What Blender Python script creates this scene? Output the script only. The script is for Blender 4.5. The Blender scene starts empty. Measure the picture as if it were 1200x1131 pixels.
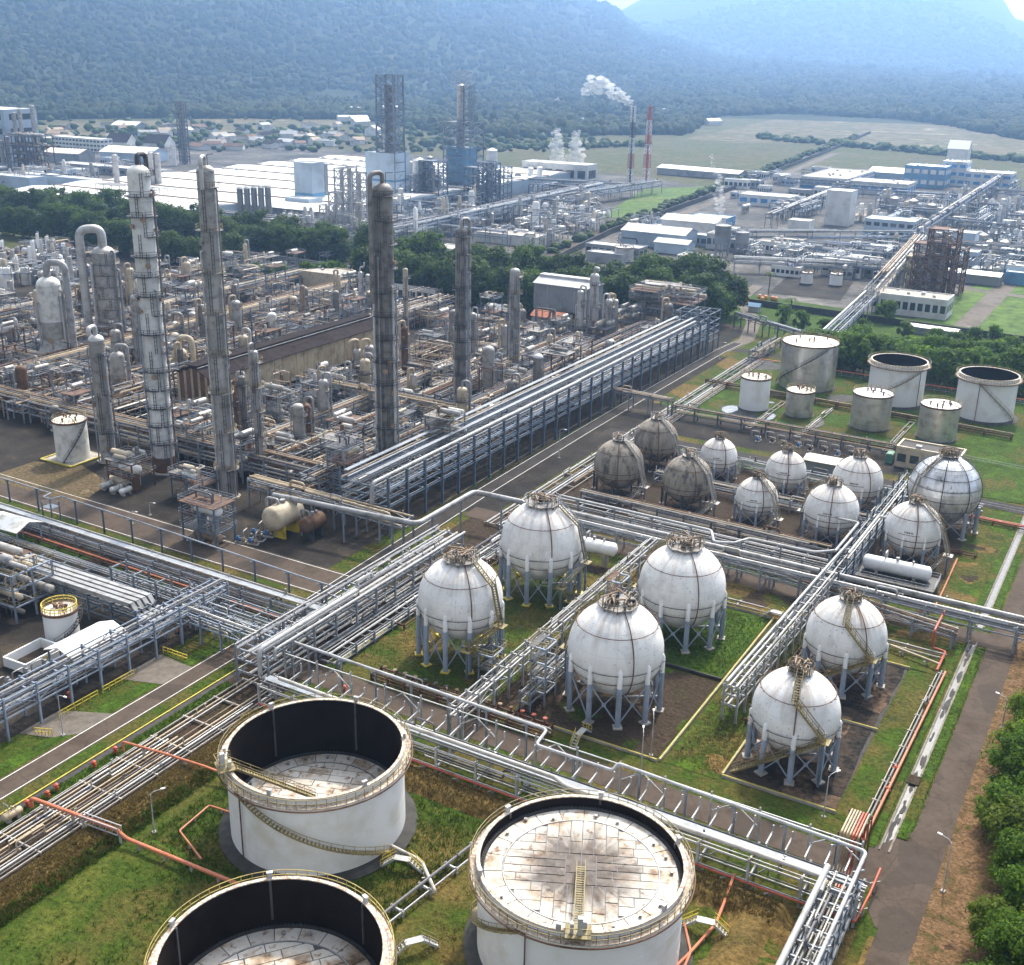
import bpy, math, random
from mathutils import Vector, Matrix, Quaternion, noise
rnd = random.Random(7)
SC = bpy.context.scene
COL = SC.collection
# ------------------------------------------------------------------ camera
CAM_H = 90.0; FPX = 1356.1
PITCH, ROLL, YAW = math.radians(20.448), math.radians(-1.1076), math.radians(29.552)
_hd = Vector((-math.sin(YAW), math.cos(YAW), 0)); _rt = Vector((math.cos(YAW), math.sin(YAW), 0))
_fw = _hd * math.cos(PITCH) + Vector((0, 0, -math.sin(PITCH))); _dn = _fw.cross(_rt)
CR = _rt * math.cos(ROLL) + _dn * math.sin(ROLL); CD = _dn * math.cos(ROLL) - _rt * math.sin(ROLL)
CPOS = Vector((0, 0, CAM_H))
cam = bpy.data.cameras.new('camera'); camo = bpy.data.objects.new('camera', cam); COL.objects.link(camo)
camo.matrix_world = Matrix(((CR.x, -CD.x, -_fw.x, 0), (CR.y, -CD.y, -_fw.y, 0), (CR.z, -CD.z, -_fw.z, CAM_H), (0, 0, 0, 1)))
cam.sensor_fit = 'HORIZONTAL'; cam.sensor_width = 36.0; cam.lens = FPX / 1200 * 36
cam.clip_start = 1.0; cam.clip_end = 30000.0
SC.camera = camo
# ------------------------------------------------------------------ sky, sun, exposure
SUN_EL, SUN_AZ = math.radians(50), math.radians(-8)      # azimuth measured from +Y towards +X
w = bpy.data.worlds.new('World'); SC.world = w; w.use_nodes = True
wn = w.node_tree.nodes; wl = w.node_tree.links
bg = wn['Background']; sky = wn.new('ShaderNodeTexSky'); sky.sky_type = 'NISHITA'; sky.sun_disc = False
sky.sun_elevation = SUN_EL; sky.sun_rotation = SUN_AZ
sky.air_density = 0.6; sky.dust_density = 4.0; sky.ozone_density = 0.4; sky.altitude = 50
hs = wn.new('ShaderNodeHueSaturation'); hs.inputs['Saturation'].default_value = 0.22      # milky, hazy sky
wl.new(sky.outputs[0], hs.inputs['Color']); wl.new(hs.outputs[0], bg.inputs[0]); bg.inputs[1].default_value = 0.15
sun = bpy.data.lights.new('sun', 'SUN'); suno = bpy.data.objects.new('sun', sun); COL.objects.link(suno)
sun.energy = 2.1; sun.angle = math.radians(3.0); sun.color = (1.0, 0.89, 0.71)
_sd = Vector((math.sin(SUN_AZ) * math.cos(SUN_EL), math.cos(SUN_AZ) * math.cos(SUN_EL), math.sin(SUN_EL)))
suno.rotation_mode = 'QUATERNION'; suno.rotation_quaternion = _sd.to_track_quat('Z', 'Y'); suno.location = (0, 0, 400)
SC.view_settings.view_transform = 'Standard'; SC.view_settings.look = 'None'; SC.view_settings.gamma = 1
SC.view_settings.use_curve_mapping = False; SC.view_settings.exposure = 1.44
SC.render.engine = 'CYCLES'
cy = SC.cycles
cy.max_bounces = 5; cy.diffuse_bounces = 2; cy.glossy_bounces = 2; cy.transmission_bounces = 2; cy.volume_bounces = 1; cy.transparent_max_bounces = 4
cy.caustics_reflective = False; cy.caustics_refractive = False
cy.use_denoising = True
try: cy.denoiser = 'OPENIMAGEDENOISE'; cy.denoising_prefilter = 'ACCURATE'
except Exception: pass
cy.use_adaptive_sampling = True; cy.adaptive_threshold = 0.01; cy.sample_clamp_indirect = 6.0
cy.volume_step_rate = 4.0

# ------------------------------------------------------------------ survey helper: ground position of a sighted point at height z
def P(x, y, z=0.0):
    d = CR * (x - 600) + CD * (y - 565.5) + _fw * FPX
    return CPOS + d * ((z - CAM_H) / d.z)
def pxl(p):
    q = Vector(p) - CPOS; k = q.dot(_fw)
    return 600 + FPX * q.dot(CR) / k, 565.5 + FPX * q.dot(CD) / k
def hgt(y, b):                       # height above ground point b whose sight line passes image row y
    lo, hi = -5.0, 400.0
    for _ in range(40):
        m = (lo + hi) / 2
        if pxl((b[0], b[1], m))[1] > y: lo = m
        else: hi = m
    return lo
# ------------------------------------------------------------------ materials
MATS = {}
def _nt(name):
    m = bpy.data.materials.new(name); m.use_nodes = True
    nt = m.node_tree; b = nt.nodes['Principled BSDF']
    return m, nt, b
def _noise(nt, pos, scale, detail=3.0, rough=0.55, stretch=None):
    n = nt.nodes.new('ShaderNodeTexNoise'); n.inputs['Scale'].default_value = scale
    n.inputs['Detail'].default_value = detail; n.inputs['Roughness'].default_value = rough
    src = pos
    if stretch:
        mp = nt.nodes.new('ShaderNodeMapping'); mp.inputs['Scale'].default_value = stretch
        nt.links.new(pos, mp.inputs[0]); src = mp.outputs[0]
    nt.links.new(src, n.inputs['Vector'])
    return n.outputs[0]
def _ramp(nt, fac, stops):
    r = nt.nodes.new('ShaderNodeValToRGB'); e = r.color_ramp.elements
    while len(e) < len(stops): e.new(0.5)
    for i, (p, c) in enumerate(stops):
        e[i].position = p; e[i].color = (c[0], c[1], c[2], 1) if hasattr(c, '__len__') else (c, c, c, 1)
    nt.links.new(fac, r.inputs[0]); return r.outputs[0]
def _mix(nt, fac, a, b):
    m = nt.nodes.new('ShaderNodeMix'); m.data_type = 'RGBA'
    def put(s, v):
        if hasattr(v, 'links'): nt.links.new(v, s)
        elif hasattr(v, '__len__'): s.default_value = (v[0], v[1], v[2], 1)
        else: s.default_value = v
    put(m.inputs[0], fac); put(m.inputs[6], a); put(m.inputs[7], b)
    return m.outputs[2]
def _bump(nt, b, h, strength, dist):
    u = nt.nodes.new('ShaderNodeBump'); u.inputs['Strength'].default_value = strength; u.inputs['Distance'].default_value = dist
    nt.links.new(h, u.inputs['Height']); nt.links.new(u.outputs[0], b.inputs['Normal'])
RUST = (0.16, 0.065, 0.025)
def metal(name, col, rust=0.3, rough=0.55, met=0.0, rustcol=RUST, scale=0.6, streak=True, var=0.10, dirt=0.25, spec=0.4):
    """weathered painted or bare metal: tone patches, rust blooms and runs, a different tone on every object"""
    if name in MATS: return MATS[name]
    m, nt, b = _nt(name); g = nt.nodes.new('ShaderNodeNewGeometry'); pos = g.outputs['Position']
    oi = nt.nodes.new('ShaderNodeObjectInfo')
    n1 = _noise(nt, pos, scale, 4)
    dk = tuple(c * (1 - dirt * 1.6) * k for c, k in zip(col, (1.0, 0.95, 0.88))); lt = tuple(min(c * (1 + dirt * 0.25), 0.85) for c in col)
    c = _ramp(nt, n1, [(0.3, dk), (0.5, col), (0.72, lt)])
    hv = nt.nodes.new('ShaderNodeHueSaturation'); mr = nt.nodes.new('ShaderNodeMapRange')
    mr.inputs[3].default_value = 1 - var * 1.6; mr.inputs[4].default_value = 1 + var
    nt.links.new(oi.outputs['Random'], mr.inputs[0]); nt.links.new(mr.outputs[0], hv.inputs['Value']); nt.links.new(c, hv.inputs['Color'])
    c = hv.outputs[0]
    if rust > 0:
        n2 = _noise(nt, pos, scale * 2.2, 5, 0.65, (1, 1, 0.22) if streak else None)
        lo = 0.74 - 0.34 * rust
        f = _ramp(nt, n2, [(lo, 0.0), (min(lo + 0.22, 0.99), min(1.0, 0.5 + rust * 0.45))])
        c = _mix(nt, f, c, rustcol)
    nt.links.new(c, b.inputs['Base Color'])
    b.inputs['Roughness'].default_value = rough; b.inputs['Metallic'].default_value = met; b.inputs['Specular IOR Level'].default_value = spec
    MATS[name] = m; return m
def flat(name, col, rough=0.8, noise_amt=0.18, scale=0.5, bump=0.0, bscale=6.0, col2=None, mid=(0.35, 0.65), detail=5):
    if name in MATS: return MATS[name]
    m, nt, b = _nt(name); g = nt.nodes.new('ShaderNodeNewGeometry'); pos = g.outputs['Position']
    n1 = _noise(nt, pos, scale, detail, 0.6)
    a = tuple(c * (1 - noise_amt) for c in col); z = col2 or tuple(c * (1 + noise_amt) for c in col)
    nt.links.new(_ramp(nt, n1, [(mid[0], a), (mid[1], z)]), b.inputs['Base Color'])
    b.inputs['Roughness'].default_value = rough
    if bump: _bump(nt, b, _noise(nt, pos, bscale, 3), bump, 0.15)
    MATS[name] = m; return m
M = {}
M['white'] = metal('white_paint', (0.74, 0.74, 0.73), 0.10, 0.45, dirt=0.10, scale=0.25, var=0.03)
M['sphere'] = metal('sphere_white_paint', (0.72, 0.72, 0.70), 0.02, 0.42, dirt=0.14, scale=0.35, var=0.03)
def sphere_paint(name, base, runs):
    m, nt, b = _nt(name); g = nt.nodes.new('ShaderNodeNewGeometry'); sp = nt.nodes.new('ShaderNodeSeparateXYZ'); nt.links.new(g.outputs['Normal'], sp.inputs[0]); oi = nt.nodes.new('ShaderNodeObjectInfo')
    def mth(op, a, b_=None):
        k = nt.nodes.new('ShaderNodeMath'); k.operation = op
        for i, v in enumerate((a, b_)):
            if v is None: continue
            if hasattr(v, 'links'): nt.links.new(v, k.inputs[i])
            else: k.inputs[i].default_value = v
        return k.outputs[0]
    az = mth('ARCTAN2', sp.outputs[1], sp.outputs[0]); el = mth('ARCSINE', sp.outputs[2])
    def seam(v, n, wd):
        f = mth('FRACT', mth('MULTIPLY', v, n)); return mth('LESS_THAN', mth('ABSOLUTE', mth('SUBTRACT', f, .5)), wd)
    sm_ = mth('MAXIMUM', seam(az, 14 / (2*math.pi), .011), seam(el, 2.1, .010))
    cb = nt.nodes.new('ShaderNodeCombineXYZ'); nt.links.new(mth('MULTIPLY', az, 7.0), cb.inputs[0]); nt.links.new(mth('MULTIPLY', el, .55), cb.inputs[1]); nt.links.new(mth('MULTIPLY', oi.outputs['Random'], 40.0), cb.inputs[2])
    n1 = _noise(nt, cb.outputs[0], 1.0, 5, .62)
    low = _noise(nt, g.outputs['Position'], .45, 4, .6); sk = _noise(nt, g.outputs['Position'], 2.6, 2, .5)
    c = _ramp(nt, low, [(.3, tuple(k*.76 for k in base)), (.5, base), (.7, tuple(min(.8, k*1.04) for k in base))])
    pv = nt.nodes.new('ShaderNodeTexVoronoi'); pv.inputs['Scale'].default_value = .23; nt.links.new(g.outputs['Position'], pv.inputs['Vector']); ps = nt.nodes.new('ShaderNodeSeparateColor'); nt.links.new(pv.outputs['Color'], ps.inputs[0])
    c = _mix(nt, _ramp(nt, ps.outputs[0], [(.62, 0), (.66, .30)]), c, tuple(k*.80 for k in base)); c = _mix(nt, _ramp(nt, ps.outputs[1], [(.74, 0), (.78, .5)]), c, (.78, .77, .75))
    mr = nt.nodes.new('ShaderNodeMapRange'); nt.links.new(sp.outputs[2], mr.inputs[0]); mr.inputs[1].default_value = .25; mr.inputs[2].default_value = .95
    c = _mix(nt, mth('MULTIPLY', mr.outputs[0], _ramp(nt, n1, [(.46, 0), (.66, runs)])), c, (0.30, 0.19, 0.11))
    c = _mix(nt, _ramp(nt, n1, [(.60, 0), (.80, .35)]), c, (0.42, 0.38, 0.32))
    c = _mix(nt, _ramp(nt, sk, [(.66, 0), (.72, .65)]), c, (0.22, 0.18, 0.15))
    c = _mix(nt, mth('MULTIPLY', sm_, .35), c, (0.36, 0.35, 0.33))
    nt.links.new(c, b.inputs['Base Color']); b.inputs['Roughness'].default_value = .5; b.inputs['Specular IOR Level'].default_value = .3
    return m
M['sphere'] = sphere_paint('sphere_white_paint', (0.72, 0.71, 0.68), .55)
M['sphererust'] = sphere_paint('sphere_rust_crowned_paint', (0.70, 0.69, 0.66), .95)
M['whiteold'] = metal('old_white_paint', (0.62, 0.61, 0.57), 0.34, 0.55, dirt=0.25, scale=0.5)
M['steel'] = metal('galvanised_steel', (0.25, 0.275, 0.31), 0.16, 0.5, dirt=0.2)
M['blue'] = metal('blue_grey_steel', (0.125, 0.165, 0.215), 0.14, 0.55, dirt=0.2)
M['leg'] = metal('grey_blue_leg_paint', (0.27, 0.32, 0.40), 0.06, 0.5, dirt=0.15)
M['ltsteel'] = metal('pale_steel', (0.40, 0.405, 0.41), 0.2, 0.5, dirt=0.2)
M['silver'] = metal('aluminium_jacket', (0.47, 0.465, 0.455), 0.12, 0.45, 0.35, dirt=0.25, scale=0.4)
M['pipe'] = metal('grey_pipe', (0.30, 0.30, 0.30), 0.2, 0.5, 0.2, dirt=0.3)
M['pipew'] = metal('pale_pipe', (0.44, 0.42, 0.385), 0.28, 0.5, 0.0, dirt=0.25)
M['pipeb'] = metal('brown_pipe', (0.28, 0.20, 0.13), 0.45, 0.65, dirt=0.3)
M['piped'] = metal('dark_pipe', (0.10, 0.10, 0.11), 0.25, 0.55, dirt=0.3)
M['pipec'] = metal('cream_pipe', (0.40, 0.315, 0.21), 0.4, 0.55, dirt=0.2)
M['red'] = metal('red_fire_paint', (0.45, 0.085, 0.045), 0.12, 0.5, dirt=0.2)
M['orange'] = metal('faded_orange_paint', (0.52, 0.17, 0.085), 0.15, 0.5, dirt=0.2)
M['railyellow'] = metal('dirty_yellow_rail', (0.36, 0.28, 0.075), 0.35, 0.6, dirt=0.3)
M['yellow'] = metal('yellow_paint', (0.62, 0.47, 0.05), 0.28, 0.5, dirt=0.25)
M['olive'] = metal('weathered_yellow_rail', (0.25, 0.20, 0.085), 0.4, 0.6, dirt=0.3)
M['rust'] = metal('rusted_steel', (0.135, 0.072, 0.042), 0.5, 0.8, dirt=0.3, rustcol=(0.09, 0.04, 0.02))
M['dark'] = metal('dark_steel', (0.055, 0.055, 0.06), 0.3, 0.6, dirt=0.3)
M['colwhite'] = metal('white_column_paint', (0.66, 0.66, 0.64), 0.08, 0.5, dirt=0.14, scale=0.8, rustcol=(0.12, 0.08, 0.055))
M['column'] = metal('grey_column_jacket', (0.37, 0.36, 0.35), 0.36, 0.45, 0.3, dirt=0.3, rustcol=(0.10, 0.07, 0.045))
M['columnd'] = metal('dark_column_jacket', (0.20, 0.185, 0.17), 0.5, 0.6, 0.15, dirt=0.35, rustcol=(0.05, 0.035, 0.025))
M['cream'] = metal('cream_vessel_paint', (0.50, 0.42, 0.30), 0.4, 0.55, dirt=0.2)
M['vessel'] = metal('grey_vessel', (0.33, 0.315, 0.29), 0.3, 0.5, 0.2, dirt=0.3)
M['bluev'] = metal('blue_machine_paint', (0.05, 0.13, 0.28), 0.1, 0.5)
M['green'] = metal('green_cabinet_paint', (0.08, 0.20, 0.14), 0.1, 0.5)
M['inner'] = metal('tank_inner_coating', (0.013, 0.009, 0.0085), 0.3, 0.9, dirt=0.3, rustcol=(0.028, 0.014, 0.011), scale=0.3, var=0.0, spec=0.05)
M['concrete'] = flat('concrete', (0.34, 0.31, 0.27), 0.9, 0.25, 0.6)
M['found'] = flat('dark_foundation', (0.035, 0.033, 0.03), 0.9, 0.4, 0.8)
M['wroof'] = metal('white_sheet_roof', (0.70, 0.70, 0.69), 0.04, 0.5, dirt=0.08, scale=0.08, var=0.03)
M['wall'] = metal('pale_wall', (0.58, 0.58, 0.56), 0.05, 0.7, dirt=0.15, scale=0.2)
M['bluewall'] = metal('blue_cladding', (0.10, 0.25, 0.42), 0.04, 0.6, dirt=0.2, scale=0.1)
M['palewall'] = metal('pale_blue_cladding', (0.36, 0.44, 0.52), 0.05, 0.6, dirt=0.15, scale=0.1)
M['greywall'] = metal('grey_cladding', (0.24, 0.25, 0.26), 0.08, 0.6, dirt=0.2, scale=0.2)
M['window'] = flat('window_glass', (0.03, 0.045, 0.06), 0.12, 0.2)
M['redroof'] = flat('red_tile_roof', (0.38, 0.13, 0.07), 0.8, 0.25, 1.0)
M['darkroof'] = metal('dark_sheet_roof', (0.035, 0.027, 0.026), 0.2, 0.95, dirt=0.3, rustcol=(0.06, 0.035, 0.028), spec=0.05)
M['clad'] = metal('rusty_tan_cladding', (0.42, 0.34, 0.22), 0.55, 0.7, dirt=0.3, rustcol=(0.15, 0.065, 0.025), scale=0.35)
M['bitumen'] = flat('bitumen_roof', (0.06, 0.055, 0.05), 0.9, 0.3, 0.3)
M['line'] = flat('road_line_paint', (0.62, 0.62, 0.58), 0.7, 0.15, 2.0)
M['yline'] = flat('yellow_kerb_paint', (0.42, 0.35, 0.04), 0.7, 0.25, 1.5)
# ------------------------------------------------------------------ mesh builder
def _basis(d):
    d = d.normalized(); a = Vector((0, 0, 1)) if abs(d.z) < 0.9 else Vector((1, 0, 0))
    u = d.cross(a).normalized(); return u, u.cross(d).normalized()
class MB:
    def __init__(s): s.v = []; s.f = []
    def box(s, a, b):
        n = len(s.v); x0, y0, z0 = a; x1, y1, z1 = b
        s.v += [(x0,y0,z0),(x1,y0,z0),(x1,y1,z0),(x0,y1,z0),(x0,y0,z1),(x1,y0,z1),(x1,y1,z1),(x0,y1,z1)]
        s.f += [(n,n+3,n+2,n+1),(n+4,n+5,n+6,n+7),(n,n+1,n+5,n+4),(n+1,n+2,n+6,n+5),(n+2,n+3,n+7,n+6),(n+3,n,n+4,n+7)]
        return s
    def cbox(s, c, sx, sy, sz): return s.box((c[0]-sx/2, c[1]-sy/2, c[2]), (c[0]+sx/2, c[1]+sy/2, c[2]+sz))
    def bar(s, a, b, w, h=None):
        a = Vector(a); b = Vector(b); d = b - a
        if d.length < 1e-6: return s
        h = h or w; u, v = _basis(d); u = u * w / 2; v = v * h / 2; n = len(s.v)
        for p in (a, b):
            for q in (-u - v, u - v, u + v, -u + v): s.v.append(tuple(p + q))
        s.f += [(n,n+1,n+2,n+3),(n+7,n+6,n+5,n+4),(n,n+4,n+5,n+1),(n+1,n+5,n+6,n+2),(n+2,n+6,n+7,n+3),(n+3,n+7,n+4,n)]
        return s
    def tube(s, pts, r, n=6, bend=3.0, steps=3):
        pts = [Vector(p) for p in pts]
        out = [pts[0]]
        for i in range(1, len(pts) - 1):
            p0, p, p1 = pts[i-1], pts[i], pts[i+1]; a = (p0 - p); c = (p1 - p)
            if a.length < 1e-6 or c.length < 1e-6: continue
            k = min(r * bend, a.length * 0.45, c.length * 0.45); A = p + a.normalized() * k; B = p + c.normalized() * k
            if a.angle(c) > 3.05: out.append(p); continue
            for t in range(steps + 1):
                q = t / steps; out.append(A * (1-q) * (1-q) + p * 2 * q * (1-q) + B * q * q)
        out.append(pts[-1])
        d = (out[1] - out[0]).normalized(); u, v = _basis(d); base = len(s.v); m = len(out)
        for i, p in enumerate(out):
            d2 = (out[min(i+1, m-1)] - out[max(i-1, 0)])
            if d2.length > 1e-9:
                d2.normalize(); u = (u - d2 * u.dot(d2)); u = u.normalized() if u.length > 1e-6 else _basis(d2)[0]; v = d2.cross(u)
            for k in range(n):
                t = 2 * math.pi * k / n; s.v.append(tuple(p + u * (r * math.cos(t)) + v * (r * math.sin(t))))
        for i in range(m - 1):
            for k in range(n):
                a = base + i*n + k; b = base + i*n + (k+1) % n; s.f.append((a, b, b + n, a + n))
        s.f.append(tuple(base + k for k in range(n-1, -1, -1))); s.f.append(tuple(base + (m-1)*n + k for k in range(n)))
        return s
    def flanges(s, a, b, r, rr, k):
        a = Vector(a); b = Vector(b); d = b - a
        for _ in range(k):
            q = a + d * rr.random(); e = d.normalized() * .12; s.cyl(q - e, q + e, r * 1.55, 7)
            if rr.random() < .35: s.bar(q, q + Vector((0, 0, r + .55)), .09); s.bar(q + Vector((-.18, 0, r + .5)), q + Vector((.18, 0, r + .5)), .12)
        return s
    def lathe(s, prof, n=24, c=(0, 0, 0), axis=None, a0=0.0, a1=2*math.pi, close=True):
        """prof: (radius, height) pairs from bottom to top; axis: direction of the height (default up)"""
        full = abs(a1 - a0 - 2*math.pi) < 1e-6; m = n if full else n + 1
        C = Vector(c); ax = Vector(axis).normalized() if axis else Vector((0, 0, 1))
        if axis: u, v = _basis(ax); v = ax.cross(u)
        else: u, v = Vector((1,0,0)), Vector((0,1,0))
        base = len(s.v)
        for r, z in prof:
            for k in range(m):
                t = a0 + (a1 - a0) * k / n
                s.v.append(tuple(C + ax * z + u * (r * math.cos(t)) + v * (r * math.sin(t))))
        for i in range(len(prof) - 1):
            for k in range(n):
                a = base + i*m + k; b = base + i*m + (k+1) % m
                s.f.append((a, b, b + m, a + m))
        if full and close:
            if prof[0][0] > 1e-6: s.f.append(tuple(base + k for k in range(n-1, -1, -1)))
            if prof[-1][0] > 1e-6: s.f.append(tuple(base + (len(prof)-1)*m + k for k in range(n)))
        return s
    def cyl(s, a, b, r, n=12):
        a = Vector(a); b = Vector(b); L = (b - a).length
        return s.lathe([(r, 0), (r, L)], n, a, axis=(b - a))
    def prism(s, poly, z0, z1):
        n = len(s.v); m = len(poly)
        s.v += [(x, y, z0) for x, y in poly] + [(x, y, z1) for x, y in poly]
        s.f.append(tuple(n + i for i in range(m-1, -1, -1))); s.f.append(tuple(n + m + i for i in range(m)))
        for i in range(m): j = (i+1) % m; s.f.append((n+i, n+j, n+m+j, n+m+i))
        return s
    def sheet(s, poly, z):
        n = len(s.v); s.v += [(x, y, z) for x, y in poly]; s.f.append(tuple(range(n, n + len(poly)))); return s
    def mesh(s, name, mat, angle=40, smooth=True):
        me = bpy.data.meshes.new(name); me.from_pydata(s.v, [], s.f); me.update()
        if mat is not None: me.materials.append(mat)
        if smooth and len(s.f) > 6:
            me.shade_smooth(); me.set_sharp_from_angle(angle=math.radians(angle))
        return me
    def build(s, name, mat, parent=None, loc=None, smooth=True, **props):
        o = bpy.data.objects.new(name, s.mesh(name, mat, smooth=smooth)); COL.objects.link(o)
        if parent is not None: o.parent = parent
        if loc is not None: o.location = loc
        for k, v in props.items(): o[k] = v
        return o
def inst(name, me, parent=None, loc=(0,0,0), rz=0.0, scale=None, quat=None):
    o = bpy.data.objects.new(name, me); COL.objects.link(o); o.location = loc
    if quat is not None: o.rotation_mode = 'QUATERNION'; o.rotation_quaternion = quat
    elif rz: o.rotation_euler = (0, 0, rz)
    if scale is not None: o.scale = scale
    if parent is not None: o.parent = parent
    return o
_UM = {}
def unit(kind, mat):
    k = (kind, mat.name)
    if k not in _UM:
        b = MB()
        if kind == 'box': b.box((-.5, -.5, 0), (.5, .5, 1))
        elif kind == 'hbeam':
            b.box((-.5, -.5, 0), (.5, -.36, 1)); b.box((-.5, .36, 0), (.5, .5, 1)); b.box((-.09, -.357, 0), (.09, .357, 1))
        elif kind == 'cyl': b.lathe([(.5, 0), (.5, 1)], 8)
        elif kind == 'cyl16': b.lathe([(.5, 0), (.5, 1)], 16)
        _UM[k] = b.mesh(kind, mat)
    return _UM[k]
def piece(name, mat, parent, a, b, w, h=None, kind='box'):
    """one straight member between two points, sharing a unit mesh"""
    a = Vector(a); b = Vector(b); d = b - a; L = d.length
    q = None
    if abs(d.x) > 1e-6 or abs(d.y) > 1e-6:
        x, y = _basis(d); z = d.normalized()
        q = Matrix((( -x.x, y.x, z.x), (-x.y, y.y, z.y), (-x.z, y.z, z.z))).to_quaternion()
    return inst(name, unit(kind, mat), parent, a, scale=(w, h or w, L), quat=q)
def thing(name, label, cat, loc=(0,0,0), rz=0.0, group=None):
    o = bpy.data.objects.new(name, None); COL.objects.link(o); o.location = loc; o.rotation_euler = (0, 0, rz)
    o.empty_display_size = 0.5; o['category'] = cat
    if label: o['label'] = label
    if group: o['group'] = group
    return o
def tag(o, label, cat, group=None):
    o['label'] = label; o['category'] = cat
    if group: o['group'] = group
    return o
def struct(o, kind='structure'): o['kind'] = kind; return o
KIDS = {}
def copy_thing(root, loc, rz=0.0, label=None, group=None, scale=None):
    if root.name not in KIDS:
        ch = {}
        for o in root.children_recursive: ch.setdefault(o.parent.name, []).append(o)
        KIDS[root.name] = ch
    ch = KIDS[root.name]
    def cp(o, par):
        c = o.copy(); COL.objects.link(c)
        if par is not None: c.parent = par
        for k in ch.get(o.name, ()): cp(k, c)
        return c
    r = cp(root, None); r.location = loc; r.rotation_euler = (0, 0, rz)
    if label: r['label'] = label
    if group: r['group'] = group
    if scale: r.scale = scale
    return r
# labels that single out by the nearest landmark; filled in at the end
LAND = []            # (phrase, x, y in the frame)
AUTO = []            # (object, base description)
def land(phrase, x, y): LAND.append((phrase, x, y))
def auto(o, base, at=None): AUTO.append((o, base, pxl(at or o.location))); return o
ORD = ['', 'second ', 'third ', 'fourth ', 'fifth ', 'sixth ', 'seventh ', 'eighth ', 'ninth ', 'tenth ', 'eleventh ', 'twelfth ']
def finish_labels():
    groups = {}
    for o, base, (x, y) in AUTO:
        d, ph, lx, ly = min(((lx-x)**2 + (ly-y)**2, ph, lx, ly) for ph, lx, ly in LAND)
        dx, dy = x - lx, y - ly
        rel = ('right of' if dx > 0 else 'left of') if abs(dx) > abs(dy) else ('in front of' if dy > 0 else 'behind')
        groups.setdefault((base, rel, ph), []).append((d, o))
    for (base, rel, ph), lst in groups.items():
        lst.sort(key=lambda t: t[0])
        for i, (d, o) in enumerate(lst):
            lab = f'{base} {rel} the {ph}'
            if len(lst) > 1: lab += f', {ORD[i]}nearest to it' if i < len(ORD) else f', {i+1}th nearest to it'
            o['label'] = lab
# ================================================================== GROUND
def grass_mat(name, cols, scale=0.10, fine=1.6, bump=0.9, rough=0.95, con=1.0):
    m, nt, b = _nt(name); g = nt.nodes.new('ShaderNodeNewGeometry'); pos = g.outputs['Position']
    n1 = _noise(nt, pos, scale, 6, 0.62); n2 = _noise(nt, pos, fine, 4, 0.7)
    c = _ramp(nt, n1, [(0.30, cols[0]), (0.43, cols[1]), (0.56, cols[2]), (0.70, cols[3])])
    k = _ramp(nt, n2, [(0.28, 1 - .65*con), (0.5, 1 - .05*con), (0.75, 1 + .5*con)])
    mm = nt.nodes.new('ShaderNodeMix'); mm.data_type = 'RGBA'; mm.blend_type = 'MULTIPLY'; mm.inputs[0].default_value = 1.0
    nt.links.new(c, mm.inputs[6]); nt.links.new(k, mm.inputs[7]); nt.links.new(mm.outputs[2], b.inputs['Base Color'])
    b.inputs['Roughness'].default_value = rough; b.inputs['Specular IOR Level'].default_value = 0.1
    if bump: _bump(nt, b, n2, bump, 0.35)
    return m
G_DRY, G_OLV, G_GRN, G_BRT = (0.15, 0.10, 0.033), (0.085, 0.075, 0.018), (0.038, 0.065, 0.007), (0.07, 0.12, 0.010)
M['grass'] = grass_mat('green_grass', [(0.035, 0.05, 0.012), G_OLV, G_GRN, G_BRT], 0.12)
M['grassb'] = grass_mat('lush_grass', [(0.025, 0.045, 0.006), G_GRN, (0.045, 0.085, 0.009), G_BRT], 0.25)
M['grassd'] = grass_mat('dry_grass', [(0.08, 0.05, 0.02), G_DRY, (0.12, 0.085, 0.03), G_OLV], 0.16)
M['grassm'] = grass_mat('mixed_grass', [G_DRY, G_OLV, G_GRN, (0.10, 0.105, 0.02)], 0.09)
M['litter'] = grass_mat('leaf_litter', [(0.06, 0.035, 0.02), (0.19, 0.115, 0.06), (0.12, 0.075, 0.035), (0.06, 0.07, 0.02)], 0.5, 2.5)
M['plain'] = grass_mat('plain_ground', [(0.05, 0.055, 0.022), (0.085, 0.078, 0.038), (0.06, 0.07, 0.022), (0.12, 0.10, 0.06)], 0.012, 0.16, 0.0)
M['plaindry'] = grass_mat('dry_field', [(0.075, 0.075, 0.035), (0.14, 0.115, 0.07), (0.08, 0.08, 0.035), (0.34, 0.28, 0.20)], 0.014, 0.08, 0.0)
M['plaingrn'] = grass_mat('green_field', [(0.06, 0.09, 0.025), (0.075, 0.12, 0.03), (0.085, 0.14, 0.03), (0.12, 0.14, 0.05)], 0.02, 0.2, 0.0)
M['asphalt'] = grass_mat('worn_asphalt', [(0.052, 0.038, 0.029), (0.072, 0.054, 0.042), (0.086, 0.066, 0.052), (0.062, 0.047, 0.037)], 0.16, 0.9, 0.1, 0.9, .28)
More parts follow.
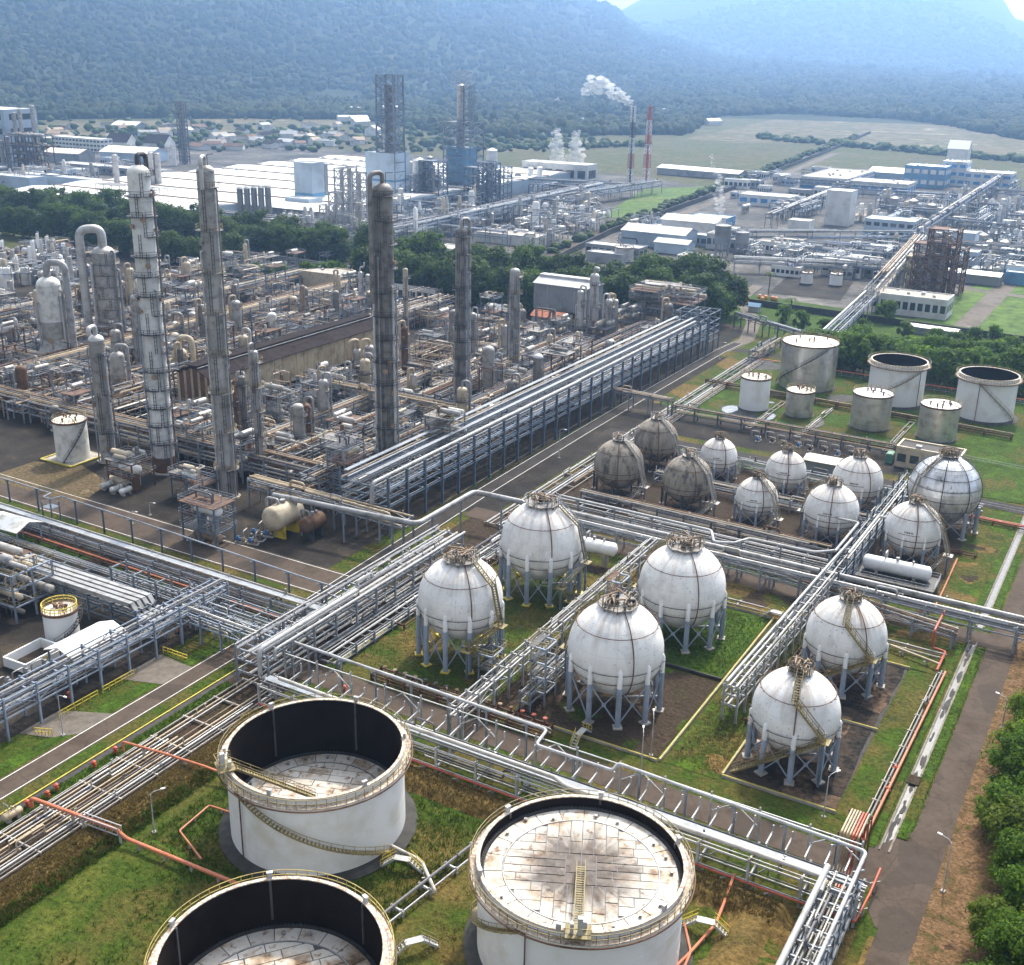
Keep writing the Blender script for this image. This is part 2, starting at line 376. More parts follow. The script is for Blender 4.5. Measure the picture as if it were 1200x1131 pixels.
def crack(m):
    nt = m.node_tree; b = nt.nodes['Principled BSDF']; src = b.inputs['Base Color'].links[0].from_socket; g = nt.nodes.new('ShaderNodeNewGeometry'); pos = g.outputs['Position']
    wv = _noise(nt, pos, .35, 3, .6); vm = nt.nodes.new('ShaderNodeVectorMath'); vm.operation = 'MULTIPLY_ADD'; nt.links.new(wv, vm.inputs[0]); vm.inputs[1].default_value = (3, 3, 3); nt.links.new(pos, vm.inputs[2])
    v = nt.nodes.new('ShaderNodeTexVoronoi'); v.feature = 'DISTANCE_TO_EDGE'; v.inputs['Scale'].default_value = .22; nt.links.new(vm.outputs[0], v.inputs['Vector'])
    k = _ramp(nt, v.outputs['Distance'], [(.0, .4), (.018, 0)]); c = _mix(nt, k, src, (.02, .017, .015))
    pt = _noise(nt, pos, .11, 1, .3); c = _mix(nt, _ramp(nt, pt, [(.60, 0), (.615, .5)]), c, (.045, .037, .032))
    sp = _noise(nt, pos, .9, 4, .6); c = _mix(nt, _ramp(nt, sp, [(.68, 0), (.76, .5)]), c, (.022, .019, .017))
    nt.links.new(c, b.inputs['Base Color'])
crack(M['asphalt'])
M['asphaltd'] = grass_mat('dark_asphalt', [(0.028, 0.025, 0.024), (0.038, 0.034, 0.032), (0.046, 0.041, 0.038), (0.034, 0.03, 0.029)], 0.16, 0.9, 0.1, 0.9, .3)
M['grime'] = grass_mat('grimy_paving', [(0.014, 0.0125, 0.0115), (0.023, 0.02, 0.018), (0.034, 0.029, 0.024), (0.075, 0.058, 0.04)], 0.10, 1.2, 0.3, 0.9, .6)
M['dirtpad'] = grass_mat('bare_dirt', [(0.03, 0.021, 0.015), (0.055, 0.038, 0.026), (0.042, 0.031, 0.02), (0.05, 0.045, 0.02)], 0.2, 1.8, 0.8)
M['slab'] = grass_mat('stained_slab', [(0.018, 0.016, 0.014), (0.045, 0.033, 0.025), (0.13, 0.085, 0.055), (0.022, 0.02, 0.018)], 0.3, 1.2, 0.4)
M['slabd'] = grass_mat('wet_slab', [(0.014, 0.013, 0.012), (0.022, 0.02, 0.018), (0.05, 0.037, 0.028), (0.018, 0.016, 0.015)], 0.3, 1.2, 0.4)
M['oldconc'] = flat('old_drain_concrete', (0.16, 0.14, 0.115), .9, .35, .8)
M['pave'] = grass_mat('pale_paving', [(0.075, 0.063, 0.052), (0.12, 0.105, 0.088), (0.15, 0.13, 0.11), (0.095, 0.08, 0.068)], 0.08, 0.8, 0.2, 0.9, .5)
M['fpave'] = grass_mat('far_yard_paving', [(0.03, 0.03, 0.03), (0.055, 0.053, 0.05), (0.10, 0.094, 0.085), (0.19, 0.175, 0.155)], 0.03, 0.25, 0.0, 0.85)
M['water'] = flat('drain_water', (0.045, 0.045, 0.042), 0.4, 0.5, 1.2)
def sheet(name, poly, z, mat, parent=None):
    o = MB().sheet(poly, z).build(name, mat, parent, smooth=False)
    if parent is None: struct(o)
    return o
def rect(x0, y0, x1, y1): return [(x0, y0), (x1, y0), (x1, y1), (x0, y1)]
# the whole plain, out to the horizon
sheet('ground', rect(-9000, -600, 9000, 9000), -0.35, M['plain'])
sheet('plant_ground', rect(-260, 20, 120, 420), -0.02, M['grassm'])
sheet('process_paving', [(-430, 152), (-125, 152), (-125, 395), (-150, 412), (-480, 412)], 0.02, M['grime'])
sheet('unit_paving', rect(-260, 40, -127, 131), 0.02, M['grime'])
sheet('sphere_paving', rect(-112, 194, -27, 251), 0.0, M['dirtpad'])
sheet('rack_strip', rect(-116, 112, -103, 195), 0.0, M['dirtpad'])
sheet('pipe_bed', rect(-110.6, 40, -102.8, 114), 0.055, M['dirtpad'])
sheet('left_strip', rect(-260, 131, -125, 141), 0.0, M['dirtpad'])
sheet('rack_paving', rect(-124.4, 190, -113, 345), 0.01, M['grime'])
sheet('back_paving', rect(-113, 262, -46, 280), 0.02, M['grime'])
# roads
def strip(name, pts, wd, z, mat, lines=None):
    ps = [Vector((p[0], p[1], 0)) for p in pts]; L = []; R = []
    for i, p in enumerate(ps):
        d = (ps[min(i+1, len(ps)-1)] - ps[max(i-1, 0)]).normalized(); nn = Vector((-d.y, d.x, 0)); L.append((p + nn*wd/2, nn)); R.append((p - nn*wd/2, nn))
    b = MB()
    for (l, _), (r, _) in zip(L, R): b.v += [(l.x, l.y, z), (r.x, r.y, z)]
    for i in range(len(ps)-1): b.f.append((2*i+1, 2*i+3, 2*i+2, 2*i))
    o = struct(b.build(name, mat, smooth=False))
    if lines:
        for S, sg in ((L, -1), (R, 1)):
            k = MB()
            for p, nn in S:
                q0 = p + nn * sg * lines; q1 = p + nn * sg * (lines + 0.13)
                k.v += [(q0.x, q0.y, z + 0.012), (q1.x, q1.y, z + 0.012)]
            for i in range(len(ps)-1): k.f.append((2*i, 2*i+1, 2*i+3, 2*i+2))
            k.build('road_marking', M['line'], o, smooth=False)
    return o
strip('road', [(-118, 30), (-118, 100), (-118, 128)], 4.0, 0.035, M['asphalt'], 0.25)
strip('road', [(-118, 128), (-119.5, 160), (-121.3, 200), (-122.4, 250), (-122.9, 300), (-123, 352), (-122, 366)], 3.9, 0.036, M['asphaltd'], 0.25)
strip('road', [(-260, 150), (-200, 148.6), (-150, 147.6), (-119, 147.4)], 9.6, 0.03, M['asphalt'], 0.5)
strip('road', [(-116.5, 120.8), (-60, 120.4), (-14, 119.2)], 4.6, 0.03, M['asphalt'])
strip('road', [(-10.4, 20), (-12.3, 70), (-12.9, 112), (-12.8, 150), (-12.9, 185), (-12.6, 250), (-12.5, 420)], 4.3, 0.04, M['asphalt'])
sheet('road', [(-19, 116.5), (-14, 108), (-14, 131), (-19, 123.2)], 0.033, M['asphalt'])
strip('road', [(-118, 190.5), (-70, 189.5), (-13, 187.5)], 5.4, 0.03, M['asphalt'])
strip('road', [(-118, 256), (-60, 255.5), (-12, 254)], 5.0, 0.03, M['asphaltd'])
strip('road', [(-123, 352), (-121, 372), (-128, 400), (-147, 440), (-150, 470)], 5.0, 0.034, M['pave'])
strip('road', [(-122, 357), (-90, 356), (-12, 350)], 4.4, 0.03, M['asphaltd'])
strip('kerb_line', [(-113.6, 40), (-113.6, 117)], 0.22, 0.14, M['yline'])
strip('ditch', [(-113.0, 40), (-113.0, 117)], 0.9, 0.02, M['found'])
strip('verge', [(-115, 40), (-115, 117)], 2.0, 0.012, M['grass'])
strip('verge', [(-121.6, 40), (-121.6, 118)], 2.6, 0.014, M['grassb'])
strip('kerb_line', [(-125.0, 190), (-126.3, 250), (-126.6, 345)], 0.3, 0.13, M['pave'])
sheet('driveway', [(-127, 104), (-119.8, 106.5), (-119.8, 112.5), (-127, 113)], 0.04, M['pave'])
sheet('driveway', [(-127, 86.5), (-122.5, 88), (-119.6, 91), (-119.6, 97), (-127, 93.5)], 0.04, M['pave'])
# tank basin: earth bund and grass, one relief sheet
def sm(x, a, b):
    t = min(1, max(0, (x - a) / (b - a))); return t * t * (3 - 2 * t)
def basin_h(x, y):
    h = 0.0
    h += 1.0 * sm(x, -103, -100.6) * (1 - sm(x, -98.2, -96.6))          # west bund
    h2 = 1.0 * sm(y, 103.2, 105.2) * (1 - sm(y, 106.8, 108.6)) * (1 - sm(x, -25, -23)); h = max(h, h2)
    h3 = 0.9 * sm(x, -29.5, -27.5) * (1 - sm(x, -26, -24.5)) * (1 - sm(y, 106, 108.5)); h = max(h, h3)
    if -96.4 < x < -29.5 and y < 103: h -= 0.15
    h += 0.45 * math.exp(-((y - 78.6) / 0.9) ** 2) * sm(x, -97, -95) * (1 - sm(x, -73, -71))
    h -= 0.5 * math.exp(-((x + 96.0) / 0.7) ** 2) * (1 - sm(y, 100, 103))
    h += 0.30 * (noise.noise(Vector((x * 0.45, y * 0.45, 1))) ) * 0.5 + 0.20 * noise.noise(Vector((x * 1.3, y * 1.3, 5)))
    return h
def relief(name, x0, y0, x1, y1, st, hf, mats, pick, keep=None, z=0.0):
    nx = int((x1 - x0) / st); ny = int((y1 - y0) / st); b = MB()
    for j in range(ny + 1):
        for i in range(nx + 1):
            x = x0 + i * st; y = y0 + j * st; b.v.append((x, y, z + hf(x, y)))
    mi = []
    for j in range(ny):
        for i in range(nx):
            x = x0 + (i + .5) * st; y = y0 + (j + .5) * st
            if keep and not keep(x, y): continue
            a = j * (nx + 1) + i; b.f.append((a, a + 1, a + nx + 2, a + nx + 1)); mi.append(pick(x, y))
    me = b.mesh(name, None, 180)
    for m in mats: me.materials.append(m)
    me.polygons.foreach_set('material_index', mi)
    o = bpy.data.objects.new(name, me); COL.objects.link(o); return o
TANKS_F = [(-79.2, 92.8, 11.0), (-42.2, 90.6, 11.0), (-60.8, 63.6, 11.0)]
def basin_pick(x, y):
    k = noise.noise(Vector((x * 0.12, y * 0.12, 3))) + 0.35 * noise.noise(Vector((x * 0.9, y * 0.9, 7)))
    if x < -97.2 or y > 103.4 or x > -29.8: return 0 if k > -0.45 else 1
    if abs(x + 96) < 1.0: return 3
    if y > 79.5 and x < -60 and k > -0.55: return 2
    if x > -96 and y < 79 and x < -80: return 2 if k + (x + 90) * 0.05 > 0.30 else 1
    if x > -58: return 1 if k < 0.25 else 0
    return 2 if k > -0.1 else 1
o = relief('grass', -103, 38, -22.5, 109.2, 0.5, basin_h, [M['grassd'], M['grassm'], M['grassb'], M['grass']], basin_pick,
           lambda x, y: all((x-a)**2 + (y-c)**2 > (r+0.2)**2 for a, c, r in TANKS_F)); o['kind'] = 'stuff'
def flat_h(a): return lambda x, y: a * noise.noise(Vector((x * 0.7, y * 0.7, 2))) + 0.6 * a * noise.noise(Vector((x * 1.9, y * 1.9, 9)))
def lawn(x0, y0, x1, y1, mats, pick, st=0.6, z=0.08, a=0.10, keep=None):
    o = relief('grass', x0, y0, x1, y1, st, flat_h(a), mats, pick, keep, z); o['kind'] = 'stuff'; return o
nk = lambda x, y, s=0.1, q=0: noise.noise(Vector((x * s, y * s, q)))
lawn(-112.3, 40, -110.2, 112, [M['grassb'], M['grass']], lambda x, y: 0 if nk(x, y) > -0.1 else 1)
# lawns between the dike walls
lawn(-101, 126.2, -75.6, 176, [M['grassm'], M['grass']], lambda x, y: 0 if nk(x, y) > 0 else 1)
lawn(-71.5, 127, -48.6, 151.4, [M['dirtpad'], M['grassm']], lambda x, y: 1 if nk(x, y, .2) > 0.38 else 0, a=0.06)
lawn(-71.5, 152, -48.6, 176, [M['grassb'], M['dirtpad']], lambda x, y: 1 if x < -60 and nk(x, y, .2) > -0.25 - (y - 165) * .02 and x < -64 else 0)
lawn(-75.4, 124, -71.7, 176, [M['dirtpad']], lambda x, y: 0, a=0.05)
lawn(-101, 123.3, -19, 127, [M['grass'], M['grassm']], lambda x, y: 0 if nk(x, y) > -0.2 else 1)
lawn(-47.6, 127, -39.8, 184, [M['grassm'], M['grass'], M['grassd']], lambda x, y: 2 if nk(x, y, .15, 4) > 0.3 else 0 if nk(x, y) > -0.1 else 1)
lawn(-39.8, 171.2, -19, 184.6, [M['grassm'], M['grass'], M['grassd']], lambda x, y: 2 if nk(x, y, .15, 4) > 0.3 else 0 if nk(x, y) > -0.1 else 1)
lawn(-24.2, 127, -20.4, 171.2, [M['grassm'], M['grass']], lambda x, y: 0 if nk(x, y) > 0.15 else 1)
lawn(-39.8, 126.9, -24.2, 128.0, [M['grass']], lambda x, y: 0)
for x0, x1 in ((-19.3, -18.0), (-16.6, -14.9)):
    lawn(x0, 123.6 if x0 < -17 else 127, x1, 184, [M['grassb'], M['grass']], lambda x, y: 0 if nk(x, y) > -0.2 else 1, 0.45, 0.15, 0.16)
    lawn(x0, 191, x1, 250, [M['grassb'], M['grass']], lambda x, y: 0 if nk(x, y) > -0.2 else 1, 0.6, 0.15, 0.14)
lawn(-28.0, 191, -19.5, 252, [M['grass'], M['dirtpad'], M['grassd']], lambda x, y: 1 if x < -26 or nk(x, y, .2) > .45 else 2 if nk(x, y, .2, 5) > .4 else 0)
lawn(-103, 176.6, -28, 186.4, [M['grassd'], M['dirtpad'], M['grass']], lambda x, y: 0 if nk(x, y) > 0.1 else 1 if nk(x, y, .2, 5) > 0 else 2)
lawn(-22, 98, -16.5, 116, [M['grass'], M['grassd']], lambda x, y: 0 if nk(x, y) > -0.2 else 1)
lawn(-15.3, 60, -14.4, 110, [M['grassb'], M['grassd']], lambda x, y: 0 if nk(x, y) > -0.2 else 1)
lawn(-112, 280, -14, 350, [M['grass'], M['grassb'], M['found']], lambda x, y: 2 if (nk(x, y, .06, 3) > .42 and x < -70) else 1 if nk(x, y, .08) > 0.0 else 0, 1.2)
lawn(-84, 248, -30, 252.6, [M['grassb']], lambda x, y: 0, 1.0)
lawn(-46, 258, -14, 280, [M['grass'], M['grassb']], lambda x, y: 1 if nk(x, y, .08) > 0.0 else 0, 1.0)
lawn(-112.5, 192, -109, 285, [M['grassd'], M['grass'], M['dirtpad']], lambda x, y: 0 if nk(x, y) > 0.1 else 1 if nk(x, y, .2, 5) > 0 else 2, 0.8)
lawn(-118, 285, -112, 350, [M['grassd'], M['grass']], lambda x, y: 0 if nk(x, y) > 0.1 else 1, 0.9)
lawn(-260, 130.5, -128, 133.5, [M['grassb'], M['dirtpad']], lambda x, y: 0 if nk(x, y) > 0 else 1, 1.0, 0.05)
o = relief('leaf_litter', -10.8, 40, 6, 240, 0.5, flat_h(0.2), [M['litter'], M['grass']], lambda x, y: 1 if x > -4 and nk(x, y) > 0 else 0, None, 0.10); o['kind'] = 'stuff'
def leaf_mat(name, cols, trans=.4):
    m, nt, b = _nt(name); g = nt.nodes.new('ShaderNodeNewGeometry'); oi = nt.nodes.new('ShaderNodeObjectInfo')
    n1 = _noise(nt, g.outputs['Position'], 0.35, 3, .6)
    ad = nt.nodes.new('ShaderNodeMath'); ad.operation = 'MULTIPLY_ADD'; nt.links.new(g.outputs['Random Per Island'], ad.inputs[0]); ad.inputs[1].default_value = .55
    s2 = nt.nodes.new('ShaderNodeMath'); s2.operation = 'MULTIPLY'; nt.links.new(n1, s2.inputs[0]); s2.inputs[1].default_value = .5; nt.links.new(s2.outputs[0], ad.inputs[2])
    c = _ramp(nt, ad.outputs[0], [(.18, cols[0]), (.45, cols[1]), (.75, cols[2])])
    hv = nt.nodes.new('ShaderNodeHueSaturation'); mr = nt.nodes.new('ShaderNodeMapRange'); mr.inputs[3].default_value = .8; mr.inputs[4].default_value = 1.2
    nt.links.new(oi.outputs['Random'], mr.inputs[0]); nt.links.new(mr.outputs[0], hv.inputs['Value']); nt.links.new(c, hv.inputs['Color']); nt.links.new(hv.outputs[0], b.inputs['Base Color'])
    b.inputs['Roughness'].default_value = .7; b.inputs['Specular IOR Level'].default_value = .2
    tr = nt.nodes.new('ShaderNodeBsdfTranslucent'); nt.links.new(hv.outputs[0], tr.inputs['Color']); mx = nt.nodes.new('ShaderNodeMixShader'); mx.inputs[0].default_value = trans
    nt.links.new(b.outputs[0], mx.inputs[1]); nt.links.new(tr.outputs[0], mx.inputs[2]); nt.links.new(mx.outputs[0], nt.nodes['Material Output'].inputs[0])
    return m
M['blade'] = leaf_mat('green_blades', [(0.03, 0.06, 0.008), (0.055, 0.10, 0.012), (0.085, 0.14, 0.018)], .5)
M['bladed'] = leaf_mat('dry_blades', [(0.07, 0.06, 0.018), (0.14, 0.10, 0.035), (0.19, 0.14, 0.05)], .5)
# blades standing up out of the near grass
b = MB(); r2 = random.Random(3)
def blades(n, x0, y0, x1, y1, hf, hh, z=0.05, keep=None):
    for _ in range(n):
        x = r2.uniform(x0, x1); y = r2.uniform(y0, y1)
        if keep and not keep(x, y): continue
        zz = hf(x, y) + z - 0.05
        for q in range(3):
            a = r2.uniform(0, 6.283); h = hh * r2.uniform(.5, 1.2); wd = 0.07; k = len(b.v); lx, ly = math.cos(a), math.sin(a)
            ox, oy = r2.uniform(-.15, .15), r2.uniform(-.15, .15)
            b.v += [(x+ox - ly*wd, y+oy + lx*wd, zz), (x+ox + ly*wd, y+oy - lx*wd, zz), (x+ox + lx*h*.5, y+oy + ly*h*.5, zz + h)]; b.f.append((k, k+1, k+2))
blades(9000, -96, 79.5, -60, 103, basin_h, 0.55, keep=lambda x, y: (x+79.2)**2 + (y-92.8)**2 > 150 and basin_pick(x, y) == 2)
blades(5000, -97, 45, -78, 79, basin_h, 0.4, keep=lambda x, y: basin_pick(x, y) == 2 or r2.random() < .25)
blades(2500, -98, 45, -96, 103, basin_h, 0.6)
blades(3000, -112.3, 50, -110.2, 112, flat_h(.1), 0.35)
blades(4000, -71, 153, -49, 175, flat_h(.1), 0.3, 0.08)
blades(400, -16.6, 127, -14.9, 184, flat_h(.16), 0.2, 0.15)
o = b.build('grass', M['blade'], smooth=False); o['kind'] = 'stuff'
b = MB()
blades(9000, -102.5, 45, -97, 108, basin_h, 0.35); blades(5000, -97, 103.5, -25, 108, basin_h, 0.35); blades(5000, -58, 60, -30, 103, basin_h, 0.3, keep=lambda x, y: (x+42.2)**2 + (y-90.6)**2 > 140)
blades(4000, -47, 128, -40, 184, flat_h(.1), 0.25, 0.08); blades(4000, -101, 127, -76, 176, flat_h(.1), 0.25, 0.08)
o = b.build('grass', M['bladed'], smooth=False); o['kind'] = 'stuff'
# dike walls with yellow copings
def dike(label, x0, y0, x1, y1, h=0.45, yellow=True, wd=0.3):
    t = thing('dike_wall', label, 'wall', (x0, y0, 0)); d = Vector((x1-x0, y1-y0, 0))
    piece('wall', M['found'] if not yellow else M['concrete'], t, (0, 0, -0.05 + h/2), (d.x, d.y, -0.05 + h/2), wd, h)
    if yellow: piece('coping', M['yline'], t, (0, 0, h + 0.0), (d.x, d.y, h + 0.0), wd * .5, 0.05)
dike('low yellow topped dike wall right of the two middle white spheres', -48.1, 126.9, -48.1, 176.3)
dike('low yellow topped dike wall below the front white sphere', -71.5, 126.6, -48.4, 126.6)
dike('low dark dike wall between the front white sphere and the bright lawn', -71.5, 151.7, -48.4, 151.7, 0.6, False)
dike('low yellow topped dike wall behind the bright sphere lawn', -71.5, 176.4, -48.4, 176.4)
dike('low yellow topped dike wall left of the leftmost white sphere', -101.3, 126.6, -101.3, 176)
dike('low yellow topped dike wall below the rightmost front sphere slab', -39.6, 127.9, -24.4, 127.9)
dike('short yellow topped dike wall left of the rightmost front sphere slab', -39.6, 128.2, -39.6, 137.5)
dike('low yellow topped dike wall between the two right hand sphere slabs', -39.3, 150.1, -24.4, 150.1)
dike('low yellow topped dike wall behind the upper right hand sphere slab', -30.3, 170.9, -24.4, 170.9)
# stained slabs under the two right hand spheres
pad = struct(MB().box((-39.4, 128.1, -0.2), (-24.6, 170.8, 0.03)).build('sphere_slab', M['found']))
r2 = random.Random(11); nx, ny = 4, 11
gx = [[-39.3 + 14.6 * i / nx + (r2.uniform(-.5, .5) if 0 < i < nx else (r2.uniform(-.6, .1) if i == nx else 0)) for j in range(ny + 1)] for i in range(nx + 1)]
gy = [[128.2 + 42.5 * j / ny + (r2.uniform(-.6, .6) if 0 < j < ny else 0) for j in range(ny + 1)] for i in range(nx + 1)]
for i in range(nx):
    for j in range(ny):
        q = [(gx[i][j], gy[i][j]), (gx[i+1][j], gy[i+1][j]), (gx[i+1][j+1], gy[i+1][j+1]), (gx[i][j+1], gy[i][j+1])]
        cx = sum(p[0] for p in q) / 4; cyy = sum(p[1] for p in q) / 4
        q = [(cx + (x - cx) * .985, cyy + (y - cyy) * .985) for x, y in q]
        MB().prism(q, 0.0, 0.06 + r2.uniform(0, .05)).build('slab', M['slab' if r2.random() < .6 else 'slabd'], pad, smooth=False)
# concrete storm drain with water beside the right hand road
dr = struct(MB().box((-18.0, 123.5, -0.3), (-17.75, 186, .16)).box((-16.85, 123.5, -0.3), (-16.6, 186, .16)).build('drain', M['oldconc']))
MB().sheet(rect(-17.76, 123.5, -16.84, 186), -0.012).build('water', M['water'], dr, smooth=False)
MB().box((-18.1, 139.2, .162), (-16.5, 141.4, .30)).build('cover_slab', M['dirtpad'], dr)
dr = struct(MB().box((-18.0, 192, -0.3), (-17.75, 252, .16)).box((-16.85, 192, -0.3), (-16.6, 252, .16)).build('drain', M['oldconc']))
MB().sheet(rect(-17.76, 192, -16.84, 252), -0.012).build('water', M['water'], dr, smooth=False)
b = MB(); r2 = random.Random(5)
for _ in range(46):
    y = r2.uniform(124, 185); x = -17.3 + r2.choice((-1, 1)) * r2.uniform(.05, .3); L = r2.uniform(.4, 2.2); w_ = r2.uniform(.12, .3); b.prism([(x + w_*math.cos(q) * r2.uniform(.6, 1.1), y + L*math.sin(q) * r2.uniform(.6, 1.1)) for q in [k*.7 for k in range(9)]], -0.05, 0.03 + r2.uniform(0, .04))
b.build('mud_clump', M['found'], dr, kind='stuff')
dr = struct(MB().box((-19.9, 100.5, -0.3), (-19.65, 108.3, .2)).box((-18.15, 100.5, -0.3), (-17.9, 108.3, .2)).box((-19.6, 108.0, -.3), (-18.2, 108.3, .2)).build('drain', M['oldconc']))
MB().sheet(rect(-19.66, 100.5, -18.14, 108), 0.18).build('water', M['water'], dr, smooth=False)

# bare earth and old kerbed pad on the left yard
sheet('bare_earth', [tuple(P(x, y)[:2]) for x, y in ((-5, 556), (40, 541), (95, 545), (128, 566), (95, 590), (55, 580), (0, 566))], .04, grass_mat('pale_earth', [(0.05, 0.038, 0.026), (0.13, 0.095, 0.055), (0.09, 0.07, 0.035), (0.18, 0.14, 0.085)], .35, 1.6, .6))
q_ = struct(MB().box((-217.5, 164.2, .0), (-207.5, 174.2, .22)).build('tank_pad', M['concrete']))
for a_, c_ in (((-217.5, 164.2), (-207.5, 164.2)), ((-207.5, 164.2), (-207.5, 174.2)), ((-217.5, 174.2), (-217.5, 164.2))): piece('kerb', M['yline'], q_, (a_[0], a_[1], .3), (c_[0], c_[1], .3), .4, .3)
# ================================================================== TANKS
def roofplate_mat(name='roof_plate_metal', centre=None):
    m, nt, b = _nt(name); g = nt.nodes.new('ShaderNodeNewGeometry'); pos = g.outputs['Position']
    oi = nt.nodes.new('ShaderNodeObjectInfo')
    n1 = _noise(nt, pos, 0.33, 4, 0.6); n2 = _noise(nt, pos, 1.1, 5, 0.6)
    c = _ramp(nt, n1, [(0.32, (0.17, 0.11, 0.07)), (0.42, (0.40, 0.32, 0.24)), (0.5, (0.55, 0.51, 0.45)), (0.75, (0.60, 0.575, 0.53))])
    f = _ramp(nt, n2, [(0.57, 0.0), (0.68, 0.9)]); c = _mix(nt, f, c, (0.20, 0.10, 0.045))
    if centre:                                              # ponded dirt round the middle of the deck, drawn out in tongues
        sb = nt.nodes.new('ShaderNodeVectorMath'); sb.operation = 'SUBTRACT'; nt.links.new(pos, sb.inputs[0]); sb.inputs[1].default_value = centre
        sx = nt.nodes.new('ShaderNodeSeparateXYZ'); nt.links.new(sb.outputs[0], sx.inputs[0]); at2 = nt.nodes.new('ShaderNodeMath'); at2.operation = 'ARCTAN2'; nt.links.new(sx.outputs[1], at2.inputs[0]); nt.links.new(sx.outputs[0], at2.inputs[1])
        cbn = nt.nodes.new('ShaderNodeCombineXYZ'); nt.links.new(at2.outputs[0], cbn.inputs[0]); tn = _noise(nt, cbn.outputs[0], 3.2, 3, .6)
        ln = nt.nodes.new('ShaderNodeVectorMath'); ln.operation = 'LENGTH'; nt.links.new(sb.outputs[0], ln.inputs[0])
        m1 = nt.nodes.new('ShaderNodeMath'); m1.operation = 'MULTIPLY_ADD'; nt.links.new(tn, m1.inputs[0]); m1.inputs[1].default_value = -9.0; nt.links.new(ln.outputs['Value'], m1.inputs[2])
        m2 = nt.nodes.new('ShaderNodeMath'); m2.operation = 'MULTIPLY_ADD'; nt.links.new(n1, m2.inputs[0]); m2.inputs[1].default_value = -5.0; nt.links.new(m1.outputs[0], m2.inputs[2])
        m3 = nt.nodes.new('ShaderNodeMapRange'); nt.links.new(m2.outputs[0], m3.inputs[0]); m3.inputs[1].default_value = -3.2; m3.inputs[2].default_value = 1.6; m3.inputs[3].default_value = .95; m3.inputs[4].default_value = 0
        c = _mix(nt, m3.outputs[0], c, (0.055, 0.04, 0.032))
    hv = nt.nodes.new('ShaderNodeHueSaturation'); mr = nt.nodes.new('ShaderNodeMapRange'); mr.inputs[3].default_value = .82; mr.inputs[4].default_value = 1.1
    nt.links.new(oi.outputs['Random'], mr.inputs[0]); nt.links.new(mr.outputs[0], hv.inputs['Value']); nt.links.new(c, hv.inputs['Color'])
    nt.links.new(hv.outputs[0], b.inputs['Base Color']); b.inputs['Metallic'].default_value = 0.08; b.inputs['Specular IOR Level'].default_value = 0.25
    nt.links.new(_ramp(nt, n2, [(0.3, 0.42), (0.7, 0.7)]), b.inputs['Roughness'])
    _bump(nt, b, n1, 0.5, 0.5)
    return m
M['plate'] = roofplate_mat(); M['platestain'] = roofplate_mat('stained_roof_plate_metal', (-42.2, 90.7, 9.6))
def clip_circle(poly, R, n=40):
    for k in range(n):
        t = 2*math.pi*(k+.5)/n; nx, ny = math.cos(t), math.sin(t); out = []
        for i in range(len(poly)):
            p, q = poly[i], poly[(i+1) % len(poly)]; dp = p[0]*nx + p[1]*ny - R; dq = q[0]*nx + q[1]*ny - R
            if dp <= 0: out.append(p)
            if dp * dq < 0: s = dp / (dp - dq); out.append((p[0] + (q[0]-p[0])*s, p[1] + (q[1]-p[1])*s))
        poly = out
        if len(poly) < 3: return None
    return poly
def parea(p): return abs(sum(p[i][0]*p[(i+1)%len(p)][1] - p[(i+1)%len(p)][0]*p[i][1] for i in range(len(p)))) / 2
